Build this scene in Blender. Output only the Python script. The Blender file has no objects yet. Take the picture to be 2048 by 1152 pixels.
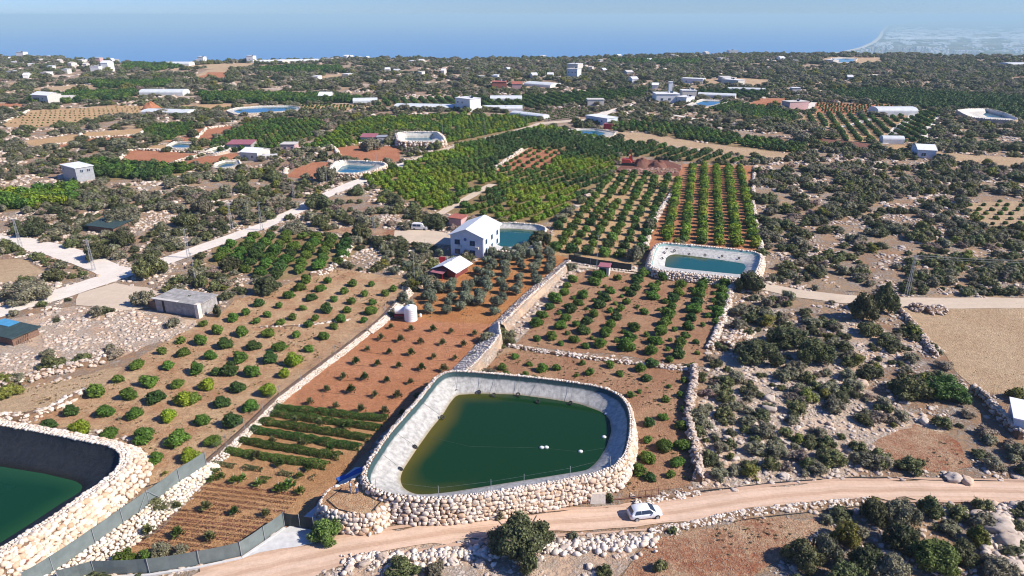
import bpy, bmesh, math, random
import numpy as np
from mathutils import Vector, Matrix
from mathutils.geometry import tessellate_polygon
random.seed(7); RNG = np.random.default_rng(7)
R = math.radians
scene = bpy.context.scene
COL = scene.collection

# ------------------------------------------------------------------ camera
H = 55.0; PITCH = R(21.8); FPX = 1365.0
cam_d = bpy.data.cameras.new('camera'); cam = bpy.data.objects.new('camera', cam_d); COL.objects.link(cam)
cam_d.sensor_width = 36.0; cam_d.lens = 36.0*FPX/2048; cam_d.clip_start = 0.5; cam_d.clip_end = 200000
cam.location = (0, 0, H); cam.rotation_euler = (R(90)-PITCH, 0, 0)
scene.camera = cam
# ------------------------------------------------------------------ sky, sun, exposure
SUN_EL = R(38); sd = Vector((1.0, -0.24, 0)).normalized(); SUN_AZ = math.atan2(sd.x, sd.y)
w = bpy.data.worlds.new('World'); scene.world = w; w.use_nodes = True
nt = w.node_tree; bg = nt.nodes['Background']; sky = nt.nodes.new('ShaderNodeTexSky')
sky.sky_type = 'NISHITA'; sky.sun_disc = False; sky.sun_elevation = SUN_EL; sky.sun_rotation = SUN_AZ
sky.air_density = 1.0; sky.dust_density = 0.05; sky.ozone_density = 4.0; sky.altitude = 300
tint = nt.nodes.new('ShaderNodeMix'); tint.data_type = 'RGBA'; tint.blend_type = 'MULTIPLY'; tint.inputs[0].default_value = 1.0; tint.inputs[7].default_value = (0.45, 0.645, 1.12, 1)
nt.links.new(sky.outputs[0], tint.inputs[6]); nt.links.new(tint.outputs[2], bg.inputs[0]); bg.inputs[1].default_value = 0.086
sl = bpy.data.lights.new('sun', 'SUN'); sl.energy = 4.7; sl.angle = R(0.53); sl.color = (1.0, 0.93, 0.84)
so = bpy.data.objects.new('sun', sl); COL.objects.link(so)
to_sun = Vector((sd.x*math.cos(SUN_EL), sd.y*math.cos(SUN_EL), math.sin(SUN_EL)))
so.rotation_euler = to_sun.to_track_quat('Z', 'Y').to_euler()
scene.view_settings.view_transform = 'Standard'; scene.view_settings.look = 'None'
scene.view_settings.exposure = 0.56; scene.view_settings.gamma = 1.0
scene.render.engine = 'CYCLES'
cy = scene.cycles; cy.max_bounces = 5; cy.diffuse_bounces = 2; cy.glossy_bounces = 2; cy.transmission_bounces = 2
cy.volume_bounces = 0; cy.transparent_max_bounces = 6; cy.use_denoising = True; cy.caustics_reflective = False; cy.caustics_refractive = False
try: cy.denoising_prefilter = 'ACCURATE'
except Exception: pass
HAZE_DENSITY = 0.00011
cy.filter_width = 1.05

# ------------------------------------------------------------------ mapping and small maths
CP, SP = math.cos(PITCH), math.sin(PITCH)
def P(px, py, z=0.0):
    a = (px-1024)/FPX; b = (576-py)/FPX
    d = (a, CP+b*SP, -SP+b*CP); t = (z-H)/d[2]
    return Vector((d[0]*t, d[1]*t, z))
def PL(pts, z=0.0): return [P(x, y, z) for x, y in pts]
def proj(X, Y, Z=0.0):
    dz = Z-H; depth = Y*CP-dz*SP; up = Y*SP+dz*CP
    return 1024+FPX*X/depth, 576-FPX*up/depth
def inpoly(px, py, poly):
    px = np.asarray(px, float); py = np.asarray(py, float); res = np.zeros(px.shape, bool); n = len(poly)
    for i in range(n):
        x0, y0 = poly[i]; x1, y1 = poly[(i+1) % n]
        if y0 == y1: continue
        c = ((y0 > py) != (y1 > py)) & (px < (x1-x0)*(py-y0)/(y1-y0)+x0)
        res ^= c
    return res
_tab = np.random.default_rng(3).random((256, 256))
def vnoise(x, y, s, seed=0):
    x = np.asarray(x, float)/s+seed*17.3; y = np.asarray(y, float)/s+seed*9.1
    i = np.floor(x).astype(int); j = np.floor(y).astype(int); fx = x-i; fy = y-j
    fx = fx*fx*(3-2*fx); fy = fy*fy*(3-2*fy); g = lambda a, b: _tab[a % 256, b % 256]
    return (g(i, j)*(1-fx)+g(i+1, j)*fx)*(1-fy)+(g(i, j+1)*(1-fx)+g(i+1, j+1)*fx)*fy
def resample(pts, step, closed=False):
    q = [Vector(p) for p in pts]
    if closed: q.append(q[0])
    out = []
    for a, b in zip(q[:-1], q[1:]):
        n = max(1, int((b-a).length/step))
        for k in range(n): out.append(a.lerp(b, k/n))
    if not closed: out.append(q[-1])
    return out
def resample_n(pts, n):
    q = [Vector(p) for p in pts]; L = [0]
    for a, b in zip(q[:-1], q[1:]): L.append(L[-1]+(b-a).length)
    out = []
    for k in range(n):
        s = L[-1]*k/(n-1); i = 0
        while i < len(L)-2 and L[i+1] < s: i += 1
        out.append(q[i].lerp(q[i+1], (s-L[i])/max(1e-6, L[i+1]-L[i])))
    return out
def polar(loop, n, c):
    """star-shaped loop resampled by angle round c"""
    q = resample(loop, 0.4, True); ang = np.array([math.atan2(p.y-c.y, p.x-c.x) for p in q])
    rad = np.array([math.hypot(p.x-c.x, p.y-c.y) for p in q]); o = np.argsort(ang); ang = ang[o]; rad = rad[o]
    ang = np.concatenate([ang-2*math.pi, ang, ang+2*math.pi]); rad = np.concatenate([rad]*3)
    th = np.linspace(-math.pi, math.pi, n, endpoint=False); r = np.interp(th, ang, rad)
    r = (np.roll(r, 1)+2*r+np.roll(r, -1))/4
    return [Vector((c.x+a*math.cos(t), c.y+a*math.sin(t), 0)) for a, t in zip(r, th)]
def offset_loop(loop, d):
    n = len(loop); out = []
    for i in range(n):
        t = loop[(i+1) % n]-loop[i-1]; nrm = Vector((t.y, -t.x, 0)).normalized(); out.append(loop[i]+nrm*d)
    return out
def ordn(k):
    return '%d%s' % (k, 'th' if 10 <= k % 100 <= 20 else {1: 'st', 2: 'nd', 3: 'rd'}.get(k % 10, 'th'))

# ------------------------------------------------------------------ objects
def tag(o, label=None, cat=None, group=None, kind=None):
    if label: o['label'] = label
    if cat: o['category'] = cat
    if group: o['group'] = group
    if kind: o['kind'] = kind
    return o
def thing(name, label, cat, loc=(0, 0, 0), rotz=0.0, group=None):
    o = bpy.data.objects.new(name, None); COL.objects.link(o); o.empty_display_size = 0.3
    o.location = loc; o.rotation_euler = (0, 0, rotz); return tag(o, label, cat, group)
def link(name, me, parent=None, loc=None):
    o = bpy.data.objects.new(name, me); COL.objects.link(o)
    if parent is not None: o.parent = parent
    if loc is not None: o.location = loc
    return o
def npmesh(name, V, F, mat=None, smooth=False, matidx=None):
    V = np.asarray(V, np.float32).reshape(-1, 3); me = bpy.data.meshes.new(name)
    if isinstance(F, np.ndarray):
        k = F.shape[1]; n = len(F); me.vertices.add(len(V)); me.vertices.foreach_set('co', V.ravel())
        me.loops.add(n*k); me.loops.foreach_set('vertex_index', F.astype(np.int32).ravel())
        me.polygons.add(n); me.polygons.foreach_set('loop_start', np.arange(0, n*k, k, dtype=np.int32))
        me.update(calc_edges=True)
    else:
        me.from_pydata([tuple(v) for v in V.tolist()], [], F); me.update()
    for m in (mat if isinstance(mat, (list, tuple)) else [mat]):
        if m: me.materials.append(m)
    if matidx is not None: me.polygons.foreach_set('material_index', np.asarray(matidx, np.int32))
    if smooth: me.polygons.foreach_set('use_smooth', np.ones(len(me.polygons), bool))
    return me
class MB:
    def __init__(s): s.v = []; s.f = []
    def quad(s, *p):
        n = len(s.v); s.v += [tuple(q) for q in p]; s.f.append(tuple(range(n, n+len(p)))); return s
    def hexa(s, b, t):
        n = len(s.v); k = len(b); s.v += [tuple(q) for q in b]+[tuple(q) for q in t]
        s.f.append(tuple(range(n+k-1, n-1, -1))); s.f.append(tuple(range(n+k, n+2*k)))
        for i in range(k):
            j = (i+1) % k; s.f.append((n+i, n+j, n+k+j, n+k+i))
        return s
    def box(s, x0, y0, z0, x1, y1, z1):
        return s.hexa([(x0, y0, z0), (x1, y0, z0), (x1, y1, z0), (x0, y1, z0)], [(x0, y0, z1), (x1, y0, z1), (x1, y1, z1), (x0, y1, z1)])
    def tube(s, a, b, r0, r1=None, n=6):
        a = Vector(a); b = Vector(b); r1 = r0 if r1 is None else r1; d = (b-a).normalized()
        u = d.orthogonal().normalized(); v = d.cross(u)
        ring = lambda c, r: [tuple(c+(u*math.cos(t)+v*math.sin(t))*r) for t in [2*math.pi*i/n for i in range(n)]]
        return s.hexa(ring(a, r0), ring(b, r1))
    def mesh(s, name, mat, smooth=False): return npmesh(name, s.v, s.f, mat, smooth)
    def part(s, name, mat, parent=None, smooth=False): return link(name, s.mesh(name, mat, smooth), parent)

# ------------------------------------------------------------------ materials
def new_mat(name, rough=0.9, spec=0.2):
    m = bpy.data.materials.new(name); m.use_nodes = True; b = m.node_tree.nodes['Principled BSDF']
    b.inputs['Roughness'].default_value = rough; b.inputs['Specular IOR Level'].default_value = spec
    return m, m.node_tree, b
def mixc(nt, fac, a, b, mode='MIX'):
    n = nt.nodes.new('ShaderNodeMix'); n.data_type = 'RGBA'; n.blend_type = mode
    for idx, val in ((0, fac), (6, a), (7, b)):
        if isinstance(val, bpy.types.NodeSocket): nt.links.new(val, n.inputs[idx])
        elif idx == 0: n.inputs[0].default_value = val
        else: n.inputs[idx].default_value = (*val[:3], 1)
    return n.outputs[2]
def noise(nt, vec, scale, detail=4, rough=0.6, out='Fac'):
    n = nt.nodes.new('ShaderNodeTexNoise'); n.inputs['Scale'].default_value = scale
    n.inputs['Detail'].default_value = detail; n.inputs['Roughness'].default_value = rough
    if vec is not None: nt.links.new(vec, n.inputs['Vector'])
    return n.outputs[out]
def voro(nt, vec, scale, out='Distance', feat='F1'):
    n = nt.nodes.new('ShaderNodeTexVoronoi'); n.feature = feat; n.inputs['Scale'].default_value = scale
    if vec is not None: nt.links.new(vec, n.inputs['Vector'])
    return n.outputs[out]
def ramp(nt, fac, *stops):
    n = nt.nodes.new('ShaderNodeValToRGB'); e = n.color_ramp.elements
    while len(e) < len(stops): e.new(0.5)
    for k, (p, c) in enumerate(stops):
        e[k].position = p; c = (c, c, c) if isinstance(c, (int, float)) else c; e[k].color = (*c[:3], 1)
    nt.links.new(fac, n.inputs[0]); return n.outputs[0]
def maprange(nt, v, a, b, c=0.0, d=1.0):
    n = nt.nodes.new('ShaderNodeMapRange'); nt.links.new(v, n.inputs[0])
    for i, q in enumerate((a, b, c, d)): n.inputs[i+1].default_value = q
    return n.outputs[0]
def math_(nt, op, a, b=0.0):
    n = nt.nodes.new('ShaderNodeMath'); n.operation = op
    for i, q in enumerate((a, b)):
        if isinstance(q, bpy.types.NodeSocket): nt.links.new(q, n.inputs[i])
        else: n.inputs[i].default_value = q
    return n.outputs[0]
def bump(nt, bsdf, h, strength=0.5, dist=0.1):
    n = nt.nodes.new('ShaderNodeBump'); n.inputs['Strength'].default_value = strength; n.inputs['Distance'].default_value = dist
    nt.links.new(h, n.inputs['Height']); nt.links.new(n.outputs[0], bsdf.inputs['Normal'])
def objco(nt): return nt.nodes.new('ShaderNodeTexCoord').outputs['Object']

def plain(name, c, rough=0.7, var=0.12, scale=1.5, metal=0.0, spec=0.3):
    m, nt, b = new_mat(name, rough, spec); v = objco(nt)
    n = noise(nt, v, scale, 5); c2 = tuple(x*(1-var*1.6) for x in c); c3 = tuple(min(1, x*(1+var)) for x in c)
    nt.links.new(ramp(nt, n, (0.3, c2), (0.7, c3)), b.inputs['Base Color']); b.inputs['Metallic'].default_value = metal
    return m
def leafmat(name, c, var=0.45, hue=0.03, rough=0.55, trans=True):
    m, nt, b = new_mat(name, rough, 0.25)
    g = nt.nodes.new('ShaderNodeNewGeometry'); oi = nt.nodes.new('ShaderNodeObjectInfo')
    v1 = maprange(nt, g.outputs['Random Per Island'], 0, 1, 1-var, 1+var*1.2)
    v2 = maprange(nt, oi.outputs['Random'], 0, 1, 0.78, 1.25)
    hs = nt.nodes.new('ShaderNodeHueSaturation'); hs.inputs['Color'].default_value = (*c, 1)
    nt.links.new(math_(nt, 'MULTIPLY', v1, v2), hs.inputs['Value'])
    r2 = math_(nt, 'FRACT', math_(nt, 'MULTIPLY', oi.outputs['Random'], 37.7))
    nt.links.new(maprange(nt, r2, 0, 1, 0.5-hue, 0.5+hue*0.6), hs.inputs['Hue'])
    nt.links.new(hs.outputs[0], b.inputs['Base Color'])
    if trans:
        tr = nt.nodes.new('ShaderNodeBsdfTranslucent'); mx = nt.nodes.new('ShaderNodeMixShader'); mx.inputs[0].default_value = 0.22
        nt.links.new(hs.outputs[0], tr.inputs[0]); nt.links.new(b.outputs[0], mx.inputs[1]); nt.links.new(tr.outputs[0], mx.inputs[2])
        nt.links.new(mx.outputs[0], nt.nodes['Material Output'].inputs[0])
    return m
def stonemat(name, cols, rough=0.9):
    m, nt, b = new_mat(name, rough, 0.2); g = nt.nodes.new('ShaderNodeNewGeometry'); v = objco(nt)
    oi = nt.nodes.new('ShaderNodeObjectInfo')
    rr = math_(nt, 'FRACT', math_(nt, 'ADD', g.outputs['Random Per Island'], math_(nt, 'MULTIPLY', oi.outputs['Random'], 7.31)))
    c = ramp(nt, rr, *[(k/(len(cols)-1), q) for k, q in enumerate(cols)])
    n = noise(nt, v, 3.0, 6, 0.65); c = mixc(nt, maprange(nt, n, 0.35, 0.75), c, (0.42, 0.30, 0.20), 'MULTIPLY')
    c2 = mixc(nt, 0.45, ramp(nt, rr, *[(k/(len(cols)-1), q) for k, q in enumerate(cols)]), c)
    nt.links.new(c2, b.inputs['Base Color']); bump(nt, b, n, 0.6, 0.08)
    return m
def soil(name, c1, c2, stone=(0.55, 0.48, 0.40), amt=0.3, fur=None, patch=9.0, furc=None):
    """c1 earth, c2 dry patches, stone specks; fur=(angle, period) furrow lines"""
    m, nt, b = new_mat(name, 0.95, 0.1); v = objco(nt)
    big = noise(nt, v, 1/patch, 4, 0.6); fine = noise(nt, v, 1.6, 6, 0.75)
    f = math_(nt, 'ADD', math_(nt, 'MULTIPLY', big, 0.6), math_(nt, 'MULTIPLY', fine, 0.45))
    c = mixc(nt, maprange(nt, f, 0.42, 0.62), c1, c2)
    if fur:
        mp = nt.nodes.new('ShaderNodeMapping'); mp.inputs['Rotation'].default_value = (0, 0, -fur[0]); nt.links.new(v, mp.inputs['Vector'])
        sx = nt.nodes.new('ShaderNodeSeparateXYZ'); nt.links.new(mp.outputs[0], sx.inputs[0])
        y = math_(nt, 'ADD', sx.outputs[1], math_(nt, 'MULTIPLY', noise(nt, v, 0.5, 2), 0.35))
        s = math_(nt, 'SINE', math_(nt, 'MULTIPLY', y, 2*math.pi/fur[1]))
        c = mixc(nt, maprange(nt, s, 0.1, 0.9, 0, 0.6), c, furc or tuple(q*0.55 for q in c1))
    vd = voro(nt, v, 2.6); nz = noise(nt, v, 0.35, 3)
    msk = math_(nt, 'MULTIPLY', maprange(nt, vd, 0.26, 0.14), maprange(nt, nz, 0.62-amt*0.5, 0.72-amt*0.3))
    msk = math_(nt, 'MULTIPLY', msk, min(1.0, 0.35+amt))
    c = mixc(nt, msk, c, stone)
    grain = noise(nt, v, 5.0, 3, 0.7); c = mixc(nt, 0.7, c, ramp(nt, grain, (0.34, 0.42), (0.62, 1.0)), 'MULTIPLY'); c = mixc(nt, 0.5, c, ramp(nt, noise(nt, v, 0.9, 5, 0.75), (0.40, 0.62), (0.60, 1.0)), 'MULTIPLY')
    nt.links.new(c, b.inputs['Base Color']); bump(nt, b, math_(nt, 'ADD', math_(nt, 'ADD', fine, grain), msk), 0.9, 0.28)
    return m
def rockground(name, dirt, dry, rock, amt=0.5):
    m, nt, b = new_mat(name, 0.95, 0.1); v = objco(nt)
    big = noise(nt, v, 0.035, 5, 0.65); mid = noise(nt, v, 0.22, 6, 0.7); fine = noise(nt, v, 1.8, 6, 0.75)
    c = mixc(nt, maprange(nt, big, 0.38, 0.6), dirt, dry)
    mk = math_(nt, 'ADD', math_(nt, 'MULTIPLY', mid, 0.55), math_(nt, 'MULTIPLY', fine, 0.45))
    mk = maprange(nt, mk, 0.60-0.2*amt, 0.68-0.15*amt)
    vv = nt.nodes.new('ShaderNodeVectorMath'); vv.operation = 'ADD'; sc_ = nt.nodes.new('ShaderNodeVectorMath'); sc_.operation = 'SCALE'; sc_.inputs['Scale'].default_value = 1.3
    nt.links.new(noise(nt, v, 1.0, 4, 0.7, 'Color'), sc_.inputs[0]); nt.links.new(v, vv.inputs[0]); nt.links.new(sc_.outputs[0], vv.inputs[1])
    crev_shade = maprange(nt, voro(nt, vv.outputs[0], 1.5, feat='DISTANCE_TO_EDGE'), 0.0, 0.12, 0.5, 1.0)  # crevice shadows painted as dark lines into the rock colour
    rc = mixc(nt, 1.0, mixc(nt, fine, tuple(q*0.72 for q in rock), rock), crev_shade, 'MULTIPLY')
    c = mixc(nt, mk, c, rc)
    nt.links.new(c, b.inputs['Base Color']); bump(nt, b, math_(nt, 'ADD', math_(nt, 'MULTIPLY', mk, crev_shade), fine), 0.8, 0.35)
    return m
M = {}
M['ground'] = rockground('rocky ground', (0.34, 0.20, 0.115), (0.42, 0.285, 0.17), (0.60, 0.52, 0.44), 0.62)
M['rubble'] = rockground('pale rubble ground', (0.56, 0.37, 0.24), (0.66, 0.50, 0.355), (0.80, 0.68, 0.56), 0.7)
M['soil_gold'] = soil('golden dry orchard soil', (0.56, 0.30, 0.155), (0.72, 0.49, 0.28), (0.62, 0.50, 0.38), 0.45, patch=5)
M['soil_red'] = soil('red ploughed soil', (0.56, 0.23, 0.105), (0.66, 0.31, 0.16), (0.50, 0.30, 0.20), 0.55)
M['soil_red_far'] = soil('red brown soil', (0.54, 0.21, 0.11), (0.62, 0.28, 0.15), (0.50, 0.30, 0.20), 0.3)
M['soil_vine'] = soil('orange brown vine soil', (0.52, 0.27, 0.12), (0.64, 0.37, 0.18), (0.50, 0.36, 0.24), 0.1)
M['soil_olive'] = soil('orange soil under olives', (0.56, 0.23, 0.085), (0.62, 0.30, 0.12), (0.50, 0.36, 0.24), 0.1, patch=6)
M['soil_brown'] = soil('brown orchard soil', (0.44, 0.225, 0.125), (0.55, 0.33, 0.19), (0.50, 0.36, 0.26), 0.25, patch=7)
M['soil_tan'] = soil('straw coloured field', (0.60, 0.41, 0.24), (0.68, 0.49, 0.30), (0.50, 0.40, 0.28), 0.1)
M['soil_gold_far'] = soil('golden young orchard soil', (0.62, 0.38, 0.19), (0.70, 0.47, 0.25), (0.5, 0.4, 0.28), 0.1)
M['soil_green'] = soil('olive brown orchard floor', (0.30, 0.20, 0.09), (0.46, 0.33, 0.17), (0.45, 0.36, 0.26), 0.1, patch=12)  # olive brown soil under the denser groves
M['soil_maroon'] = soil('maroon turned earth', (0.26, 0.105, 0.075), (0.30, 0.15, 0.11), (0.50, 0.36, 0.30), 0.3)
M['soil_greybrown'] = soil('grey brown vineyard soil', (0.28, 0.20, 0.15), (0.34, 0.25, 0.19), (0.4, 0.33, 0.27), 0.1, fur=(R(20), 5.0))
M['soil_scrape'] = soil('scraped red and straw ground', (0.42, 0.17, 0.09), (0.62, 0.42, 0.26), (0.55, 0.45, 0.36), 0.5, patch=5)
def roadmat(name, c, ang, stripes=0.25):
    m, nt, b = new_mat(name, 0.95, 0.1); v = objco(nt)
    n = noise(nt, v, 0.25, 6, 0.7); f = noise(nt, v, 2.5, 5, 0.7)
    col = mixc(nt, maprange(nt, n, 0.35, 0.65), tuple(q*0.84 for q in c), c)
    mp = nt.nodes.new('ShaderNodeMapping'); mp.inputs['Rotation'].default_value = (0, 0, -ang); mp.inputs['Scale'].default_value = (0.06, 1.3, 1); nt.links.new(v, mp.inputs['Vector'])
    st = noise(nt, mp.outputs[0], 1.0, 3); col = mixc(nt, stripes, col, ramp(nt, st, (0.35, tuple(q*0.75 for q in c)), (0.6, c)))
    col = mixc(nt, 0.3, col, ramp(nt, f, (0.3, 0.5), (0.7, 1.0)), 'MULTIPLY')
    nt.links.new(col, b.inputs['Base Color']); bump(nt, b, f, 0.4, 0.08); return m
M['road'] = roadmat('packed pink dirt road', (0.72, 0.505, 0.355), R(8), 0.45)
M['whiteroad'] = roadmat('white crushed stone road', (0.84, 0.75, 0.64), R(30), 0.15)
M['tanroad'] = roadmat('tan dirt track', (0.68, 0.55, 0.41), R(-10))
M['concrete'] = plain('pale concrete', (0.60, 0.59, 0.57), 0.9, 0.1)
M['oldconc'] = plain('weathered concrete', (0.36, 0.34, 0.32), 0.95, 0.25, 1.2)
M['rim_stone'] = stonemat('white rim stones', [(0.80, 0.72, 0.62), (0.71, 0.61, 0.50), (0.84, 0.77, 0.68), (0.60, 0.49, 0.38)])
M['wall_stone'] = stonemat('pinkish limestone blocks', [(0.74, 0.62, 0.50), (0.80, 0.71, 0.60), (0.62, 0.42, 0.27), (0.77, 0.66, 0.54), (0.68, 0.52, 0.38), (0.82, 0.74, 0.64), (0.78, 0.68, 0.57)])
M['maroon_stone'] = stonemat('maroon spoil rock', [(0.36, 0.18, 0.14), (0.46, 0.27, 0.22), (0.30, 0.14, 0.10), (0.50, 0.36, 0.30)])
M['cream_stone'] = stonemat('cream limestone boulders', [(0.80, 0.72, 0.60), (0.70, 0.57, 0.40), (0.82, 0.77, 0.70), (0.76, 0.68, 0.56)])
M['field_stone'] = stonemat('field stones', [(0.58, 0.49, 0.40), (0.72, 0.62, 0.52), (0.46, 0.39, 0.33), (0.62, 0.47, 0.35), (0.56, 0.49, 0.42)])
M['earth_core'] = plain('earth fill darkened for gap shade', (0.24, 0.15, 0.09), 0.95, 0.3, 2)  # earth brown darkened to paint shade into the gaps between stones
M['citrus'] = leafmat('citrus leaves', (0.092, 0.165, 0.022), 0.5)
M['citrus_dark'] = leafmat('dark citrus leaves', (0.055, 0.105, 0.022), 0.5)
M['citrus_bright'] = leafmat('bright citrus leaves', (0.17, 0.25, 0.018), 0.45)
M['olive'] = leafmat('grey olive leaves', (0.155, 0.175, 0.110), 0.45)
M['scrub_dark'] = leafmat('dark scrub leaves', (0.092, 0.100, 0.042), 0.6)
M['scrub_grey'] = leafmat('grey green scrub leaves', (0.200, 0.190, 0.115), 0.5)
M['scrub_green'] = leafmat('olive green scrub leaves', (0.135, 0.148, 0.055), 0.6)
M['scrub_yellow'] = leafmat('yellow green scrub leaves', (0.18, 0.185, 0.035), 0.45)
M['scrub_dry'] = leafmat('dry twiggy scrub', (0.30, 0.235, 0.17), 0.4)
M['fig'] = leafmat('fig leaves', (0.105, 0.165, 0.036), 0.45)
M['vine'] = leafmat('vine hedge leaves', (0.070, 0.135, 0.022), 0.5)
M['seedling'] = leafmat('purplish seedling rows', (0.17, 0.075, 0.05), 0.4)
M['bark'] = plain('grey brown bark', (0.16, 0.12, 0.09), 0.95, 0.3, 6)
M['white'] = plain('white paint', (0.74, 0.73, 0.71), 0.6, 0.05)
M['whitemetal'] = plain('white sheet roof', (0.82, 0.82, 0.81), 0.45, 0.06, 0.6)
M['offwhite'] = plain('off white plaster', (0.60, 0.56, 0.50), 0.8, 0.1)
M['bluewhite'] = plain('pale plaster wall', (0.62, 0.66, 0.70), 0.8, 0.08)
M['glass'] = plain('dark window glass', (0.03, 0.05, 0.09), 0.15, 0.1, spec=0.6)
M['blueframe'] = plain('blue window frame', (0.07, 0.14, 0.30), 0.5)
M['redpaint'] = plain('red painted metal', (0.45, 0.03, 0.05), 0.5)
M['hutwall'] = plain('dull dark red boards', (0.20, 0.05, 0.045), 0.8)
M['maroon'] = plain('maroon sheet roof', (0.36, 0.13, 0.15), 0.6, 0.15)
M['pink'] = plain('pink plaster', (0.56, 0.36, 0.34), 0.8)
M['redroof'] = plain('red brick and tile', (0.40, 0.13, 0.09), 0.8, 0.2)
M['metal'] = plain('galvanised metal', (0.40, 0.41, 0.42), 0.6, 0.1, metal=0.3)
M['dark'] = plain('dark opening', (0.035, 0.033, 0.03), 0.8)
M['black'] = plain('black plastic pipe', (0.03, 0.03, 0.03), 0.6)
M['rust'] = plain('rusty brown pipe', (0.22, 0.10, 0.07), 0.8, 0.2)
M['tarp_blue'] = plain('blue tarpaulin', (0.08, 0.30, 0.50), 0.6)
M['tarp_teal'] = plain('faded teal tarpaulin', (0.045, 0.075, 0.072), 0.7, 0.2)
M['wood'] = plain('brown planks', (0.22, 0.13, 0.09), 0.9, 0.3, 5)
M['tank'] = plain('white polyethylene tank', (0.80, 0.79, 0.77), 0.5, 0.03)
M['shadecloth'] = plain('grey green shade cloth', (0.17, 0.20, 0.19), 0.9, 0.12, 0.8)
M['darkcloth'] = plain('dark shade cloth', (0.05, 0.055, 0.05), 0.9, 0.12)
M['greenhouse'] = plain('milky greenhouse film', (0.66, 0.68, 0.66), 0.5, 0.08, 0.4)
M['skin'] = plain('skin', (0.45, 0.27, 0.19), 0.6)
M['hair'] = plain('dark hair', (0.03, 0.02, 0.015), 0.7)

# ------------------------------------------------------------------ ground sheets
NSH = [0]
def sheet(name, poly_px, mat, level=1, z=0.0, jit=0.7, step=1.8, kind='structure', world=False):
    w = [Vector(p) for p in poly_px] if world else PL(poly_px)
    d = np.mean([p.y for p in w]); step = max(step, d*0.02)
    if name == 'field' and level == 1: level = 2
    q = resample(w, step, True); a = jit*max(1, d/120)
    q = [p+Vector(((vnoise(p.x, p.y, step*1.3, 3)-0.5)*2*a, (vnoise(p.x, p.y, step*1.3, 8)-0.5)*2*a, 0)) for p in q]
    NSH[0] += 1; zz = z+0.02*level*(1 if d < 400 else 3)+0.0006*NSH[0]*0.2
    q = [Vector((p.x, p.y, zz)) for p in q]
    tri = tessellate_polygon([q]); F = []
    for t in tri:
        A, B, C = q[t[0]], q[t[1]], q[t[2]]
        F.append(t if (B-A).cross(C-A).z > 0 else (t[0], t[2], t[1]))
    o = link(name, npmesh(name, [tuple(p) for p in q], F, mat)); o['kind'] = kind
    return o
EXC = []          # pixel polygons where no wild scrub grows
def field(poly, mat, name='field', level=1, **k):
    EXC.append(poly); return sheet(name, poly, M[mat], level, **k)
def strip_poly(cl, widths):
    """closed polygon in pixels around a pixel centre line, widths in metres"""
    w = PL(cl); L = []; Rr = []
    for i, p in enumerate(w):
        t = (w[min(i+1, len(w)-1)]-w[max(i-1, 0)]); n = Vector((-t.y, t.x, 0)).normalized()*(widths if isinstance(widths, (int, float)) else widths[i])/2
        L.append(p+n); Rr.append(p-n)
    return [proj(p.x, p.y) for p in L]+[proj(p.x, p.y) for p in reversed(Rr)]

edge_px = [(-120, 112), (0, 112), (60, 110), (150, 117), (240, 124), (330, 127), (512, 122), (650, 118), (760, 115), (900, 118), (1024, 117), (1150, 116), (1250, 112), (1400, 108), (1536, 107), (1700, 106), (1800, 107), (1900, 111), (2048, 112), (2180, 112)]
ew = PL([(x, y+1.5) for x, y in edge_px])
V = [(-900, -60, 0), (900, -60, 0)]; 
lo = [tuple(p) for p in ew]; far1 = [(p.x*1.6, p.y*1.25+60, -45) for p in ew]; far2 = [(p.x*2.5, p.y+1900, -256) for p in ew]
n = len(lo); Vn = V+lo+far1+far2
gp = [Vector((-1500, -60, 0))]+[Vector((-1500, lo[0][1], 0))]+[Vector(p) for p in lo]+[Vector((1500, lo[-1][1], 0))]+[Vector((1500, -60, 0))]
tri = tessellate_polygon([gp]); F = []
for t in tri:
    A, B, C = gp[t[0]], gp[t[1]], gp[t[2]]; F.append(t if (B-A).cross(C-A).z > 0 else (t[0], t[2], t[1]))
Vs = [tuple(p) for p in gp]; b0 = len(Vs)
ring0 = [tuple(p) for p in gp[1:-1]]; m_ = len(ring0)
r1 = [(p[0]*1.3, p[1]*1.1+60, -45) for p in ring0]; r2 = [(p[0]*1.6, p[1]+1700, -256) for p in ring0]
Vs += r1+r2
for i in range(m_-1):
    F.append((1+i+1, 1+i, b0+i, b0+i+1)); F.append((b0+i+1, b0+i, b0+m_+i, b0+m_+i+1))
g = link('ground', npmesh('ground', Vs, F, M['ground'])); g['kind'] = 'structure'

# sea and coastal plain
m, nt, b = new_mat('sea water', 0.28, 0.5); v = objco(nt); b.inputs['Base Color'].default_value = (0.004, 0.16, 0.46, 1)
bump(nt, b, noise(nt, v, 0.02, 5, 0.6), 0.3, 3.0); M['sea'] = m
SEA = -250.0
s = MB().quad((-90000, -3000, SEA), (90000, -3000, SEA), (90000, 90000, SEA), (-90000, 90000, SEA)).part('sea', M['sea']); s['kind'] = 'structure'
m, nt, b = new_mat('hazy coastal plain', 0.95, 0.1); v = objco(nt)
c = mixc(nt, maprange(nt, noise(nt, v, 0.0012, 5, 0.65), 0.42, 0.6), (0.07, 0.09, 0.06), (0.20, 0.18, 0.13))
mp = nt.nodes.new('ShaderNodeMapping'); mp.inputs['Scale'].default_value = (0.006, 0.0022, 1); nt.links.new(v, mp.inputs['Vector'])
c = mixc(nt, maprange(nt, noise(nt, mp.outputs[0], 1.0, 6, 0.8), 0.56, 0.62, 0, 0.95), c, (0.80, 0.80, 0.78)); nt.links.new(c, b.inputs['Base Color']); M['plain'] = m
coast = [(1560, 118), (1640, 111), (1690, 104), (1730, 95), (1752, 85), (1764, 74), (1768, 62), (1778, 52), (1830, 44), (1950, 40), (2200, 37)]
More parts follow.
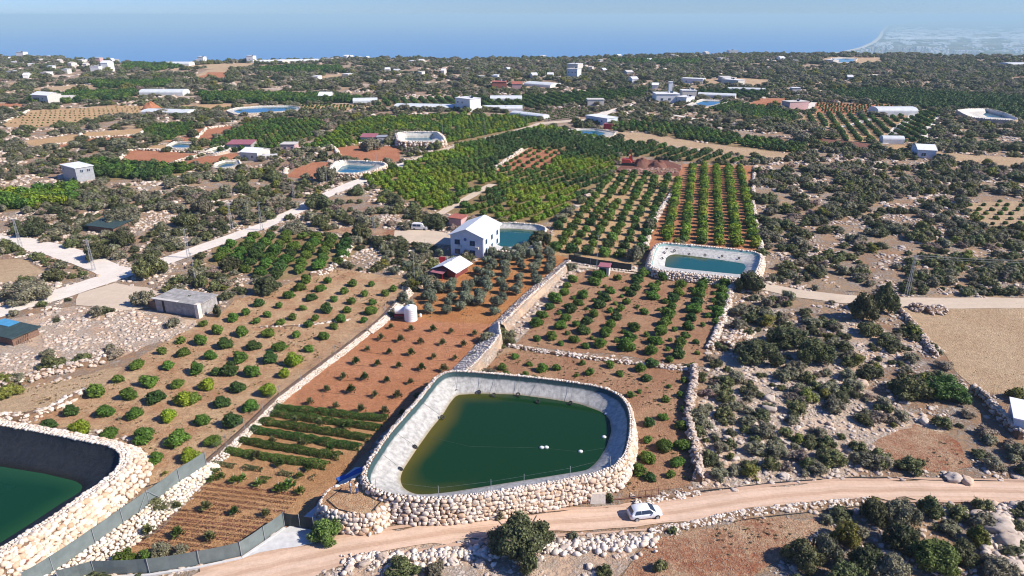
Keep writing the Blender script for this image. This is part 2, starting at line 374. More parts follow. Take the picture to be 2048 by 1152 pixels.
cw = [P(x, y, SEA+2) for x, y in coast]
q = cw+[Vector((30000, cw[-1].y, SEA+2)), Vector((30000, 3000, SEA+2)), Vector((cw[0].x, 3000, SEA+2))]
tri = tessellate_polygon([q]); F = []
for t in tri:
    A, B, C = q[t[0]], q[t[1]], q[t[2]]; F.append(t if (B-A).cross(C-A).z > 0 else (t[0], t[2], t[1]))
o = link('coastal_plain', npmesh('coastal_plain', [tuple(p) for p in q], F, M['plain'])); o['kind'] = 'structure'
q2 = [p+Vector((-60, 0, -0.6)) for p in cw]; F = []; Vv = [tuple(p) for p in cw]+[tuple(p) for p in q2]; k = len(cw)
for i in range(k-1): F.append((i, i+1, k+i+1, k+i))
o = link('beach', npmesh('beach', Vv, F, plain('pale beach sand', (0.62, 0.56, 0.47)))); o['kind'] = 'structure'

# ------------------------------------------------------------------ fields, roads (pixel polygons unprojected on the ground)
A_poly = [(62, 848), (110, 818), (200, 778), (255, 738), (300, 700), (360, 668), (420, 640), (470, 600), (540, 580), (620, 545), (700, 540), (800, 560), (806, 585), (760, 640), (735, 660), (640, 740), (560, 800), (410, 925), (320, 970), (297, 985), (290, 900), (230, 862)]
field(A_poly, 'soil_gold')
B_poly = [(800, 634), (985, 648), (905, 748), (780, 850), (690, 950), (600, 1040), (575, 1050), (480, 1095), (345, 1118), (190, 1142), (300, 1070), (385, 1000), (450, 920), (560, 805), (660, 722), (745, 652)]
field(B_poly, 'soil_red')
Bv = [(553, 806), (778, 840), (715, 915), (690, 945), (600, 1036), (575, 1046), (480, 1092), (345, 1116), (200, 1138), (300, 1070), (385, 1000), (450, 920)]
sheet('field', Bv, M['soil_vine'], 2)
C_poly = [(830, 590), (900, 545), (990, 505), (1090, 500), (1138, 520), (1120, 545), (1050, 595), (1000, 640), (985, 650), (800, 634), (812, 610)]
field(C_poly, 'soil_olive')
D_poly = [(1150, 545), (1190, 540), (1310, 545), (1460, 565), (1455, 600), (1430, 660), (1400, 732), (1330, 725), (1220, 710), (1120, 700), (1035, 690), (1070, 640), (1110, 590)]
field(D_poly, 'soil_brown')
E_poly = [(1000, 712), (1035, 695), (1120, 705), (1220, 715), (1330, 730), (1395, 742), (1380, 800), (1370, 850), (1385, 900), (1390, 965), (1330, 985), (1255, 985), (1262, 870), (1240, 790), (1180, 770), (1000, 745), (930, 742)]
field(E_poly, 'soil_brown')
# gardens of the upper left block
K_poly = [(412, 525), (425, 495), (520, 468), (600, 470), (705, 476), (716, 500), (690, 530), (640, 545), (560, 560), (470, 545)]
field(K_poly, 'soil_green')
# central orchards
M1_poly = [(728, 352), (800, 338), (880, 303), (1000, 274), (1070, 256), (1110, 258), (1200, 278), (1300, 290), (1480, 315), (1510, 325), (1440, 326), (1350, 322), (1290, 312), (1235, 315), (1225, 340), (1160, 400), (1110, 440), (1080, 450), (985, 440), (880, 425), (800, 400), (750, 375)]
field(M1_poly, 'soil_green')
M1r = [(980, 343), (1050, 296), (1130, 300), (1080, 345)]
sheet('field', M1r, M['soil_red_far'], 2)
M2_poly = [(1085, 500), (1120, 450), (1170, 400), (1230, 345), (1290, 350), (1352, 350), (1345, 380), (1310, 430), (1285, 500), (1262, 532), (1200, 524), (1140, 512), (1110, 512)]
field(M2_poly, 'soil_gold_far')
M3_poly = [(1290, 500), (1305, 440), (1345, 375), (1365, 328), (1508, 332), (1505, 400), (1518, 450), (1520, 505), (1400, 495), (1322, 486), (1310, 520), (1285, 520)]
field(M3_poly, 'soil_red')
pit = [(1228, 345), (1243, 318), (1340, 322), (1362, 330), (1356, 352), (1300, 350)]
field(pit, 'soil_maroon', level=2)
N1_poly = [(430, 303), (520, 265), (600, 238), (652, 243), (640, 262), (600, 288), (520, 308)]
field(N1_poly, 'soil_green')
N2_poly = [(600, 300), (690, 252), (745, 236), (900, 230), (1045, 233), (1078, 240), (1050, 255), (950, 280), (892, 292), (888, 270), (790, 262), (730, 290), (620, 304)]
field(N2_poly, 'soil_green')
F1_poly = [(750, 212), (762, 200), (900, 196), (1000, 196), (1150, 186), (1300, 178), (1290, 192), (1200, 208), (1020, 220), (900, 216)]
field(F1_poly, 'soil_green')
F2_poly = [(1224, 250), (1264, 246), (1350, 252), (1450, 268), (1620, 292), (1600, 308), (1500, 298), (1400, 284), (1285, 264), (1226, 262)]
field(F2_poly, 'soil_green')
F3_poly = [(1661, 276), (1676, 255), (1745, 240), (1808, 230), (1762, 286), (1700, 283)]
field(F3_poly, 'soil_gold_far')
F3b_poly = [(1768, 284), (1812, 240), (1855, 222), (1880, 226), (1850, 262), (1853, 286)]
field(F3b_poly, 'soil_gold_far')
F4_poly = [(1600, 250), (1612, 228), (1700, 230), (1760, 236), (1680, 252), (1640, 255)]
field(F4_poly, 'soil_gold_far')
F5_poly = [(1420, 220), (1450, 205), (1510, 212), (1600, 232), (1590, 246), (1500, 238)]
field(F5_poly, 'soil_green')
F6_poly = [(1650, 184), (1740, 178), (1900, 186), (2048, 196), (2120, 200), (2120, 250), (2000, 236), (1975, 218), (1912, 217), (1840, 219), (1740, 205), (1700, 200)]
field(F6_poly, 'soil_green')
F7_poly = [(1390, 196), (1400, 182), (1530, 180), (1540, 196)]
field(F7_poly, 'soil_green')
# thin crops of the left distance
field([(0, 250), (60, 222), (225, 212), (292, 212), (320, 218), (282, 230), (237, 232), (180, 241), (150, 250), (57, 256), (0, 253)], 'soil_gold_far')
field([(48, 282), (150, 269), (162, 268), (160, 284), (60, 293)], 'soil_gold_far')
field([(60, 293), (160, 285), (135, 293), (55, 301)], 'soil_red_far')
field([(163, 265), (295, 256), (302, 262), (275, 272), (165, 277)], 'soil_gold_far')
field([(165, 277), (275, 272), (262, 281), (166, 285)], 'soil_red_far')
G4_poly = [(283, 264), (310, 249), (380, 246), (402, 250), (372, 266), (345, 283), (300, 276)]
field(G4_poly, 'soil_gold_far')
field([(340, 283), (408, 253), (490, 249), (445, 270), (412, 286), (388, 283)], 'soil_red_far')
G6_poly = [(412, 288), (445, 272), (495, 249), (565, 238), (595, 240), (520, 264), (470, 287), (430, 296)]
field(G6_poly, 'soil_gold_far')
field([(232, 328), (252, 305), (268, 300), (340, 304), (405, 310), (338, 331), (288, 328)], 'soil_red_far')
field([(343, 331), (425, 307), (475, 308), (482, 320), (440, 322), (418, 334)], 'soil_red_far')
field([(290, 301), (302, 291), (375, 292), (372, 304), (320, 303)], 'soil_gold_far')
H1_poly = [(165, 326), (232, 331), (340, 335), (395, 338), (335, 360), (185, 360)]
field(H1_poly, 'soil_green')
L1_poly = [(-20, 398), (145, 372), (152, 402), (100, 416), (-20, 424)]
field(L1_poly, 'soil_green')
field([(572, 355), (590, 336), (625, 324), (660, 325), (650, 347), (640, 362)], 'soil_red_far')
field([(662, 292), (790, 292), (800, 300), (800, 322), (760, 324), (690, 319), (668, 312)], 'soil_red_far')
field([(350, 211), (396, 209), (512, 209), (560, 209), (455, 213), (450, 222), (360, 219)], 'soil_gold_far')
field([(602, 210), (700, 209), (750, 213), (700, 221), (602, 222)], 'soil_gold_far')
field([(0, 207), (55, 208), (45, 214), (0, 217)], 'soil_red_far')
field([(1234, 265), (1274, 265), (1399, 285), (1500, 298), (1590, 309), (1562, 320), (1487, 312), (1349, 292), (1240, 285)], 'soil_tan')
field([(1578, 204), (1622, 205), (1620, 221), (1578, 220)], 'soil_red_far')
field([(1630, 205), (1796, 210), (1788, 221), (1743, 231), (1643, 227), (1624, 223)], 'soil_red_far')
field([(1488, 211), (1520, 197), (1570, 197), (1575, 212)], 'soil_red_far')
field([(1620, 278), (1660, 277), (1750, 290), (1760, 298), (1700, 298), (1640, 288)], 'soil_maroon')
field([(1024, 223), (1184, 212), (1194, 219), (1146, 240), (1092, 244), (1080, 233)], 'soil_greybrown')
field([(1785, 614), (1850, 609), (2030, 607), (2150, 612), (2150, 800), (1960, 785), (1925, 760), (1885, 700), (1850, 668)], 'soil_tan')
R_poly = [(1925, 408), (2048, 400), (2120, 400), (2120, 462), (2048, 462), (1962, 452)]
field(R_poly, 'soil_tan')
field([(1870, 303), (1930, 309), (2120, 320), (2120, 340), (2000, 332), (1880, 318)], 'soil_tan')
field([(1778, 298), (1786, 290), (1818, 291), (1820, 303), (1780, 306)], 'soil_gold_far')
field([(1240, 1152), (1300, 1092), (1400, 1055), (1490, 1038), (1640, 1036), (1625, 1075), (1560, 1125), (1500, 1160), (1490, 1220), (1200, 1220)], 'soil_scrape')
field([(1745, 885), (1830, 845), (1900, 870), (1950, 930), (1900, 945), (1800, 940)], 'soil_scrape')
field([(-30, 786), (80, 772), (210, 742), (250, 735), (200, 776), (105, 815), (60, 838), (-30, 832)], 'soil_tan')
field([(-20, 520), (60, 520), (95, 545), (50, 560), (-20, 570)], 'soil_tan')
rub1 = [(-30, 655), (60, 628), (150, 612), (320, 625), (395, 642), (380, 665), (300, 690), (230, 720), (120, 742), (-30, 770)]
RUB = [rub1, [(1450, 700), (1700, 640), (1850, 690), (1700, 760), (1900, 860), (1760, 880), (1700, 960), (1480, 975), (1390, 980), (1400, 800)], [(640, 1152), (760, 1105), (900, 1075), (1150, 1070), (1320, 1062), (1290, 1090), (1230, 1160), (620, 1200)],
       [(1020, 600), (1140, 520), (1160, 540), (1075, 640), (1030, 690), (930, 745), (1000, 660)], [(0, 480), (200, 440), (600, 400), (880, 430), (830, 600), (720, 560), (700, 470), (300, 560)]]
sheet('rubble_ground', rub1, M['rubble'], 1)
for p in RUB[1:4]: sheet('rubble_ground', p, M['rubble'], 1)
far_pale = [[(65, 178), (130, 172), (215, 168), (260, 165), (262, 171), (160, 180), (65, 186)], [(380, 158), (410, 140), (458, 136), (460, 142), (440, 159)], [(320, 133), (440, 128), (520, 126), (500, 138), (390, 136), (330, 145)], [(0, 168), (40, 162), (45, 172), (0, 174)],
            [(1050, 168), (1110, 162), (1115, 175), (1040, 180)], [(1390, 160), (1480, 156), (1540, 160), (1530, 175), (1420, 172)], [(640, 152), (700, 146), (706, 156), (640, 160)], [(1640, 122), (1660, 114), (1765, 116), (1760, 124), (1740, 128), (1650, 131)]]
for p in far_pale: field(p, 'soil_tan', name='field')
sheet('field', [(390, 157), (412, 145), (455, 145), (447, 158)], M['soil_red_far'], 3)
for px_, py_, a_, b_ in [(30, 140, 40, 2), (110, 152, 50, 2.5), (70, 128, 30, 1.6), (190, 156, 40, 2), (60, 160, 60, 2), (250, 150, 30, 2), (560, 178, 40, 2), (540, 162, 30, 2), (120, 138, 30, 2), (600, 186, 40, 1.8), (1180, 158, 30, 1.5), (900, 152, 30, 2), (860, 156, 40, 1.6), (730, 170, 35, 2), (300, 168, 50, 2), (1560, 178, 30, 2), (1850, 192, 40, 2), (520, 200, 70, 1.5), (690, 207, 60, 1.5), (1600, 160, 30, 2)]:
    sheet('stony_clearing', [(px_-a_, py_), (px_-a_*0.4, py_-b_), (px_+a_*0.7, py_-b_*0.8), (px_+a_, py_+b_*0.3), (px_, py_+b_)], M['rubble'], 2); EXC.append([(px_-a_, py_), (px_, py_-b_), (px_+a_, py_), (px_, py_+b_)])
for k in range(170):
    x = random.uniform(-20, 2060)*(0.72 if random.random() < 0.6 else 1); y = 119+random.random()**1.2*135; a = random.uniform(6, 30)*(0.5+y/230); b = random.uniform(0.5, 1.6)*(0.4+y/170)
    if any(inpoly([x], [y], e)[0] for e in EXC): continue
    q = [(x-a, y+random.uniform(-b, b)), (x-a*0.5, y-b*random.uniform(0.5, 1)), (x+a*0.2, y-b*random.uniform(0, 0.9)), (x+a, y-b*random.uniform(-0.3, 0.6)), (x+a*0.6, y+b*random.uniform(0.2, 0.9)), (x-a*0.2, y+b*random.uniform(0.4, 1.1))]
    sheet('stony_clearing', q, M['rubble' if random.random() < 0.7 else 'soil_tan'], 3); EXC.append(q)
# roads
road_up = [(330, 1175), (400, 1140), (500, 1112), (620, 1090), (760, 1064), (900, 1044), (1150, 1019), (1400, 991), (1600, 965), (1700, 959), (1850, 962), (2120, 964)]
road_lo = [(2120, 1012), (1950, 1004), (1800, 996), (1650, 1003), (1500, 1021), (1400, 1041), (1300, 1054), (1150, 1064), (1000, 1073), (850, 1091), (740, 1111), (640, 1145), (540, 1200), (330, 1230)]
field(road_up+road_lo, 'road', name='road', level=4)
M['rut'] = roadmat('pale compacted wheel track', (0.77, 0.55, 0.40), R(8), 0.3); M['verge'] = roadmat('loose reddish verge grit', (0.63, 0.42, 0.29), R(8), 0.3)
cl = [(400, 1166), (500, 1138), (640, 1110), (760, 1089), (900, 1066), (1150, 1041), (1300, 1029), (1400, 1015), (1550, 993), (1680, 980), (1850, 979), (2120, 987)]
for off, wd, mt in ((-1.05, 0.75, 'rut'), (0.75, 0.75, 'rut'), (-0.15, 0.5, 'verge'), (2.0, 0.5, 'verge'), (-2.3, 0.5, 'verge')):
    wl = resample(PL(cl), 3.0); L = []; Rr = []
    for i, p in enumerate(wl):
        t = wl[min(i+1, len(wl)-1)]-wl[max(i-1, 0)]; nn = Vector((-t.y, t.x, 0)).normalized(); w_ = wd*(0.5+0.9*float(vnoise(p.x, p.y, 5, 40+len(mt)+int(off*10)))); o_ = off+(float(vnoise(p.x, p.y, 14, 50))-0.5)*0.8
        L.append(p+nn*(o_+w_/2)); Rr.append(p+nn*(o_-w_/2))
    sheet('wheel_track', L+Rr[::-1], M[mt], 5, jit=0.12, step=0.9, world=True)
def road(cl, wd, mat, name='road', level=3):
    p = strip_poly(cl, wd); EXC.append(p); return sheet(name, p, M[mat], level, jit=0.25)
road([(-40, 476), (40, 484), (110, 500), (170, 520), (225, 543), (262, 550)], [6.5, 6.5, 6.5, 6.5, 6.5, 6], 'whiteroad')
road([(-60, 645), (40, 612), (120, 588), (200, 562), (262, 543), (335, 522), (420, 490), (520, 455), (590, 424), (640, 396), (700, 370), (760, 348), (835, 320)], [5.5, 6, 6.5, 6.5, 6, 5.5, 5, 5, 5, 5, 5.5, 6, 6], 'whiteroad', level=4)
road([(835, 320), (890, 299), (960, 281), (1040, 261), (1085, 247), (1150, 241), (1200, 236)], [6, 5, 5, 6, 6, 7, 6], 'tanroad', level=2)
road([(1190, 238), (1215, 225), (1260, 212), (1300, 205)], 7, 'whiteroad', level=3)
field([(150, 590), (230, 565), (330, 585), (330, 612), (250, 622), (150, 610)], 'tanroad', name='yard', level=2)
road([(1130, 528), (1200, 535), (1300, 547), (1420, 560), (1520, 572), (1600, 588), (1680, 598), (1760, 604), (1850, 606), (2140, 607)], [4, 3.2, 3, 3, 4.5, 5, 5, 5, 5.5, 5.5], 'tanroad', level=3)
field([(790, 462), (830, 456), (905, 468), (912, 492), (850, 488), (790, 477)], 'tanroad', name='yard', level=2)
field([(640, 463), (700, 455), (800, 462), (795, 474), (700, 470)], 'soil_scrape', name='yard', level=1)
field([(560, 1062), (585, 1050), (625, 1056), (650, 1075), (640, 1092), (560, 1104), (480, 1122)], 'concrete', name='driveway', level=6)
field([(595, 1042), (640, 1010), (672, 968), (712, 935), (735, 940), (690, 975), (650, 1010), (625, 1050)], 'concrete', name='path', level=5)
road([(865, 436), (885, 424), (930, 398), (985, 368)], 3, 'tanroad', name='path', level=2)
road([(1770, 288), (1790, 262), (1815, 242), (1832, 224)], 4, 'whiteroad', name='path', level=3)
road([(1855, 288), (1848, 262), (1868, 244), (1880, 225)], 3.5, 'whiteroad', name='path', level=3)
road([(1675, 255), (1710, 248), (1742, 238)], 4, 'whiteroad', name='path', level=3)
road([(1618, 224), (1628, 205)], 4, 'whiteroad', name='path', level=3)
road([(985, 340), (1015, 320), (1050, 296)], 3, 'tanroad', name='path', level=3)
road([(1325, 226), (1360, 233), (1398, 240)], 4, 'whiteroad', name='path', level=3)
road([(1665, 153), (1700, 154), (1760, 150), (1822, 147)], 16, 'whiteroad', name='path', level=3)
# ------------------------------------------------------------------ stones
def ico(sub):
    bm = bmesh.new(); bmesh.ops.create_icosphere(bm, subdivisions=sub, radius=1.0); bm.verts.ensure_lookup_table()
    V = np.array([v.co[:] for v in bm.verts]); F = np.array([[v.index for v in f.verts] for f in bm.faces]); bm.free(); return V, F
ICO1, ICO2, ICO3 = ico(1), ico(2), ico(3)
def rocky(base, seed, rough=0.2, planes=7):
    """an ico sphere cut by random planes: a blocky stone"""
    V, F = base; V = V.copy(); r = np.random.default_rng(seed); V /= (np.abs(V)**7).sum(1)[:, None]**(1/7)*1.0
    V = V*(1+0.25*np.sign(r.normal(size=3))*r.random(3)*(V[:, [1, 2, 0]]))
    d = r.normal(size=(planes, 3)); d /= np.linalg.norm(d, axis=1)[:, None]; h = r.uniform(0.72, 1.15, planes)
    for k in range(planes):
        s_ = V@d[k]; o = np.maximum(s_-h[k], 0); V -= o[:, None]*d[k]*0.9
    return V+r.normal(size=V.shape)*rough*0.22, F
ROCKS1 = [rocky(ICO1, k) for k in range(6)]; ROCKS2 = [rocky(ICO2, 40+k) for k in range(6)]
def stones_arrays(C, S, rng, protos, flat=0.75):
    """C centres (n,3), S radius (n)"""
    VV = []; FF = []; off = 0
    for i in range(len(C)):
        V, F = protos[rng.integers(len(protos))]
        big = S.ndim == 2; a = (S[i, 3]+rng.normal()*0.2) if big else rng.uniform(0, 6.28); t = rng.normal()*0.18 if big else rng.uniform(-0.5, 0.5); ca, sa = math.cos(a), math.sin(a); ct, st = math.cos(t), math.sin(t)
        Rz = np.array([[ca, -sa, 0], [sa, ca, 0], [0, 0, 1]]); Rx = np.array([[1, 0, 0], [0, ct, -st], [0, st, ct]])
        sc = S[i, :3] if big else np.array([rng.uniform(0.85, 1.3), rng.uniform(0.75, 1.0), flat*rng.uniform(0.8, 1.2)])*S[i]
        W = (V*sc)@(Rz@Rx).T+C[i]; VV.append(W); FF.append(F+off); off += len(V)
    return np.concatenate(VV), np.concatenate(FF)
def loft(name, loops, mat, parent=None, closed=True, smooth=False, cap=False):
    n = len(loops[0]); V = [tuple(p) for l in loops for p in l]; F = []
    for k in range(len(loops)-1):
        for i in range(n if closed else n-1):
            j = (i+1) % n; F.append((k*n+i, k*n+j, (k+1)*n+j, (k+1)*n+i))
    if cap: F.append(tuple((len(loops)-1)*n+i for i in range(n)))
    return link(name, npmesh(name, V, F, mat, smooth), parent)
def Z(loop, z): return [Vector((p.x, p.y, z)) for p in loop]
def slope_stones(top, bot, size, seed, protos=ROCKS2, dens=1.0, rows=None):
    """stones laid over the strip between two 3-D polylines of equal count, in courses"""
    rng = np.random.default_rng(seed); C = []; S = []
    n = len(top); L = sum(((top[i+1]+bot[i+1])/2-(top[i]+bot[i])/2).length for i in range(n-1)); hgt = np.mean([(top[i]-bot[i]).length for i in range(n)])
    rows = rows or max(1, int(round(hgt/(size*1.45))))
    for r in range(rows):
        s_ = rng.uniform(0, size)
        while s_ < L:
            wd = size*rng.uniform(0.5, 1.55); s_ += wd*0.96/dens; f = min(s_/L, 0.9999)*(n-1); i = min(n-2, int(f)); u = f-i
            t = (r+0.5+rng.uniform(-0.3, 0.3)*(rows > 1))/rows; tg = top[i+1]-top[i]; rh = hgt/rows*0.56*rng.uniform(0.85, 1.2) if rows > 1 else wd*rng.uniform(0.6, 0.9)
            p = top[i].lerp(top[i+1], u)*t+bot[i].lerp(bot[i+1], u)*(1-t)
            C.append((p.x, p.y, p.z+rng.uniform(-0.05, 0.1)*size)); S.append((wd*0.90, max(rh, wd*0.5)*rng.uniform(0.8, 1.15), rh*rng.uniform(0.72, 1.1), math.atan2(tg.y, tg.x))); s_ += wd*0.96/dens
    if rows > 1:      # small chinking stones between the blocks
        for k in range(int(L*hgt/(size*size)*0.9)):
            f = rng.random()*0.9999*(n-1); i = int(f); u = f-i; t = rng.random(); p = top[i].lerp(top[i+1], u)*t+bot[i].lerp(bot[i+1], u)*(1-t); q = size*rng.uniform(0.2, 0.42)
            C.append((p.x, p.y, p.z+0.05)); S.append((q*1.2, q, q, rng.uniform(0, 6)))
    return np.array(C), np.array(S), rng
def stone_wall(name, top_px, label, cat='wall', height=1.0, width=1.0, size=0.3, seed=1, mat='field_stone', group=None, world=None):
    """free standing dry stone wall of piled stones"""
    w = world or PL(top_px); w = resample(w, 1.5); rng = np.random.default_rng(seed); C = []; S = []
    L = sum((b_-a_).length for a_, b_ in zip(w[:-1], w[1:])); cnt = int(L*(width+height*1.4)/(size*size*2.4))
    cum = [0]; [cum.append(cum[-1]+(b_-a_).length) for a_, b_ in zip(w[:-1], w[1:])]
    for k in range(cnt):
        s_ = rng.uniform(0, L); i = max(0, min(len(w)-2, int(np.searchsorted(cum, s_))-1)); u = (s_-cum[i])/max(1e-4, cum[i+1]-cum[i])
        p = w[i].lerp(w[i+1], u); t = (w[i+1]-w[i]); nn = Vector((-t.y, t.x, 0)).normalized(); o = rng.uniform(-1, 1)
        hh = height*(1-abs(o)**2.5*0.8)*rng.uniform(0.75, 1.05)
        p = p+nn*o*width*0.55; C.append((p.x, p.y, max(size*0.3, hh-size*0.5))); S.append(size*rng.uniform(0.55, 1.2))
    Vv, Ff = stones_arrays(np.array(C), np.array(S), rng, ROCKS1)
    core = MB(); 
    for a_, b_ in zip(w[:-1], w[1:]):
        t = (b_-a_).normalized(); nn = Vector((-t.y, t.x, 0))*width*0.45; h1 = Vector((0, 0, height*0.75))
        core.hexa([a_-nn, b_-nn, b_+nn, a_+nn], [a_-nn*0.7+h1, b_-nn*0.7+h1, b_+nn*0.7+h1, a_+nn*0.7+h1])
    nb = len(Vv); V2 = np.concatenate([Vv, np.array(core.v)]); F2 = [tuple(f) for f in Ff.tolist()]+[tuple(q+nb for q in f) for f in core.f]
    idx = [0]*len(Ff)+[1]*len(core.f)
    o = link(name, npmesh(name, V2, F2, [M[mat], M['earth_core']], matidx=idx)); return tag(o, label, cat, group)

# ------------------------------------------------------------------ ponds
def liner_mat(name, dusty, band, z_lo, z_hi, wr=0.35):
    m, nt, b = new_mat(name, 0.7, 0.3); v = objco(nt); sx = nt.nodes.new('ShaderNodeSeparateXYZ'); nt.links.new(v, sx.inputs[0])
    n = noise(nt, v, 0.6, 5, 0.7); zz = math_(nt, 'ADD', sx.outputs[2], math_(nt, 'MULTIPLY', math_(nt, 'SUBTRACT', n, 0.5), 0.5))
    mp = nt.nodes.new('ShaderNodeMapping'); mp.inputs['Scale'].default_value = (1.6, 1.6, 0.12); nt.links.new(v, mp.inputs['Vector'])
    st = noise(nt, mp.outputs[0], 1.0, 5, 0.7)
    c = mixc(nt, maprange(nt, zz, z_lo, z_hi), mixc(nt, maprange(nt, st, 0.4, 0.62), dusty, tuple(q*0.62 for q in dusty)), mixc(nt, st, band, tuple(q*1.25 for q in band)))
    c = mixc(nt, maprange(nt, sx.outputs[2], z_lo-1.15, z_lo-1.45), c, tuple(q*x for q, x in zip(dusty, (0.55, 0.45, 0.25))))
    nt.links.new(c, b.inputs['Base Color']); bump(nt, b, math_(nt, 'ADD', st, math_(nt, 'MULTIPLY', noise(nt, v, 0.22, 2, 0.4) if wr > 0.9 else n, 4.0 if wr > 0.9 else 0.2)), min(wr, 0.6), 0.25); return m
def water_mat(name, deep, shallow, rough=0.06):
    m, nt, b = new_mat(name, rough, 0.22); at = nt.nodes.new('ShaderNodeAttribute'); at.attribute_name = 'shallow'; v = objco(nt)
    n = noise(nt, v, 0.25, 4, 0.6); f = math_(nt, 'ADD', at.outputs['Fac'], math_(nt, 'MULTIPLY', math_(nt, 'SUBTRACT', n, 0.5), 0.3))
    nt.links.new(mixc(nt, maprange(nt, f, 0.05, 1.0), deep, shallow), b.inputs['Base Color'])
    bump(nt, b, noise(nt, v, 2.5, 3), 0.04, 0.05); return m
W_MAIN = water_mat('deep green pond water', (0.007, 0.036, 0.011), (0.10, 0.085, 0.010))
W_GREEN = water_mat('dark green pond water', (0.004, 0.040, 0.013), (0.015, 0.065, 0.02))
W_TEAL = water_mat('teal pond water', (0.012, 0.085, 0.080), (0.09, 0.10, 0.03))
W_BLUE = water_mat('blue green pond water', (0.015, 0.11, 0.18), (0.03, 0.17, 0.22))
def water(loop, z, mat, side=None, shallow_w=3.0):
    """level sheet; 'side' is a direction towards the shallow shore"""
    c = sum(loop, Vector())/len(loop); V = []; A = []; n = len(loop); K = 14; F = []
    for k in range(K+1):
        f = 1-(k/K)**1.0*0.999
        for p in loop:
            q = c+(p-c)*f; V.append((q.x, q.y, z)); d = (p-c); dist = d.length*(1-f)
            s_ = max(0.0, 1-dist/shallow_w)
            if side is not None: s_ *= max(0.0, d.normalized().dot(side))*1.3
            A.append(min(1, s_))
    for k in range(K):
        for i in range(n):
            j = (i+1) % n; F.append((k*n+i, k*n+j, (k+1)*n+j, (k+1)*n+i))
    me = npmesh('water', V, F, mat); a = me.attributes.new('shallow', 'FLOAT', 'POINT'); a.data.foreach_set('value', A)
    o = link('water', me); o['kind'] = 'structure'; return o
def pond(label, rim_px, wat_px, rz, wz, liner, wmat, stone='rim_stone', wall=True, wall_w=(0.9, 1.9), size=0.25, wsize=0.42, n=96, side=None, sh=3.0, seed=5, group=None, band=0.35, rows=None, embank=None):
    rim = PL(rim_px, rz); wat = PL(wat_px, wz);     c = sum(wat, Vector())/len(wat); c.z = 0
    a = polar(rim, n, c); bq = polar(wat, n, c)
    bq = [p if (p-c).length < (q-c).length-0.5 else c+(q-c)*max(0.1, 1-0.6/(q-c).length) for p, q in zip(bq, a)]
    t = thing('irrigation_pond', label, 'pond', (c.x, c.y, 0), 0, group); loc = lambda L: [p-c for p in L]
    mid = [q.lerp(p, 0.10) for p, q in zip(bq, a)]; low = [p+(p-q).normalized()*1.2 for p, q in zip(bq, a)]
    mid2 = [q.lerp(p, 0.5) for p, q in zip(bq, a)]
    loops = [Z(loc(a), rz), Z(loc(mid), rz-band*(rz-wz)), Z(loc(mid2), rz-(band+0.30*(1-band)*1.3)*(rz-wz)), Z(loc(bq), wz), Z(loc(low), wz-0.9)]
    loft('liner', loops, liner, t, smooth=True)
    EXC.append([proj(p.x, p.y, 0) for p in offset_loop(a, wall_w[1]+0.6)])
    out = offset_loop(a, wall_w[0]); base = offset_loop(a, wall_w[1])
    loft('embankment', [Z(loc(base), -0.05), Z(loc(out), rz-0.05), Z(loc(a), rz-0.02)], M[embank or 'earth_core'], t)
    close = lambda L: L+[L[0]]
    C, S, rg = slope_stones(close(Z(loc(offset_loop(a, 0.25)), rz+size*0.3)), close(Z(loc(offset_loop(a, 0.1)), rz+size*0.3)), size, seed, rows=1)
    Vv, Ff = stones_arrays(C, S, rg, ROCKS1); Cc, Sc, rg = slope_stones(close(Z(loc(out), rz)), close(Z(loc(offset_loop(a, 0.3)), rz)), size*1.0, seed+1, rows=max(1, int(wall_w[0]/size/1.5)), protos=ROCKS1)
    V2, F2 = stones_arrays(Cc, Sc, rg, ROCKS1); link('rim_stones', npmesh('rim_stones', np.concatenate([Vv, V2]), np.concatenate([Ff, F2+len(Vv)]), M[stone]), t)
    if wall:
        C, S, rg = slope_stones(close(Z(loc(out), rz)), close(Z(loc(base), 0.1)), wsize, seed+2, rows=rows); C[:, :2] += 0
        Vv, Ff = stones_arrays(C, S, rg, ROCKS2, 0.8); link('stone_facing', npmesh('stone_facing', Vv, Ff, M['wall_stone' if wsize > 0.335 else stone]), t)
    water(bq, wz, wmat, side, sh)
    return t, c, a, bq

L_MAIN = liner_mat('dusty green liner', (0.52, 0.50, 0.455), (0.030, 0.062, 0.064), 2.35, 2.6)
main_rim = [(875, 757), (893, 745), (920, 744), (952, 746), (1010, 751), (1070, 757), (1130, 764), (1188, 773), (1215, 780), (1238, 792), (1252, 810), (1258, 835), (1257, 870), (1248, 905), (1228, 930), (1188, 945), (1130, 957), (1070, 968), (1010, 978), (952, 986), (900, 992), (860, 994), (815, 991), (775, 985), (748, 975), (736, 962), (733, 948), (740, 930), (758, 902), (780, 870), (812, 833), (843, 798)]
main_wat = [(913, 790), (960, 787), (1031, 789), (1100, 798), (1160, 808), (1204, 824), (1219, 838), (1223, 862), (1212, 895), (1195, 922), (1175, 940), (1100, 952), (1000, 968), (900, 984), (850, 989), (828, 988), (806, 976), (800, 958), (806, 940), (835, 896), (862, 858), (886, 829), (900, 806)]
tM, cM, rimM, watM = pond('large deep green pond with pale dusty liner inside pink boulder walls, beside the white car', main_rim, main_wat, 3.2, 0.95, L_MAIN, W_MAIN, size=0.18, wsize=0.34, wall_w=(0.5, 1.25), n=160, side=Vector((-0.93, 0.2, 0)), sh=3.4, seed=11, rows=7)
L_BLACK = liner_mat('black pond liner', (0.020, 0.024, 0.030), (0.016, 0.019, 0.024), 1.6, 2.1, 0.95)
left_rim = [(-330, 985), (-250, 880), (-120, 850), (0, 852), (69, 864), (156, 881), (215, 893), (236, 905), (240, 920), (234, 936), (208, 960), (160, 992), (104, 1033), (50, 1065), (0, 1096), (-60, 1140), (-200, 1180)]
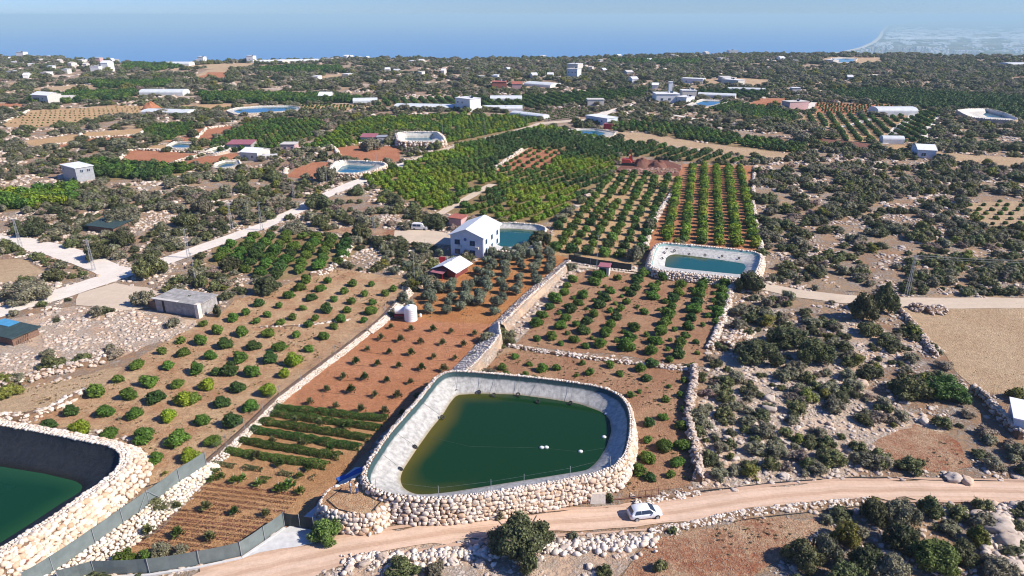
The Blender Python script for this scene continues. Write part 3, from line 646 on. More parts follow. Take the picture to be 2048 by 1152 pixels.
left_wat = [(-300, 990), (-200, 930), (-100, 925), (0, 933), (87, 947), (150, 962), (166, 972), (160, 985), (128, 1003), (60, 1048), (0, 1086), (-60, 1126), (-200, 1160)]
pond('dark green pond with wrinkled black liner and cream boulder bank, left front corner', left_rim, left_wat, 2.4, 0.1, L_BLACK, W_GREEN, wall_w=(1.0, 3.4), size=0.24, wsize=0.37, n=150, seed=21)
L_PALE = liner_mat('pale grey liner', (0.60, 0.58, 0.53), (0.16, 0.28, 0.27), 1.3, 1.5)
pond('teal pond with white dusty liner and tyres, beside the round dark carob tree', [(1302, 532), (1308, 505), (1316, 490), (1330, 487), (1400, 493), (1460, 499), (1512, 505), (1520, 512), (1516, 530), (1505, 553), (1480, 556), (1440, 552), (1380, 546), (1320, 540)], [(1329, 534), (1332, 516), (1340, 510), (1352, 508), (1400, 514), (1450, 521), (1488, 527), (1492, 534), (1483, 549), (1440, 545), (1380, 539)], 1.8, 0.3, L_PALE, W_TEAL, wall_w=(0.7, 1.4), size=0.26, wsize=0.34, n=110, side=Vector((-0.5, 0.8, 0)), sh=4, seed=31)
L_CREAM = liner_mat('cream pond liner', (0.62, 0.58, 0.50), (0.62, 0.58, 0.50), 1.2, 1.5)
pond('teal pond behind the white two storey house', [(985, 446), (1020, 446), (1075, 450), (1090, 456), (1085, 475), (1062, 502), (1000, 502), (975, 490), (975, 460)], [(992, 457), (1030, 457), (1072, 461), (1078, 466), (1052, 492), (1005, 494), (985, 485)], 1.5, 0.3, L_PALE, W_TEAL, wall_w=(0.5, 1.0), size=0.25, wsize=0.3, n=70, wall=False, seed=41, side=Vector((0, 1, 0)), sh=2)
pond('small blue pond with cream rim beside the white road and red field', [(658, 343), (664, 333), (673, 324), (688, 321), (730, 323), (764, 325), (771, 330), (745, 341), (718, 347), (690, 347)], [(674, 343), (684, 333), (698, 329), (730, 330), (750, 332), (735, 340), (712, 345), (690, 345)], 1.8, 0.2, L_CREAM, W_BLUE, wall_w=(0.7, 1.4), size=0.35, wsize=0.5, n=70, seed=51)
pond('cream lined pond with narrow blue water above a stony slope', [(795, 268), (800, 265), (835, 264), (872, 264), (882, 272), (887, 279), (880, 284), (840, 283), (800, 283)], [(810, 278), (812, 275), (835, 274), (860, 274), (865, 278), (862, 280.5), (840, 281), (812, 281)], 3.0, 0.4, L_CREAM, W_BLUE, wall_w=(0.8, 1.6), size=0.4, wsize=0.6, n=60, seed=61)
def far_pond(label, rim, wat, rz=1.0, wz=0.4, wm=None, seed=70):
    pond(label, rim, wat, rz, wz, L_CREAM, wm or W_BLUE, wall_w=(0.35, 1.3), size=0.28, wall=False, n=110, seed=seed, stone='cream_stone', embank='rubble')
far_pond('long pale blue pond with white rim beyond the golden field', [(453, 221), (475, 215), (520, 212), (577, 211), (598, 214), (600, 220), (560, 224), (512, 227), (470, 228)], [(466, 221.5), (482, 216.5), (520, 214.5), (575, 213), (592, 215.5), (592, 219), (560, 222), (512, 225), (475, 226)], seed=71)
far_pond('small teal pond beside a red field and lone bush', [(333, 293), (340, 288), (350, 283), (388, 285), (392, 292), (378, 297), (345, 297)], [(342, 292), (348, 289), (355, 286), (382, 287), (380, 293), (370, 295), (348, 295)], wm=W_TEAL, seed=72)
far_pond('narrow pale green pond beside the maroon roofed shed', [(408, 304), (425, 297), (450, 291), (462, 294), (452, 302), (430, 307)], [(418, 303.5), (430, 299), (448, 294), (453, 296), (445, 301), (430, 305)], wm=W_TEAL, seed=73)
far_pond('pale green pond in front of the white walled house', [(424, 334), (434, 326), (450, 321), (476, 320), (480, 328), (468, 334), (445, 337)], [(433, 333), (441, 327), (453, 324), (470, 323), (471, 328), (462, 332), (445, 334)], wm=W_TEAL, seed=74)
far_pond('dark blue pond beside the long white shed and fallow strip', [(1120, 262), (1158, 257), (1190, 258), (1231, 265), (1224, 272), (1196, 276), (1170, 272)], [(1144, 265), (1163, 260), (1190, 261), (1211, 266), (1197, 272), (1175, 269)], seed=75)
far_pond('pale blue pool with cream wall beside the white villa', [(1372, 210), (1405, 198), (1442, 200), (1456, 204), (1436, 210), (1405, 215)], [(1391, 207.5), (1409, 201), (1437, 202.5), (1441, 205), (1425, 210), (1404, 212.5)], seed=76)
far_pond('bright blue pond with white rim near the skyline', [(1655, 124), (1664, 116), (1690, 114.5), (1714, 117), (1708, 125.5), (1680, 126)], [(1663, 123), (1669, 118), (1690, 117), (1708, 119), (1704, 124), (1680, 124.5)], seed=77)
far_pond('white lined empty looking pond at the right among scrub', [(1914, 220), (1940, 217.5), (1974, 217), (2010, 226), (2034, 236), (2032, 241), (1980, 238), (1945, 235), (1928, 228)], [(1966, 229), (1975, 223), (1992, 226), (2013, 233), (2008, 236), (1975, 234)], rz=2.5, wz=0.6, seed=78)

# pond details: tyres, floats, ropes
def torus_mesh(name, R_, r_, mat):
    bm = bmesh.new(); n, k = 14, 8; vs = [[bm.verts.new(((R_+r_*math.cos(b))*math.cos(a), (R_+r_*math.cos(b))*math.sin(a), r_*math.sin(b))) for b in [2*math.pi*j/k for j in range(k)]] for a in [2*math.pi*i/n for i in range(n)]]
    for i in range(n):
        for j in range(k): bm.faces.new((vs[i][j], vs[(i+1) % n][j], vs[(i+1) % n][(j+1) % k], vs[i][(j+1) % k]))
    me = bpy.data.meshes.new(name); bm.to_mesh(me); bm.free(); me.materials.append(mat); return me
tyre_me = torus_mesh('tyre', 0.26, 0.10, M['black'])
rope_m = plain('thin rope', (0.12, 0.12, 0.11), 0.9)
def near_rim(p, loop): return min(loop, key=lambda q: (q.x-p.x)**2+(q.y-p.y)**2)
def tyre(px, py, z, c, label, slope_to=None, ropeto=None, grp=None):
    p = P(px, py, z); o = link('tyre', tyre_me); o.location = p; d = (c-p); d.z = 0; d.normalize()
    ax = Vector((d.x, d.y, 1.1)).normalized(); o.rotation_euler = ax.to_track_quat('Z', 'Y').to_euler(); tag(o, label, 'tyre', grp)
    if ropeto is not None:
        r = MB().tube(p, ropeto+Vector((0, 0, 0)), 0.02, n=4).part('rope', rope_m); tag(r, 'rope to the '+' '.join(label.replace('lying at the water ', '').split()[:13]), 'rope', 'ropes down the pond liner')
sides = ['left corner of the far bank', 'far bank near its left end', 'middle of the far bank', 'far bank right of its middle', 'far bank near its right end']
for (tx, ty, lab) in [(913, 783, 'old tyre on the large pond liner near its far left corner'), (958, 784, 'leftmost old tyre lying at the water on the far bank of the large pond'), (988, 790, 'second old tyre from left at the far bank of the large pond'), (1036, 789, 'third old tyre from left at the far bank of the large pond'), (1076, 803, 'fourth old tyre from left at the far bank of the large pond'), (1141, 806, 'rightmost old tyre at the far bank of the large pond'),
                      (885, 834, 'farthest old tyre on the left bank of the large pond'), (831, 893, 'middle old tyre on the left bank of the large pond'), (802, 937, 'nearest old tyre on the left bank of the large pond')]:
    p0 = P(tx, ty, 1.2); rr = near_rim(p0, rimM); tyre(tx, ty, 1.22, cM, lab, ropeto=Vector((rr.x, rr.y, 3.22)))
for k, (tx, ty) in enumerate([(1334, 498), (1349, 501), (1378, 508), (1410, 510), (1444, 512), (1478, 516), (1329, 505), (1325, 516)]):
    tyre(tx, ty, 1.0, P(1400, 530), ['leftmost', 'second', 'third', 'fourth', 'fifth', 'rightmost', 'upper', 'lower'][k]+' old tyre on the %s liner of the teal pond' % ('far' if k < 6 else 'left'))
def buoy(px, py, label, two=False):
    mb_V, mb_F = ICO2; Vv = mb_V*np.array([0.28, 0.2, 0.2]); Ff = mb_F
    if two: Vv = np.concatenate([Vv-[0.27, 0, 0], Vv+[0.27, 0.03, 0]]); Ff = np.concatenate([Ff, Ff+len(mb_V)])
    o = link('float', npmesh('float', Vv, Ff, M['white'], True)); o.location = P(px, py, 1.02); o.scale = (1.2, 1.2, 1.2); tag(o, label, 'float')
buoy(1088, 895, 'pair of white floats on the large green pond', True); buoy(1161, 903, 'single white float right of the double float on the pond')
buoy(1213, 828, 'small white float against the far right liner'); buoy(1208, 874, 'small white float against the right liner'); buoy(1176, 808, 'small white float by the far right bank')
rp = MB(); pts = [P(855, 873, 1.0), P(940, 893, 0.97), P(1088, 896, 0.97), P(1161, 904, 0.97), P(1215, 895, 1.2)]
for a_, b_ in zip(pts[:-1], pts[1:]): rp.tube(a_, b_, 0.01, n=4)
tag(rp.part('rope', plain('pale rope', (0.10, 0.16, 0.11))), 'thin rope strung across the large pond through the white floats', 'rope')
# terrace at the left front corner of the main pond
ter = [(640, 1003), (662, 975), (690, 968), (716, 955), (735, 962), (752, 985), (790, 997), (762, 1012), (744, 1028), (700, 1026), (655, 1018)]
tw = PL(ter, 2.4); tb = [p+(p-P(712, 995, 0)).normalized()*0.0 for p in tw]
cT = sum(tw, Vector())/len(tw); cT.z = 0; n_ = 60; tl = polar([Vector((p.x, p.y, 0)) for p in tw], n_, cT); tbase = offset_loop(tl, 0.9)
tt = thing('stone_terrace', 'gravel topped stone terrace where the two people stand, corner of the large pond', 'terrace', (cT.x, cT.y, 0))
loft('gravel_top', [Z([p-cT for p in tbase], -0.02), Z([p-cT for p in tl], 2.4)], M['soil_gold'], tt, cap=True)
C, S, rg = slope_stones([p-cT+Vector((0, 0, 2.4)) for p in tl+[tl[0]]], [p-cT+Vector((0, 0, 0.1)) for p in tbase+[tbase[0]]], 0.34, 99)
Vv, Ff = stones_arrays(C, S, rg, ROCKS2, 0.8); link('stone_facing', npmesh('stone_facing', Vv, Ff, M['wall_stone']), tt)
pp = MB()
for a_, b_ in [((655, 1000), (684, 976)), ((655, 1000), (676, 1018)), ((762, 1003), (744, 1022)), ((676, 1018), (715, 1028))]:
    pp.tube(P(*a_, 2.5), P(*b_, 2.5), 0.05)
tag(pp.part('pipe', M['dark']), 'thin dark pipes laid round the gravel terrace edge', 'pipe')

# ------------------------------------------------------------------ walls and banks
def bank(name, top_px, bot_px, zt, label, size=0.35, seed=1, mat='cream_stone', cat='wall', core='earth_core', back=1.2, zb=0.1):
    n = 30; tp = resample_n(PL(top_px, zt), n); bt = resample_n(PL(bot_px, zb), n)
    C, S, rg = slope_stones(tp, bt, size, seed); Vv, Ff = stones_arrays(C, S, rg, ROCKS2 if size > 0.4 else ROCKS1, 0.8)
    t = thing(name, label, cat); link('stone_facing', npmesh('stone_facing', Vv, Ff, M[mat]), t)
    bk = []
    for i in range(n):
        d = (tp[i]-bt[i]); d.z = 0; d = d.normalized() if d.length > 1e-3 else Vector((0, 1, 0)); bk.append(tp[i]+d*back*1.2)
    loft('earth_fill', [Z(bt, -0.05), [p-Vector((0, 0, 0.08)) for p in tp], [b_*1.0-Vector((0, 0, 0.15)) for b_ in bk], [Vector((b_.x+(b_.x-t_.x)*1.2, b_.y+(b_.y-t_.y)*1.2, -0.05)) for b_, t_ in zip(bk, tp)]], M[core], t, closed=False)
    return t
fA_top = [(60, 1170), (108, 1140), (191, 1085), (299, 1008), (360, 962), (413, 928)]
bank('retaining_wall', fA_top, [(160, 1175), (195, 1148), (300, 1066), (365, 1010), (405, 968), (440, 932)], 1.0, 'cream boulder retaining wall under the grey shade cloth fence', 0.30, 101)
bank('retaining_wall', [(413, 928), (490, 860), (560, 792), (640, 732), (700, 688), (735, 660)], [(437, 934), (505, 868), (572, 800), (648, 740), (706, 697), (742, 667)], 0.6, 'low pale kerb wall between the citrus orchard and the red sapling field', 0.22, 102, back=0.6)
bank('retaining_wall', [(735, 660), (770, 630), (806, 590), (818, 575)], [(745, 668), (780, 640), (812, 604), (826, 588)], 0.8, 'whitewashed wall beside the water tank', 0.22, 103, mat='rim_stone', back=0.6)
bank('retaining_wall', [(925, 749), (955, 722), (980, 695), (1001, 668), (997, 645)], [(893, 752), (925, 720), (950, 695), (975, 668), (983, 653)], 2.2, 'tall whitish rubble wall at the corner of the red field and large pond', 0.3, 104, mat='rim_stone', back=0.3, core='rubble')
bank('retaining_wall', [(1004, 648), (1040, 612), (1080, 575), (1115, 545), (1140, 522)], [(985, 652), (1018, 618), (1058, 580), (1098, 548), (1130, 522)], 1.3, 'orange and white rubble bank climbing between the olives and brown orchard', 0.36, 105, mat='wall_stone', back=0.5, core='rubble')
stone_wall('stone_wall', [(1018, 692), (1060, 700), (1120, 710), (1200, 720), (1290, 731), (1350, 738), (1390, 742)], 'low white dry stone wall between the brown orchard and young trees', height=0.6, width=0.8, size=0.25, seed=110, mat='rim_stone')
stone_wall('stone_wall', [(1388, 742), (1386, 775), (1378, 815), (1378, 850), (1386, 890), (1394, 930), (1397, 965)], 'grey dry stone wall dividing the young trees from rocky scrub', height=1.5, width=1.1, size=0.3, seed=111, mat='field_stone')
stone_wall('stone_wall', [(1461, 570), (1457, 605), (1444, 640), (1428, 680), (1418, 700)], 'white crumbling wall along the right side of the brown orchard', height=0.9, width=1.2, size=0.3, seed=112, mat='rim_stone')
stone_wall('stone_wall', [(1509, 335), (1507, 370), (1505, 400), (1510, 440), (1520, 480), (1524, 510)], 'white stone wall right of the bright citrus rows', height=0.8, width=1.0, size=0.35, seed=113, mat='rim_stone')
stone_wall('stone_wall', [(1360, 358), (1345, 385), (1325, 415), (1310, 440), (1298, 470), (1290, 495)], 'pale stone wall left of the bright citrus rows', height=0.8, width=1.2, size=0.35, seed=114, mat='rim_stone')
stone_wall('stone_wall', [(-20, 775), (40, 768), (100, 748), (160, 735), (215, 722)], 'thick white dry stone wall below the left rubble field', height=1.3, width=1.8, size=0.38, seed=115, mat='field_stone')
stone_wall('stone_wall', [(-20, 838), (15, 838), (50, 836), (105, 822), (140, 800), (175, 785)], 'white boulder heap line behind the black lined pond', height=0.9, width=1.8, size=0.34, seed=116, mat='rim_stone')
stone_wall('stone_wall', [(520, 655), (600, 652), (700, 640)], 'short white stone row crossing the left citrus orchard', height=0.3, width=0.5, size=0.25, seed=117, mat='rim_stone')
stone_wall('stone_wall', [(1788, 616), (1812, 636), (1832, 658), (1850, 684), (1868, 712)], 'dark brown stone wall along the straw field', height=1.0, width=1.0, size=0.32, seed=118, mat='field_stone')
stone_wall('stone_wall', [(1940, 782), (1962, 798), (1985, 822), (2010, 850), (2040, 880)], 'weathered stone wall descending to the white roofed house', height=1.6, width=0.8, size=0.3, seed=119, mat='field_stone')
stone_wall('stone_wall', [(1300, 1062), (1380, 1052), (1470, 1030), (1560, 1018), (1650, 1008), (1740, 1003)], 'line of small white stones along the lower edge of the dirt road', height=0.45, width=0.9, size=0.24, seed=120, mat='rim_stone')
stone_wall('stone_wall', [(1270, 1008), (1330, 998), (1400, 989)], 'short row of white stones on the upper road edge beyond the car', height=0.5, width=0.8, size=0.24, seed=121, mat='rim_stone')
stone_wall('stone_wall', [(700, 495), (685, 520), (655, 545), (620, 552)], 'broken white stone wall beside the upper left citrus block', height=0.9, width=1.6, size=0.4, seed=122, mat='rim_stone')
stone_wall('stone_wall', [(1868, 1150), (1950, 1140)], 'short row of pale stones in the bottom right scrub', height=0.5, width=0.9, size=0.3, seed=123)
stone_wall('stone_heap', [(1828, 614), (1850, 624), (1885, 622)], 'dark heap of brushwood and stones on the straw field', 'heap', height=1.2, width=3.4, size=0.35, seed=124, mat='field_stone')
stone_wall('stone_wall', [(1145, 528), (1200, 536), (1290, 548)], 'low kerb of pale stones in front of the dark fence', height=0.4, width=0.6, size=0.25, seed=125, mat='rim_stone')
for k, (pts, lab) in enumerate([([(985, 340), (1015, 321), (1050, 294)], 'white bank beside the red tree rows in the central orchard'), ([(610, 303), (650, 298), (745, 285)], 'thin cream wall behind the red field with the lone tree'),
        ([(570, 352), (572, 340), (588, 331)], 'curved pale wall left of the small blue pond'), ([(662, 292), (672, 300), (678, 312)], 'short cream wall at the left of the red field'), ([(495, 312), (560, 300), (640, 297)], 'thin cream wall right of the white walled house'),
        ([(160, 285), (162, 268), (170, 265)], 'cream wall stub between two golden terraces'), ([(52, 300), (100, 292), (160, 285)], 'long low cream wall below the left golden terrace'), ([(165, 278), (275, 272), (296, 258)], 'long low cream wall below the right golden terrace'),
        ([(338, 331), (370, 319), (425, 306)], 'cream wall crossing between two red fields'), ([(232, 328), (252, 305), (268, 300), (340, 303), (420, 307)], 'curved cream wall along the top of the red field'), ([(388, 283), (412, 258), (470, 251)], 'cream wall along the upper red field'),
        ([(0, 248), (30, 236), (58, 222)], 'pale bank at the left end of the golden field'), ([(1206, 292), (1230, 296)], 'small rubble pile behind the excavation')]):
    stone_wall('stone_wall', pts, lab, height=1.0, width=1.2, size=0.5, seed=130+k, mat='cream_stone')
# ------------------------------------------------------------------ foliage prototypes (unit radius, base at z=0)
def crown_arrays(nblob, nleaf, leaf, seed, tall=0.8, spread=0.55, rb=(0.34, 0.52), up=0.25, core=True, base=0.0):
    r = np.random.default_rng(seed); B = []
    for k in range(nblob):
        d = r.normal(size=3); d /= np.linalg.norm(d); d[2] = abs(d[2])*1.1-0.25
        rad = r.uniform(*rb); B.append((d*spread*r.uniform(0.55, 1.15), rad))
    B.append((np.array([0, 0, 0.0]), 0.6))
    C = np.array([b_[0] for b_ in B]); Rb = np.array([b_[1] for b_ in B]); wgt = Rb**2/np.sum(Rb**2)
    k = r.choice(len(B), size=nleaf*3, p=wgt); d = r.normal(size=(nleaf*3, 3)); d /= np.linalg.norm(d, axis=1)[:, None]
    p = C[k]+d*(Rb[k]*(0.76+0.40*r.random(nleaf*3)+(r.random(nleaf*3) > 0.86)*r.random(nleaf*3)*0.38))[:, None]
    dist = np.linalg.norm(p[:, None, :]-C[None], axis=2)/Rb[None]; dist[np.arange(len(k)), k] = 9
    ok = (dist.min(axis=1) > 0.88) & (p[:, 2] > -0.62); p = p[ok][:nleaf]; d = d[ok][:nleaf]; n = len(p)
    nn = d+r.normal(size=(n, 3))*0.55+np.array([0, 0, up]); nn /= np.linalg.norm(nn, axis=1)[:, None]
    t = r.normal(size=(n, 3)); t -= (t*nn).sum(1)[:, None]*nn; t /= np.linalg.norm(t, axis=1)[:, None]; b_ = np.cross(nn, t)
    s1 = leaf*r.uniform(0.6, 1.4, n)[:, None]; s2 = s1*r.uniform(0.45, 0.8, n)[:, None]
    V = np.stack([p-t*s1, p-b_*s2+nn*s1*0.15, p+t*s1, p+b_*s2], axis=1).reshape(-1, 3); F = np.arange(4*n).reshape(n, 4)
    F = np.concatenate([F[:, [0, 1, 2]], F[:, [0, 2, 3]]])
    if core:
        CV, CF = ICO1; off = len(V); vs = [V]; fs = [F]
        for c_, r_ in B:
            vs.append(CV*r_*0.80+c_+r.normal(size=CV.shape)*0.03); fs.append(CF+off); off += len(CV)
        V = np.concatenate(vs); F = np.concatenate(fs)
    V[:, 2] += 0.55; V[:, 2] = np.maximum(V[:, 2], -0.02)*tall+base
    rad = np.hypot(V[:, 0], V[:, 1]); V[:, :2] *= (1/max(1.0, np.percentile(rad, 97)))
    return V, F
def crown(name, mat, *a, **k):
    V, F = crown_arrays(*a, **k); return npmesh(name, V, F, M[mat] if isinstance(mat, str) else mat)
def trunk_mesh(name, h, r0, limbs=3, seed=1, reach=0.5, n=6):
    rg = random.Random(seed); mb = MB(); f = Vector((rg.uniform(-.05, .05), rg.uniform(-.05, .05), h*0.5)); mb.tube((0, 0, -0.05), f, r0, r0*0.8, n)
    for k in range(limbs):
        a = 2*math.pi*k/limbs+rg.uniform(-.4, .4); m_ = f+Vector((math.cos(a)*reach*0.45, math.sin(a)*reach*0.45, h*0.35)); e = m_+Vector((math.cos(a)*reach*0.4, math.sin(a)*reach*0.4, h*0.4))
        mb.tube(f, m_, r0*0.6, r0*0.4, n); mb.tube(m_, e, r0*0.4, r0*0.2, n)
    return mb.mesh(name, M['bark'])
CIT_N = [crown('crown', ['citrus', 'citrus', 'citrus_dark', 'citrus'][k], 17, 1150, 0.10, 200+k, tall=0.92, spread=0.64, rb=(0.18, 0.42)) for k in range(4)]
CIT_BR = [crown('crown', 'citrus_bright', 17, 1050, 0.10, 210+k, tall=0.92, spread=0.64, rb=(0.18, 0.42)) for k in range(2)]
CIT_F = [crown('citrus_tree', 'citrus', 8, 260, 0.15, 220+k, tall=0.85) for k in range(3)]
CIT_FB = [crown('citrus_tree', 'citrus_bright', 8, 260, 0.15, 225+k, tall=0.85) for k in range(2)]
CIT_FD = [crown('citrus_tree', 'citrus_dark', 8, 260, 0.15, 228+k, tall=0.85) for k in range(2)]
OLV = [crown('crown', 'olive', 12, 900, 0.075, 230+k, tall=1.05, spread=0.6, rb=(0.24, 0.42), base=0.2) for k in range(4)]
T_CIT = trunk_mesh('trunk', 0.7, 0.07, 3, 5, 0.4); T_OLV = trunk_mesh('trunk', 1.1, 0.08, 3, 6, 0.5)
SHR = {}
for k, (nm, mt) in enumerate([('dark green', 'scrub_dark'), ('grey green', 'scrub_grey'), ('olive green', 'scrub_green'), ('dark green', 'scrub_dark'), ('grey green', 'scrub_grey'), ('yellow green', 'scrub_yellow'), ('dry brown', 'scrub_dry'), ('olive green', 'scrub_green')]):
    SHR[k] = (nm, crown('shrub', mt, 18, 760, 0.085, 300+k, tall=0.60+0.08*(k % 3), spread=0.80, rb=(0.16, 0.42)))
def spiky(name, mat, seed, n=110, tall=1.0, leaf=0.13):
    r = np.random.default_rng(seed); V = []; F = []
    for i in range(n):
        a = r.uniform(0, 6.28); t = r.uniform(0.15, 1); rr = t*0.55*r.uniform(0.1, 1); c = np.array([math.cos(a)*rr, math.sin(a)*rr, 0.1+tall*(1-t*0.75)*r.uniform(0.4, 1)])
        d = np.array([math.cos(a), math.sin(a), r.uniform(0.3, 1.4)]); d /= np.linalg.norm(d); s = np.cross(d, r.normal(size=3)); s /= np.linalg.norm(s)
        k = len(V); V += [c-d*leaf, c+s*leaf*0.4, c+d*leaf*1.3, c-s*leaf*0.4]; F += [(k, k+1, k+2, k+3)]
    return npmesh(name, np.array(V), F, M[mat])
SAP = [spiky('leaves', 'scrub_green' if k else 'citrus_dark', 400+k, 150, 1.0, 0.16) for k in range(3)]; SAPG = [spiky('leaves', 'citrus', 410+k, 160) for k in range(2)]
T_SAP = MB().tube((0, 0, -0.03), (0.02, 0, 0.7), 0.035, 0.02, 5).mesh('stem', M['bark'])

CITRUS = []  # (x, y, r, kind, label, group, parts)
def add_citrus(x, y, r, kind, label, group, parts=True): CITRUS.append((x, y, r, kind, label, group, parts))
# orchard A: placed tree by tree (crown centres), rows counted from the front
A_rows = [
 [(314, 917), (380, 913)],
 [(97, 851), (161, 863), (221, 868), (290, 874), (356, 882), (427, 883)],
 [(142, 823), (210, 825), (271, 828), (337, 835), (403, 842), (465, 846)],
 [(191, 785), (257, 791), (312, 797), (369, 802), (388, 799), (443, 806), (503, 814)],
 [(239, 758), (298, 765), (356, 768), (416, 772), (475, 776), (536, 783)],
 [(276, 729), (337, 731), (394, 740), (436, 743), (460, 741), (507, 745), (569, 748)],
 [(325, 701), (368, 705), (420, 711), (481, 716), (540, 717), (587, 724)],
 [(363, 679), (403, 682), (450, 689), (507, 692), (562, 694), (616, 697)],
 [(408, 646), (436, 661), (484, 665), (537, 667), (594, 668), (646, 672)],
 [(467, 635), (514, 640), (562, 644), (618, 648), (667, 651)],
 [(493, 623), (536, 628), (585, 633), (630, 635), (682, 637), (727, 639)],
 [(519, 606), (559, 609), (606, 614), (653, 618), (694, 619), (740, 622)],
 [(580, 590), (623, 594), (667, 596), (704, 602), (745, 603)],
 [(601, 574), (643, 576), (690, 581), (730, 586), (771, 585)],
 [(613, 559), (657, 560), (705, 566), (744, 566), (786, 576)]]
for j, row in enumerate(A_rows):
    for i, (x, y) in enumerate(row):
        sz = {0: 1.3, 1: 1.55, 2: 1.75}.get(j, 1.5 if j < 8 else 1.38)*random.uniform(0.68, 1.06); p = P(x, y+6, 0)
        br = (j, i) in {(2, 3), (0, 1), (4, 3), (5, 6), (6, 5), (3, 3), (4, 5), (1, 1)}
        add_citrus(p.x, p.y, sz, 'bright' if br else 'near', '%s citrus bush, %s from left in %s row of the golden orchard' % ('bright green' if br else 'round green', ordn(i+1), ordn(j+1)), 'citrus bushes in the golden orchard')
def lattice(poly, o, a, b, jit=0.25, drop=0.0, rng=random):
    O = P(*o); U = P(*a)-O; V_ = P(*b)-O; W = PL(poly); out = []
    det = U.x*V_.y-U.y*V_.x; ii = []; jj = []
    for p in W:
        d = p-O; ii.append((d.x*V_.y-d.y*V_.x)/det); jj.append((U.x*d.y-U.y*d.x)/det)
    for i in range(int(min(ii))-1, int(max(ii))+2):
        for j in range(int(min(jj))-1, int(max(jj))+2):
            p = O+U*i+V_*j; q = proj(p.x, p.y)
            if inpoly([q[0]], [q[1]], poly)[0] and rng.random() >= drop: out.append((p.x+rng.uniform(-jit, jit), p.y+rng.uniform(-jit, jit), i, j))
    return out
def orchard(poly, o, a, b, r, kind, desc, group, jit=0.25, drop=0.03, parts=True, rv=0.15, along='j', fmt=None):
    L = lattice(poly, o, a, b, jit, drop); rows = sorted({q[3] if along == 'j' else q[2] for q in L})
    rows.sort(key=lambda k: np.mean([q[1] if abs(P(*a).y-P(*o).y) < 3 else q[0] for q in L if (q[3] if along == 'j' else q[2]) == k]))
    for rk, k in enumerate(rows):
        mem = sorted([q for q in L if (q[3] if along == 'j' else q[2]) == k], key=lambda q: q[0])
        for m_i, q in enumerate(mem):
            kk = kind if isinstance(kind, str) else random.choice(kind)
            add_citrus(q[0], q[1], r*random.uniform(1-rv, 1+rv), kk, desc % (ordn(m_i+1), ordn(rk+1)), group, parts)
# brown orchard D: columns run away to the upper right
orchard([(1150, 556), (1190, 552), (1310, 552), (1455, 572), (1450, 600), (1425, 660), (1398, 726), (1330, 720), (1220, 704), (1120, 694), (1045, 686), (1075, 640), (1115, 592)],
        (1138, 703), (1188, 711), (1151.5, 683.5), 1.36, 'near', 'round green citrus bush, %s from left in %s row of the brown orchard', 'citrus bushes in the brown orchard', drop=0.06, rv=0.22)
orchard(D_poly, (1170, 697), (1220, 705), (1183.5, 677.5), 0.75, 'near', 'small thin citrus bush, %s from left in %s infill row of the brown orchard', 'small citrus bushes in the brown orchard', drop=0.5, rv=0.3)
for k, (x, y, r) in enumerate([(1030, 713, 0.8), (1057, 728, 0.7), (1085, 738, 1.0), (1114, 736, 0.9), (1165, 725, 0.7), (1179, 745, 0.95), (1220, 731, 1.0), (1238, 747, 0.8), (1280, 738, 1.1), (1303, 728, 1.2), (1293, 757, 1.0), (1368, 760, 0.8), (1153, 749, 0.5), (1278, 781, 0.5), (1338, 772, 0.5), (1262, 790, 0.8),
        (1360, 789, 0.8), (1330, 799, 0.8), (1366, 820, 0.7), (1327, 835, 0.9), (1298, 847, 1.0), (1363, 853, 1.0), (1294, 880, 0.8), (1328, 896, 1.2), (1368, 893, 1.3), (1292, 918, 1.2), (1278, 942, 1.0), (1355, 925, 1.1), (1300, 955, 0.9), (1340, 950, 0.8), (1004, 735, 0.9), (1010, 748, 0.8), (1050, 747, 0.7), (1340, 720, 0.9), (1385, 731, 0.8), (1395, 705, 0.6)]):
    p = P(x, y+4); add_citrus(p.x, p.y, r, 'near', '%s young tree %s the large pond, %s along the strip' % ('bushy' if r > 0.9 else 'spindly', 'behind' if y < 775 else 'on the right of', ordn(k+1)), 'young trees on the strip round the large pond')
orchard([(415, 525), (430, 498), (520, 472), (600, 473), (700, 478), (712, 500), (685, 528), (640, 543), (560, 558), (470, 545)], (440, 520), (470, 525), (452, 507), 1.85, 'near', 'citrus tree, %s from left in %s row of the block beside the white road', 'citrus trees in the block beside the white road', drop=0.02)
orchard([(1300, 500), (1328, 440), (1346, 395), (1362, 345), (1368, 333), (1502, 335), (1500, 400), (1512, 450), (1512, 498), (1400, 490), (1322, 484)], (1403, 486), (1438, 489), (1403.3, 478), 1.72, ['fbright', 'fbright', 'far'], 'bright citrus tree, %s from left in %s row back behind the teal pond', 'bright citrus trees in long straight rows', parts=False, drop=0.0, jit=0.2)
orchard(M2_poly, (1144, 505), (1176, 508), (1154, 490), 1.75, ['far', 'far', 'fdark'], 'citrus tree, %s from left in %s row of the block behind the dark fence', 'citrus trees in the sparse slanting rows', parts=False, drop=0.03)
m1 = lattice(M1_poly, (880, 380), proj(P(880, 380).x+1.92, P(880, 380).y+2.6), proj(P(880, 380).x+4.3, P(880, 380).y-3.1), 0.2, 0.02)
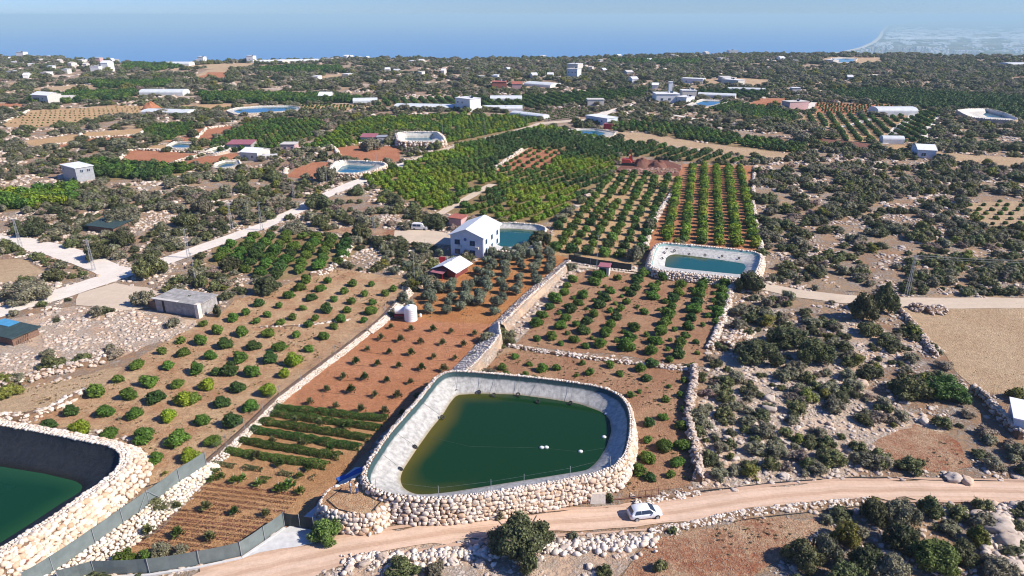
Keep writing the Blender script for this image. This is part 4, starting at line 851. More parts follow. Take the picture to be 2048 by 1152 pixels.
for q in m1:
    a_, b_ = proj(q[0], q[1])
    if inpoly([a_], [b_], [(985, 338), (1050, 296), (1130, 300), (1085, 345)])[0]: continue
    if inpoly([a_], [b_], [(870, 436), (935, 396), (985, 365), (995, 372), (885, 440)])[0]: continue
    nz = float(vnoise(q[0], q[1], 25, 4)); add_citrus(q[0], q[1], (1.48+0.5*float(vnoise(q[0], q[1], 40, 9)))*random.uniform(0.85, 1.15), 'fbright' if (nz > 0.6 or (1150 > a_ > 1010 and 375 < b_ < 440)) else ('fdark' if nz < 0.35 else 'far'), 'green citrus tree in the wide central orchard beside the white house', 'citrus trees in the central orchard', False)
for q in lattice(M1r, (1000, 336), (1011, 330), (1018, 338), 0.2, 0.1): add_citrus(q[0], q[1], 1.2, 'far', 'small citrus tree in the red striped plot of the central orchard', 'citrus trees in the red striped plot', False)
def wlattice(poly, u, v, jit, drop):
    """lattice with world vectors"""
    c = (np.mean([p[0] for p in poly]), np.mean([p[1] for p in poly])); o = P(*c); A = o+Vector((u[0], u[1], 0)); B = o+Vector((v[0], v[1], 0))
    return lattice(poly, proj(o.x, o.y), proj(A.x, A.y), proj(B.x, B.y), jit, drop)
def rowvec(dx, dy, s, rs):
    n = math.hypot(dx, dy); dx /= n; dy /= n; return (dx*s, dy*s), (dy*rs, -dx*rs)
def wfar(poly, dx, dy, s, rs, r, kinds, label, group):
    u, v = rowvec(dx, dy, s, rs)
    for q in wlattice(poly, u, v, 0.25, 0.03): add_citrus(q[0], q[1], r*random.uniform(0.85, 1.15), random.choice(kinds), label, group, False)
def farorch(poly, o, a, b, r, kinds, label, group):
    for q in lattice(poly, o, a, b, 0.4, 0.03): add_citrus(q[0], q[1], r*random.uniform(1.0, 1.35), random.choice(kinds), label, group, False)
wfar(N1_poly, 0.6, 0.8, 3.4, 6.0, 1.75, ['far', 'far', 'fdark'], 'green citrus tree in the orchard beyond the maroon shed', 'orchard beyond the maroon shed')
wfar(N2_poly, 0.6, 0.8, 3.4, 6.0, 1.75, ['far', 'far', 'fbright'], 'green citrus tree in the orchard behind the cream pond', 'orchard behind the cream pond')
wfar(F1_poly, 0.25, -0.97, 3.8, 6.2, 2.0, ['fdark', 'fdark', 'far'], 'dark green citrus tree in the far orchard behind the villa', 'far slanting orchard')
wfar(F2_poly, 0.75, -0.66, 3.6, 5.4, 1.9, ['fdark', 'far'], 'green citrus tree in the strip beyond the fallow field', 'orchard strip beyond the fallow field')
wfar(F3_poly, 0.32, 0.95, 3.2, 5.6, 1.6, ['far', 'fdark'], 'citrus tree in the striped plot behind the blue trimmed house', 'striped plot behind the blue trimmed house')
wfar(F3b_poly, 0.22, 0.97, 3.2, 5.6, 1.6, ['far', 'fdark'], 'citrus tree in the narrow striped plot at the right', 'narrow striped plot')
wfar(F4_poly, 0.32, 0.95, 3.4, 5.6, 1.7, ['far', 'fdark'], 'citrus tree in front of the long red field', 'plot in front of the long red field')
wfar(F5_poly, 0.6, 0.8, 3.6, 5.4, 1.9, ['fdark', 'fdark', 'far'], 'dark green citrus tree beside the villa pool', 'plot beside the villa pool')
wfar(F6_poly, 0.4, -0.92, 4.0, 7.5, 2.3, ['fdark'], 'dark green tree in the far right slanting orchard', 'far right slanting orchard')
wfar(F7_poly, 0.05, 1.0, 4.0, 6.5, 2.2, ['fdark'], 'dark green tree in the far orchard behind the villa', 'far orchard behind the villa')
farorch(H1_poly, (250, 340), (268, 341), (256, 333), 2.2, ['far', 'fdark'], 'green citrus tree in front of the red field on the left', 'grove in front of the left red field')
farorch(L1_poly, (40, 400), (62, 400), (48, 392), 2.2, ['far', 'fbright'], 'bright green tree in the thick grove at the left edge', 'thick grove at the left edge')
def dots(poly, o, a, b, r_, lab): farorch(poly, o, a, b, r_, ['fdark', 'far'], lab, lab)
dots([(10, 250), (62, 224), (225, 214), (300, 214), (282, 229), (180, 240), (140, 250), (57, 254)], (150, 232), (160, 232), (150, 227.5), 0.5, 'tiny young tree dotting the far golden field')
dots(G4_poly, (340, 262), (347, 261.6), (346, 258.5), 1.15, 'small round tree in the dotted golden orchard'); dots(G6_poly, (500, 262), (508, 261.6), (507, 258.5), 1.3, 'small tree in the golden orchard beyond the teal pond')
dots(R_poly, (2000, 430), (2026, 430), (2008, 421), 0.8, 'small tree in the straw field at the right edge'); dots([(1630, 206), (1796, 211), (1788, 220), (1740, 229), (1645, 226)], (1700, 215), (1706, 215), (1700, 212.5), 0.7, 'tiny tree in the long red field')
dots([(605, 211), (700, 211), (745, 214), (700, 219), (605, 220)], (660, 215), (667, 215), (661, 213), 0.8, 'tiny tree beside the long blue pond'); dots([(1034, 223), (1184, 213), (1190, 219), (1146, 238), (1092, 242)], (1120, 228), (1124, 227.4), (1131, 229.5), 0.6, 'low vine in the grey brown vineyard')
for poly, lab in [([(60, 200), (160, 190), (275, 186), (260, 200), (150, 206), (70, 210)], 'left far grove'), ([(400, 190), (512, 192), (690, 196), (740, 205), (600, 208), (410, 205)], 'far grove behind the long blue pond'), ([(250, 128), (330, 130), (370, 134), (320, 142), (240, 140)], 'grove near the skyline'), ([(520, 137), (680, 134), (690, 146), (520, 148)], 'grove near the skyline centre'), ([(1220, 120), (1400, 122), (1400, 132), (1220, 128)], 'skyline orchard rows'), ([(180, 167), (340, 165), (345, 175), (200, 178)], 'far left orchard')]:
    c_ = (np.mean([p[0] for p in poly]), np.mean([p[1] for p in poly])); EXC.append(poly)
    farorch(poly, c_, (c_[0]+9, c_[1]), (c_[0]+3, c_[1]-1.5), 2.9, ['fdark', 'far'], 'dark green tree in the '+lab, lab)
CITRUS.sort(key=lambda q: -q[2]/math.sqrt(q[0]**2+q[1]**2+H*H))
KN = {'near': CIT_N, 'bright': CIT_BR, 'far': CIT_F, 'fbright': CIT_FB, 'fdark': CIT_FD}
def put_tree(name, x, y, r, me, label, cat, group, trunk=None, tall=1.0):
    a = random.uniform(0, 6.28)
    if trunk is None:
        o = link(name, me); o.location = (x, y, 0); o.rotation_euler = (0, 0, a); o.scale = (r, r, r*tall); return tag(o, label, cat, group)
    t = thing(name, label, cat, (x, y, 0), a, group); t.scale = (r*random.uniform(0.9, 1.12), r*random.uniform(0.9, 1.12), r*tall*random.uniform(0.82, 1.12)); link('crown', me, t); link('trunk', trunk, t); return t
protoC = {}
for q in CITRUS[:300]:
    me = random.choice(KN[q[3]]); o = put_tree('citrus_tree', q[0], q[1], q[2], me, q[4], 'citrus tree', q[5], T_CIT if q[6] else None)
    if not q[6]: protoC.setdefault(me.name, o)
print('citrus', len(CITRUS), 'largest-stuff', CITRUS[300][:4] if len(CITRUS) > 300 else '')

# scattering as one object: geometry nodes instancing prototypes
def scatter(name, X, Y, S, Kd, meshes, label, cat=None, Zs=None, tall=None):
    n = len(X); me = bpy.data.meshes.new(name); me.vertices.add(n); co = np.zeros((n, 3), np.float32); co[:, 0] = X; co[:, 1] = Y; co[:, 2] = 0 if Zs is None else Zs
    me.vertices.foreach_set('co', co.ravel())
    def at(nm, typ, val, fld='value'):
        a = me.attributes.new(nm, typ, 'POINT'); a.data.foreach_set(fld, np.asarray(val).ravel())
    at('kind', 'INT', np.asarray(Kd, np.int32)); sc3 = np.stack([S, S, S*(1 if tall is None else tall)], 1).astype(np.float32); at('scl', 'FLOAT_VECTOR', sc3, 'vector')
    rt = np.zeros((n, 3), np.float32); rt[:, 2] = RNG.uniform(0, 6.28, n); at('rt', 'FLOAT_VECTOR', rt, 'vector')
    o = link(name, me); ng = bpy.data.node_groups.new(name, 'GeometryNodeTree'); ng.interface.new_socket('Geometry', in_out='INPUT', socket_type='NodeSocketGeometry'); ng.interface.new_socket('Geometry', in_out='OUTPUT', socket_type='NodeSocketGeometry')
    N = ng.nodes; gi = N.new('NodeGroupInput'); go = N.new('NodeGroupOutput'); jn = N.new('GeometryNodeJoinGeometry'); ng.links.new(jn.outputs[0], go.inputs[0])
    def named(nm, typ):
        a = N.new('GeometryNodeInputNamedAttribute'); a.data_type = typ; a.inputs[0].default_value = nm; return a.outputs[0]
    kd = named('kind', 'INT'); sc_ = named('scl', 'FLOAT_VECTOR'); rt_ = named('rt', 'FLOAT_VECTOR')
    for k, ob in enumerate(meshes):
        cmp_ = N.new('FunctionNodeCompare'); cmp_.data_type = 'INT'; cmp_.operation = 'EQUAL'; ng.links.new(kd, cmp_.inputs[2]); cmp_.inputs[3].default_value = k
        oi = N.new('GeometryNodeObjectInfo'); oi.transform_space = 'ORIGINAL'; oi.inputs[0].default_value = ob
        ip = N.new('GeometryNodeInstanceOnPoints'); ng.links.new(gi.outputs[0], ip.inputs['Points']); ng.links.new(cmp_.outputs[0], ip.inputs['Selection'])
        ng.links.new(oi.outputs['Geometry'], ip.inputs['Instance']); ng.links.new(rt_, ip.inputs['Rotation']); ng.links.new(sc_, ip.inputs['Scale']); ng.links.new(ip.outputs[0], jn.inputs[0])
    md = o.modifiers.new('scatter', 'NODES'); md.node_group = ng; o['kind'] = 'stuff'; tag(o, label, cat); return o
rest = CITRUS[300:]; names = list(protoC); 
for k_, ms in KN.items():
    if k_ in ('far', 'fbright', 'fdark'):
        for me in ms:
            if me.name not in protoC:      # a visible far tree of each look, taken from the rest
                for q in rest:
                    if q[3] == k_: protoC[me.name] = put_tree('citrus_tree', q[0], q[1], q[2], me, q[4], 'citrus tree', q[5]); rest.remove(q); break
names = list(protoC); kidx = {k_: [names.index(m_.name) for m_ in ms if m_.name in protoC] for k_, ms in KN.items()}
kk = [random.choice(kidx[q[3] if q[3][0] == 'f' else 'far']) for q in rest]
scatter('distant_orchard_trees', np.array([q[0] for q in rest]), np.array([q[1] for q in rest]), np.array([q[2] for q in rest]), kk, [protoC[n_] for n_ in names], 'mass of small citrus trees filling the central and distant orchards', 'orchard trees')

# red field saplings
SAPR = [[(782, 654), (822, 659), (866, 660), (902, 664), (949, 668)], [(762, 677), (801, 680), (842, 685), (885, 687), (927, 690)], [(735, 699), (779, 705), (822, 708), (867, 715), (910, 717)], [(712, 725), (756, 729), (798, 733), (843, 738), (888, 740)], [(687, 755), (730, 757), (774, 762), (821, 765), (868, 768)],
        [(654, 780), (703, 783), (750, 791), (796, 793), (835, 797)], [(620, 806), (672, 814), (722, 821), (770, 826), (805, 829)], [(590, 842), (640, 850), (693, 856)], [(545, 884), (604, 890), (660, 900)], [(515, 915), (562, 930), (620, 938)], [(355, 1015), (412, 1018), (470, 1026), (532, 1030)], [(297, 1067), (357, 1071), (420, 1078)]]
for j, row in enumerate(SAPR):
    for i, (x, y) in enumerate(row):
        p = P(x, y+3); s_ = random.uniform(1.1, 1.6); t = thing('olive_sapling', 'small spiky olive sapling, %s from left in %s row back from the water tank' % (ordn(i+1), ordn(j+1)), 'sapling', (p.x, p.y, 0), random.uniform(0, 6), 'olive saplings in the red field'); t.scale = (s_,)*3
        link('leaves', random.choice(SAP), t); link('stem', T_SAP, t)
# olives round the red hut
OL = [q for q in lattice([(838, 598), (900, 560), (990, 515), (1000, 500), (1085, 495), (1130, 515), (1110, 545), (1045, 592), (995, 636), (900, 632), (812, 622)], (900, 600), (932, 605), (905, 586), 0.7, 0.03)]
OL = [q for q in OL if not inpoly([proj(q[0], q[1])[0]], [proj(q[0], q[1])[1]], [(860, 545), (950, 520), (960, 560), (870, 575)])[0]]
for (x, y) in [(770, 520), (790, 540), (835, 545), (845, 560), (860, 575), (885, 577), (930, 572), (955, 560), (965, 545), (985, 530), (880, 505), (985, 505), (1010, 500), (1035, 495), (1060, 508), (850, 590), (805, 600), (815, 530), (955, 540), (940, 600), (990, 512), (905, 520), (1005, 515), (1030, 512), (975, 520)]:
    p = P(x, y+8); OL.append((p.x, p.y, 0, 0))
rows = {}
OL.sort(key=lambda q: q[1])
for k, q in enumerate(OL): rows.setdefault(k//9, []).append(q)
for rk, mem in rows.items():
    mem.sort(key=lambda q: q[0])
    for mi, q in enumerate(mem): put_tree('olive_tree', q[0], q[1], random.uniform(1.15, 1.6), random.choice(OLV), 'grey green olive tree, %s from left in %s line around the red hut' % (ordn(mi+1), ordn(rk+1)), 'olive tree', 'olive trees around the red hut', T_OLV)

# vine rows and seedling rows of the near field
def hedge(name, a, b, wd, h, mat, label, group, dens=90, seed=1, leaf=0.11, wig=0.15, gap=0.0):
    r = np.random.default_rng(seed); A_ = P(*a); B_ = P(*b); L = (B_-A_).length; d = (B_-A_)/L; s_ = Vector((-d.y, d.x, 0)); n = int(L*dens)
    t = r.uniform(0, L, n); hh = h*(0.65+0.5*vnoise(t, t*0, 0.7, seed)); 
    if gap: keep = vnoise(t, t*0+5, 1.2, seed+3) > gap; t = t[keep]; hh = hh[keep]; n = len(t)
    th = r.uniform(0, math.pi, n); wl = wd*(0.7+0.5*vnoise(t, t*0+9, 0.8, seed+1)); o = np.cos(th)*wl/2+(vnoise(t, t*0+3, 2, seed)-0.5)*wig; z = np.abs(np.sin(th))**0.7*hh*r.uniform(0.85, 1.1, n)
    p = np.stack([A_.x+d.x*t+s_.x*o, A_.y+d.y*t+s_.y*o, z+0.03], 1); nn = r.normal(size=(n, 3))+np.stack([s_.x*np.cos(th), s_.y*np.cos(th), np.sin(th)], 1)*1.3; nn /= np.linalg.norm(nn, axis=1)[:, None]
    u = r.normal(size=(n, 3)); u -= (u*nn).sum(1)[:, None]*nn; u /= np.linalg.norm(u, axis=1)[:, None]; v_ = np.cross(nn, u); l = leaf*r.uniform(0.6, 1.3, n)[:, None]
    V = np.stack([p-u*l, p-v_*l*0.6, p+u*l, p+v_*l*0.6], 1).reshape(-1, 3); F = np.arange(4*n).reshape(n, 4)
    o = link(name, npmesh(name, V, F, M[mat])); return tag(o, label, 'crop row', group)
VR = [((553, 817), (776, 842)), ((545, 830), (762, 859)), ((522, 845), (742, 880)), ((505, 862), (722, 899)), ((483, 884), (682, 917)), ((455, 905), (657, 935)), ((428, 928), (630, 958)), ((415, 942), (545, 965))]
for k, (a_, b_) in enumerate(VR):
    hedge('crop_row', a_, b_, 1.35 if k < 6 else 0.9, 0.85 if k < 6 else 0.55, 'vine' if k != 6 else 'scrub_green', 'dark green vine hedge, %s row from the back of the near field' % ordn(k+1), 'vine hedge rows of the near field', dens=420 if k < 6 else 170, seed=500+k, leaf=0.10, gap=0.0 if k < 6 else 0.35)
for k in range(15):
    f = k/14; a_ = (412-f*165, 968+f*118); b_ = (612-f*190 if f < 0.55 else 588-f*150, 972+f*128) if f < 0.55 else (560-(f-0.55)*230, 1042+(f-0.55)*120)
    b_ = (600-f*150+20*math.sin(f*3), a_[1]+24)
    hedge('crop_row', a_, b_, 0.35, 0.22, 'seedling', 'thin purplish seedling row, %s back to front in the near field' % ordn(k+1), 'purplish seedling rows', dens=46, seed=520+k, leaf=0.07, gap=0.2)
for k, (x, y, s_) in enumerate([(425, 955, 1.0), (442, 950, 1.1), (470, 958, 1.2), (487, 953, 1.1), (517, 965, 1.2), (560, 975, 1.5), (579, 970, 1.6), (600, 980, 1.2), (600, 948, 1.0)]):
    p = P(x, y+8); t = thing('staked_plant', 'staked climbing plant on a pale cane, %s from left in front of the vine rows' % ordn(k+1), 'plant', (p.x, p.y, 0), k*1.0, 'staked plants in front of the vine rows')
    o = link('leaves', SAPG[k % 2], t); o.scale = (s_*1.3, s_*1.3, s_); MB().tube((0, 0, 0), (0.1, 0, 1.5), 0.03).part('cane', M['offwhite'], t)

# weeds and dry grass over the tilled ground, one object
def weedmesh(name, mat, seed): return spiky(name, mat, seed, 60, 0.5, 0.16)
M['straw'] = leafmat('dry straw weeds', (0.46, 0.34, 0.19), 0.4)
wp = []
for k, (mt, x, y, nm) in enumerate([('straw', 100, 800, 'dry straw coloured weed tuft beside the left tan field edge'), ('scrub_grey', 240, 840, 'grey green weed tuft between the front citrus bushes'), ('scrub_yellow', 330, 950, 'yellow green weed tuft near the front citrus bushes')]):
    o = link('weed_tuft', weedmesh('weed_tuft', mt, 700+k)); o.location = P(x, y); tag(o, nm, 'weed'); wp.append(o)
wx = []; 
for poly, dens_, sc_, kinds in [(A_poly, 1.1, 0.30, (0, 0, 0, 1, 2)), (D_poly, 0.9, 0.30, (0, 0, 1, 1)), (E_poly, 1.0, 0.30, (0, 0, 1, 2)), (B_poly, 0.15, 0.22, (0, 1)), (C_poly, 0.5, 0.3, (0, 1)), ([(1785, 614), (2030, 607), (2120, 612), (2120, 800), (1925, 760), (1850, 668)], 0.5, 0.16, (0,)), ([(1240, 1152), (1300, 1092), (1490, 1038), (1640, 1036), (1560, 1125), (1490, 1180)], 1.6, 0.28, (0, 0, 1)), ([(-30, 786), (210, 742), (250, 735), (105, 815), (-30, 832)], 1.5, 0.3, (0, 0, 1)), ([(1745, 885), (1830, 845), (1950, 930), (1800, 940)], 1.2, 0.3, (0, 1))]:
    W = PL(poly); x0, x1 = min(p.x for p in W), max(p.x for p in W); y0, y1 = min(p.y for p in W), max(p.y for p in W); n = int((x1-x0)*(y1-y0)*dens_); X = RNG.uniform(x0, x1, n); Y = RNG.uniform(y0, y1, n)
    a_, b_ = proj(X, Y); ok = inpoly(a_, b_, poly) & (vnoise(X, Y, 3.0, 60)*0.6+vnoise(X, Y, 9, 61)*0.4 > 0.5); X, Y = X[ok], Y[ok]
    wx += [(x, y, sc_*random.uniform(0.6, 1.6), random.choice(kinds)) for x, y in zip(X, Y)]
wx = np.array(wx); scatter('weeds', wx[:, 0], wx[:, 1], wx[:, 2], wx[:, 3].astype(int), wp, 'dry weeds and grass tufts spread over the orchard ground', 'weeds'); print('weeds', len(wx))
# ------------------------------------------------------------------ trees standing alone
def big_tree(name, px, py, wpx, hm, mat, label, seed=1, cat='tree', nleaf=5000, leaf=0.05, th=0.3, spread=0.72, trunk=None, nb=34, dy=0):
    """px,py = foot of the tree; wpx = crown width in pixels"""
    p = P(px, py); depth = p.y*CP+H*SP; r = wpx*depth/FPX/2
    t = thing(name, label, cat, (p.x, p.y, 0), random.uniform(0, 6)); b0 = trunk if trunk is not None else 0.10*hm
    rg = random.Random(seed); vs = []; fs = []; off = 0; ns = 5 if r > 1.2 else 3; a0 = rg.uniform(0, 6)
    for k in range(ns):
        f = 1.0 if k == 0 else rg.uniform(0.42, 0.72); rr = r*0.74*f; dd = 0 if k == 0 else r-rr*rg.uniform(0.85, 1.05); an = a0+2*math.pi*k/(ns-1)+rg.uniform(-0.5, 0.5)
        V, F = crown_arrays(max(8, int(nb*f*0.6)), int(nleaf*(0.42 if k == 0 else 0.62/(ns-1))), leaf*1.25/(0.5+0.5*f), seed*7+k, tall=1.0, spread=spread, rb=(0.15, 0.36)); zm = V[:, 2].max()
        hk = (hm-b0)*(1.0 if k == 0 else rg.uniform(0.5, 0.92)); zb = b0 if k == 0 else b0*rg.uniform(0.3, 1.0)
        V[:, :2] *= rr; V[:, 2] = V[:, 2]/zm*hk+zb; V[:, 0] += math.cos(an)*dd; V[:, 1] += math.sin(an)*dd; vs.append(V); fs.append(F+off); off += len(V)
    V = np.concatenate(vs); F = np.concatenate(fs)
    link('crown', npmesh('crown', V, F, M[mat]), t); link('trunk', trunk_mesh('trunk', max(1.0, hm*0.62), max(0.12, r*0.075), 5, seed, r*0.7, 8), t); return t
BT = [(1040, 1108, 152, 5.0, 'scrub_dark', 'big dark green tree by the road in front of the large pond', 11000, 0.042),
 (655, 1078, 78, 2.6, 'fig', 'light green fig bush at the corner of the concrete driveway', 4000, 0.06),
 (1497, 582, 64, 4.6, 'scrub_dark', 'round dark carob tree beside the teal pond', 4500, 0.055),
 (1725, 640, 62, 6.0, 'scrub_dark', 'left half of the tall dark twin tree beside the dirt track', 3500, 0.06), (1765, 622, 62, 6.5, 'scrub_dark', 'right half of the tall dark twin tree beside the dirt track', 3500, 0.06),
 (1735, 668, 52, 2.6, 'scrub_green', 'rounded green bush below the twin tree', 2200, 0.08),
 (1512, 720, 110, 3.8, 'scrub_dark', 'leftmost wide dark evergreen right of the brown orchard', 7000, 0.045), (1572, 690, 92, 4.0, 'scrub_dark', 'dark evergreen behind the wide clump right of the brown orchard', 5000, 0.05), (1628, 722, 90, 4.0, 'scrub_green', 'olive green tree at the right end of the dark evergreen clump', 5000, 0.05),
 (1885, 795, 105, 3.8, 'fig', 'bright green spreading tree at the corner of the straw field', 6000, 0.048), (1812, 790, 90, 3.4, 'scrub_green', 'olive green tree left of the bright spreading tree', 4500, 0.052), (1735, 755, 60, 2.4, 'scrub_dark', 'dark shrub tree below the grey rock shelf', 2500, 0.07),
 (302, 552, 72, 5.5, 'scrub_green', 'tall green tree at the white road junction', 4500, 0.055), (55, 598, 112, 4.2, 'scrub_grey', 'wide grey green tree left of the white road', 6500, 0.045), (110, 560, 50, 2.8, 'scrub_dark', 'dark bush behind the wide grey green tree', 2000, 0.08),
 (724, 476, 48, 5.0, 'scrub_dark', 'lone dark tree between yard and citrus block', 3000, 0.065), (872, 455, 62, 4.4, 'scrub_dark', 'dark tree shading the parked van', 3500, 0.06), (1078, 490, 62, 4.0, 'scrub_dark', 'dark tree at the right end of the house pond', 3500, 0.06),
 (535, 585, 60, 4.0, 'scrub_dark', 'dark tree between the two left citrus blocks', 3200, 0.06), (462, 540, 46, 3.4, 'scrub_dark', 'dark round tree at the edge of the left citrus block', 2400, 0.07),
 (195, 518, 60, 4.2, 'scrub_dark', 'dark tree beside the lattice pole at the junction', 3000, 0.06), (250, 492, 46, 4.5, 'scrub_dark', 'slim dark tree right of the tarpaulin camp', 2500, 0.07), (70, 470, 60, 4.5, 'scrub_dark', 'dark tree by the left road pole', 3000, 0.06),
 (245, 450, 80, 5, 'scrub_grey', 'large grey green tree behind the tarpaulin camp', 3500, 0.055), (405, 425, 52, 4.5, 'scrub_grey', 'grey green tree left of the road poles', 2600, 0.07), (372, 450, 60, 3.8, 'scrub_green', 'olive green tree above the bare terrace', 2800, 0.07),
 (640, 415, 66, 4.5, 'scrub_dark', 'dark tree beside the white road bend', 3000, 0.06), (640, 450, 44, 3.0, 'scrub_green', 'round green bush under the road bend', 2000, 0.08), (590, 462, 60, 2.6, 'scrub_grey', 'grey bush above the left citrus block', 2200, 0.08),
 (742, 300, 46, 5.5, 'scrub_grey', 'lone spreading tree on the red field', 2400, 0.075), (650, 362, 52, 5.5, 'scrub_grey', 'grey tree in front of the small blue pond', 2400, 0.075), (785, 345, 26, 4.0, 'citrus_dark', 'round green tree by the road near the blue pond', 1200, 0.11), (645, 318, 24, 4.0, 'scrub_dark', 'dark round tree left of the red field wall', 1200, 0.11),
 (385, 620, 56, 3.0, 'scrub_green', 'green bush against the ruined concrete hut', 2600, 0.07), (435, 632, 24, 2.6, 'scrub_dark', 'small dark bush right of the ruined hut', 1000, 0.11), (288, 610, 52, 3.2, 'scrub_grey', 'pale green tree left of the ruined hut', 2500, 0.07), (405, 575, 30, 2.8, 'scrub_green', 'round green bush behind the ruined hut', 1200, 0.1),
 (415, 480, 26, 2.2, 'scrub_green', 'small bush on the bare ground by the road', 1000, 0.11), (1270, 520, 40, 4.5, 'scrub_grey', 'grey tree at the corner of the sparse orchard', 2200, 0.075), (1298, 460, 30, 3.5, 'scrub_grey', 'grey bush tree by the stone wall of the bright rows', 1500, 0.09),
 (1690, 1085, 66, 2.9, 'scrub_yellow', 'yellow green pine bush left of the front right thicket', 3200, 0.06), (1955, 1085, 50, 2.4, 'scrub_yellow', 'yellow green pine bush beside the grey rock at right', 2400, 0.07), (1605, 1130, 90, 3.0, 'scrub_dark', 'dark thorny bush at the left end of the front thicket', 4500, 0.05), (1650, 1120, 70, 3.4, 'scrub_grey', 'grey tall shrub beside the dark thorny bush', 3800, 0.055),
 (1800, 1045, 80, 3.0, 'scrub_grey', 'grey topped shrub in the middle of the front thicket', 3800, 0.055), (1865, 1130, 110, 3.4, 'fig', 'broad green shrub at the bottom of the front thicket', 5000, 0.05), (1745, 1040, 70, 3.0, 'scrub_dark', 'dark shrub touching the road in the front thicket', 3500, 0.055), (1860, 1030, 56, 2.6, 'scrub_green', 'green shrub by the road at the right of the thicket', 2800, 0.06),
 (1920, 1120, 70, 2.6, 'scrub_dark', 'dark shrub below the yellow pine bush', 3200, 0.055), (1730, 1140, 80, 3.0, 'scrub_dark', 'dark shrub in the lower middle of the thicket', 3500, 0.055), (1990, 1150, 80, 2.4, 'scrub_grey', 'grey shrub in the bottom right corner', 3200, 0.055), (1800, 1095, 80, 3.2, 'scrub_dark', 'dark shrub at the centre of the front thicket', 3500, 0.055), (1780, 1160, 90, 3.2, 'scrub_grey', 'grey green shrub cut by the lower picture edge', 3500, 0.055), (1690, 1170, 80, 3.0, 'scrub_green', 'green shrub cut by the lower picture edge', 3200, 0.055),
 (805, 1148, 84, 1.8, 'scrub_green', 'low green shrub among the white rocks at the bottom', 3200, 0.055), (870, 1150, 50, 1.5, 'scrub_grey', 'low grey shrub at the bottom beside white rocks', 2200, 0.07), (1320, 1140, 36, 1.4, 'scrub_green', 'small round shrub on the scraped ground', 1400, 0.09), (1218, 1003, 22, 1.3, 'scrub_green', 'small round bush at the boulder wall near the car', 900, 0.12),
 (1000, 1040, 20, 1.2, 'scrub_grey', 'small grey bush against the boulder wall', 800, 0.12), (105, 738, 60, 2.6, 'scrub_green', 'green shrub on the left rubble slope', 2800, 0.06), (230, 715, 44, 1.8, 'scrub_dry', 'dry brown bush on the left rubble slope', 1600, 0.08), (165, 722, 40, 1.4, 'scrub_green', 'low green bush on the left rubble slope', 1400, 0.08),
 (20, 790, 60, 1.8, 'scrub_yellow', 'yellowish weeds at the left picture edge', 2200, 0.07), (250, 1122, 50, 1.4, 'citrus', 'leftmost low green bush inside the front fence', 2000, 0.07), (290, 1120, 44, 1.3, 'citrus', 'middle low green bush inside the front fence', 2000, 0.07), (325, 1112, 46, 1.9, 'scrub_grey', 'taller grey green bush inside the front fence', 2200, 0.07), (362, 1110, 36, 1.3, 'scrub_grey', 'last low bush inside the front fence corner', 1500, 0.09),
 (1158, 258, 24, 5.5, 'scrub_dark', 'tall dark tree by the long white shed', 1200, 0.11), (394, 290, 0, 0, '', '', 0, 0), (390, 300, 22, 4.5, 'scrub_dark', 'dark round tree beside the small teal pond', 1000, 0.12), (386, 274, 26, 4.0, 'scrub_dark', 'dark lone bush on the upper red field', 1000, 0.12),
 (1820, 940, 66, 1.9, 'scrub_green', 'green shrub by the upper edge of the road at right', 3000, 0.06), (1660, 925, 70, 2.1, 'scrub_green', 'dark green shrub by the upper road edge', 3000, 0.06), (2035, 800, 50, 2.0, 'scrub_yellow', 'yellowish shrub behind the white roofed house', 2200, 0.07), (1435, 1120, 0, 0, '', '', 0, 0)]
for k, (x, y, wp, h_, mt, lab, nl, lf) in enumerate(BT):
    if wp: big_tree('tree' if h_ > 3.2 else 'shrub', x, y, wp, h_, mt, lab, seed=600+k, cat='tree' if h_ > 3.2 else 'shrub', nleaf=nl, leaf=lf)
BTW = np.array([[*P(b_[0], b_[1]).xy, b_[2]*(P(b_[0], b_[1]).y*CP+H*SP)/FPX/2] for b_ in BT if b_[2]])
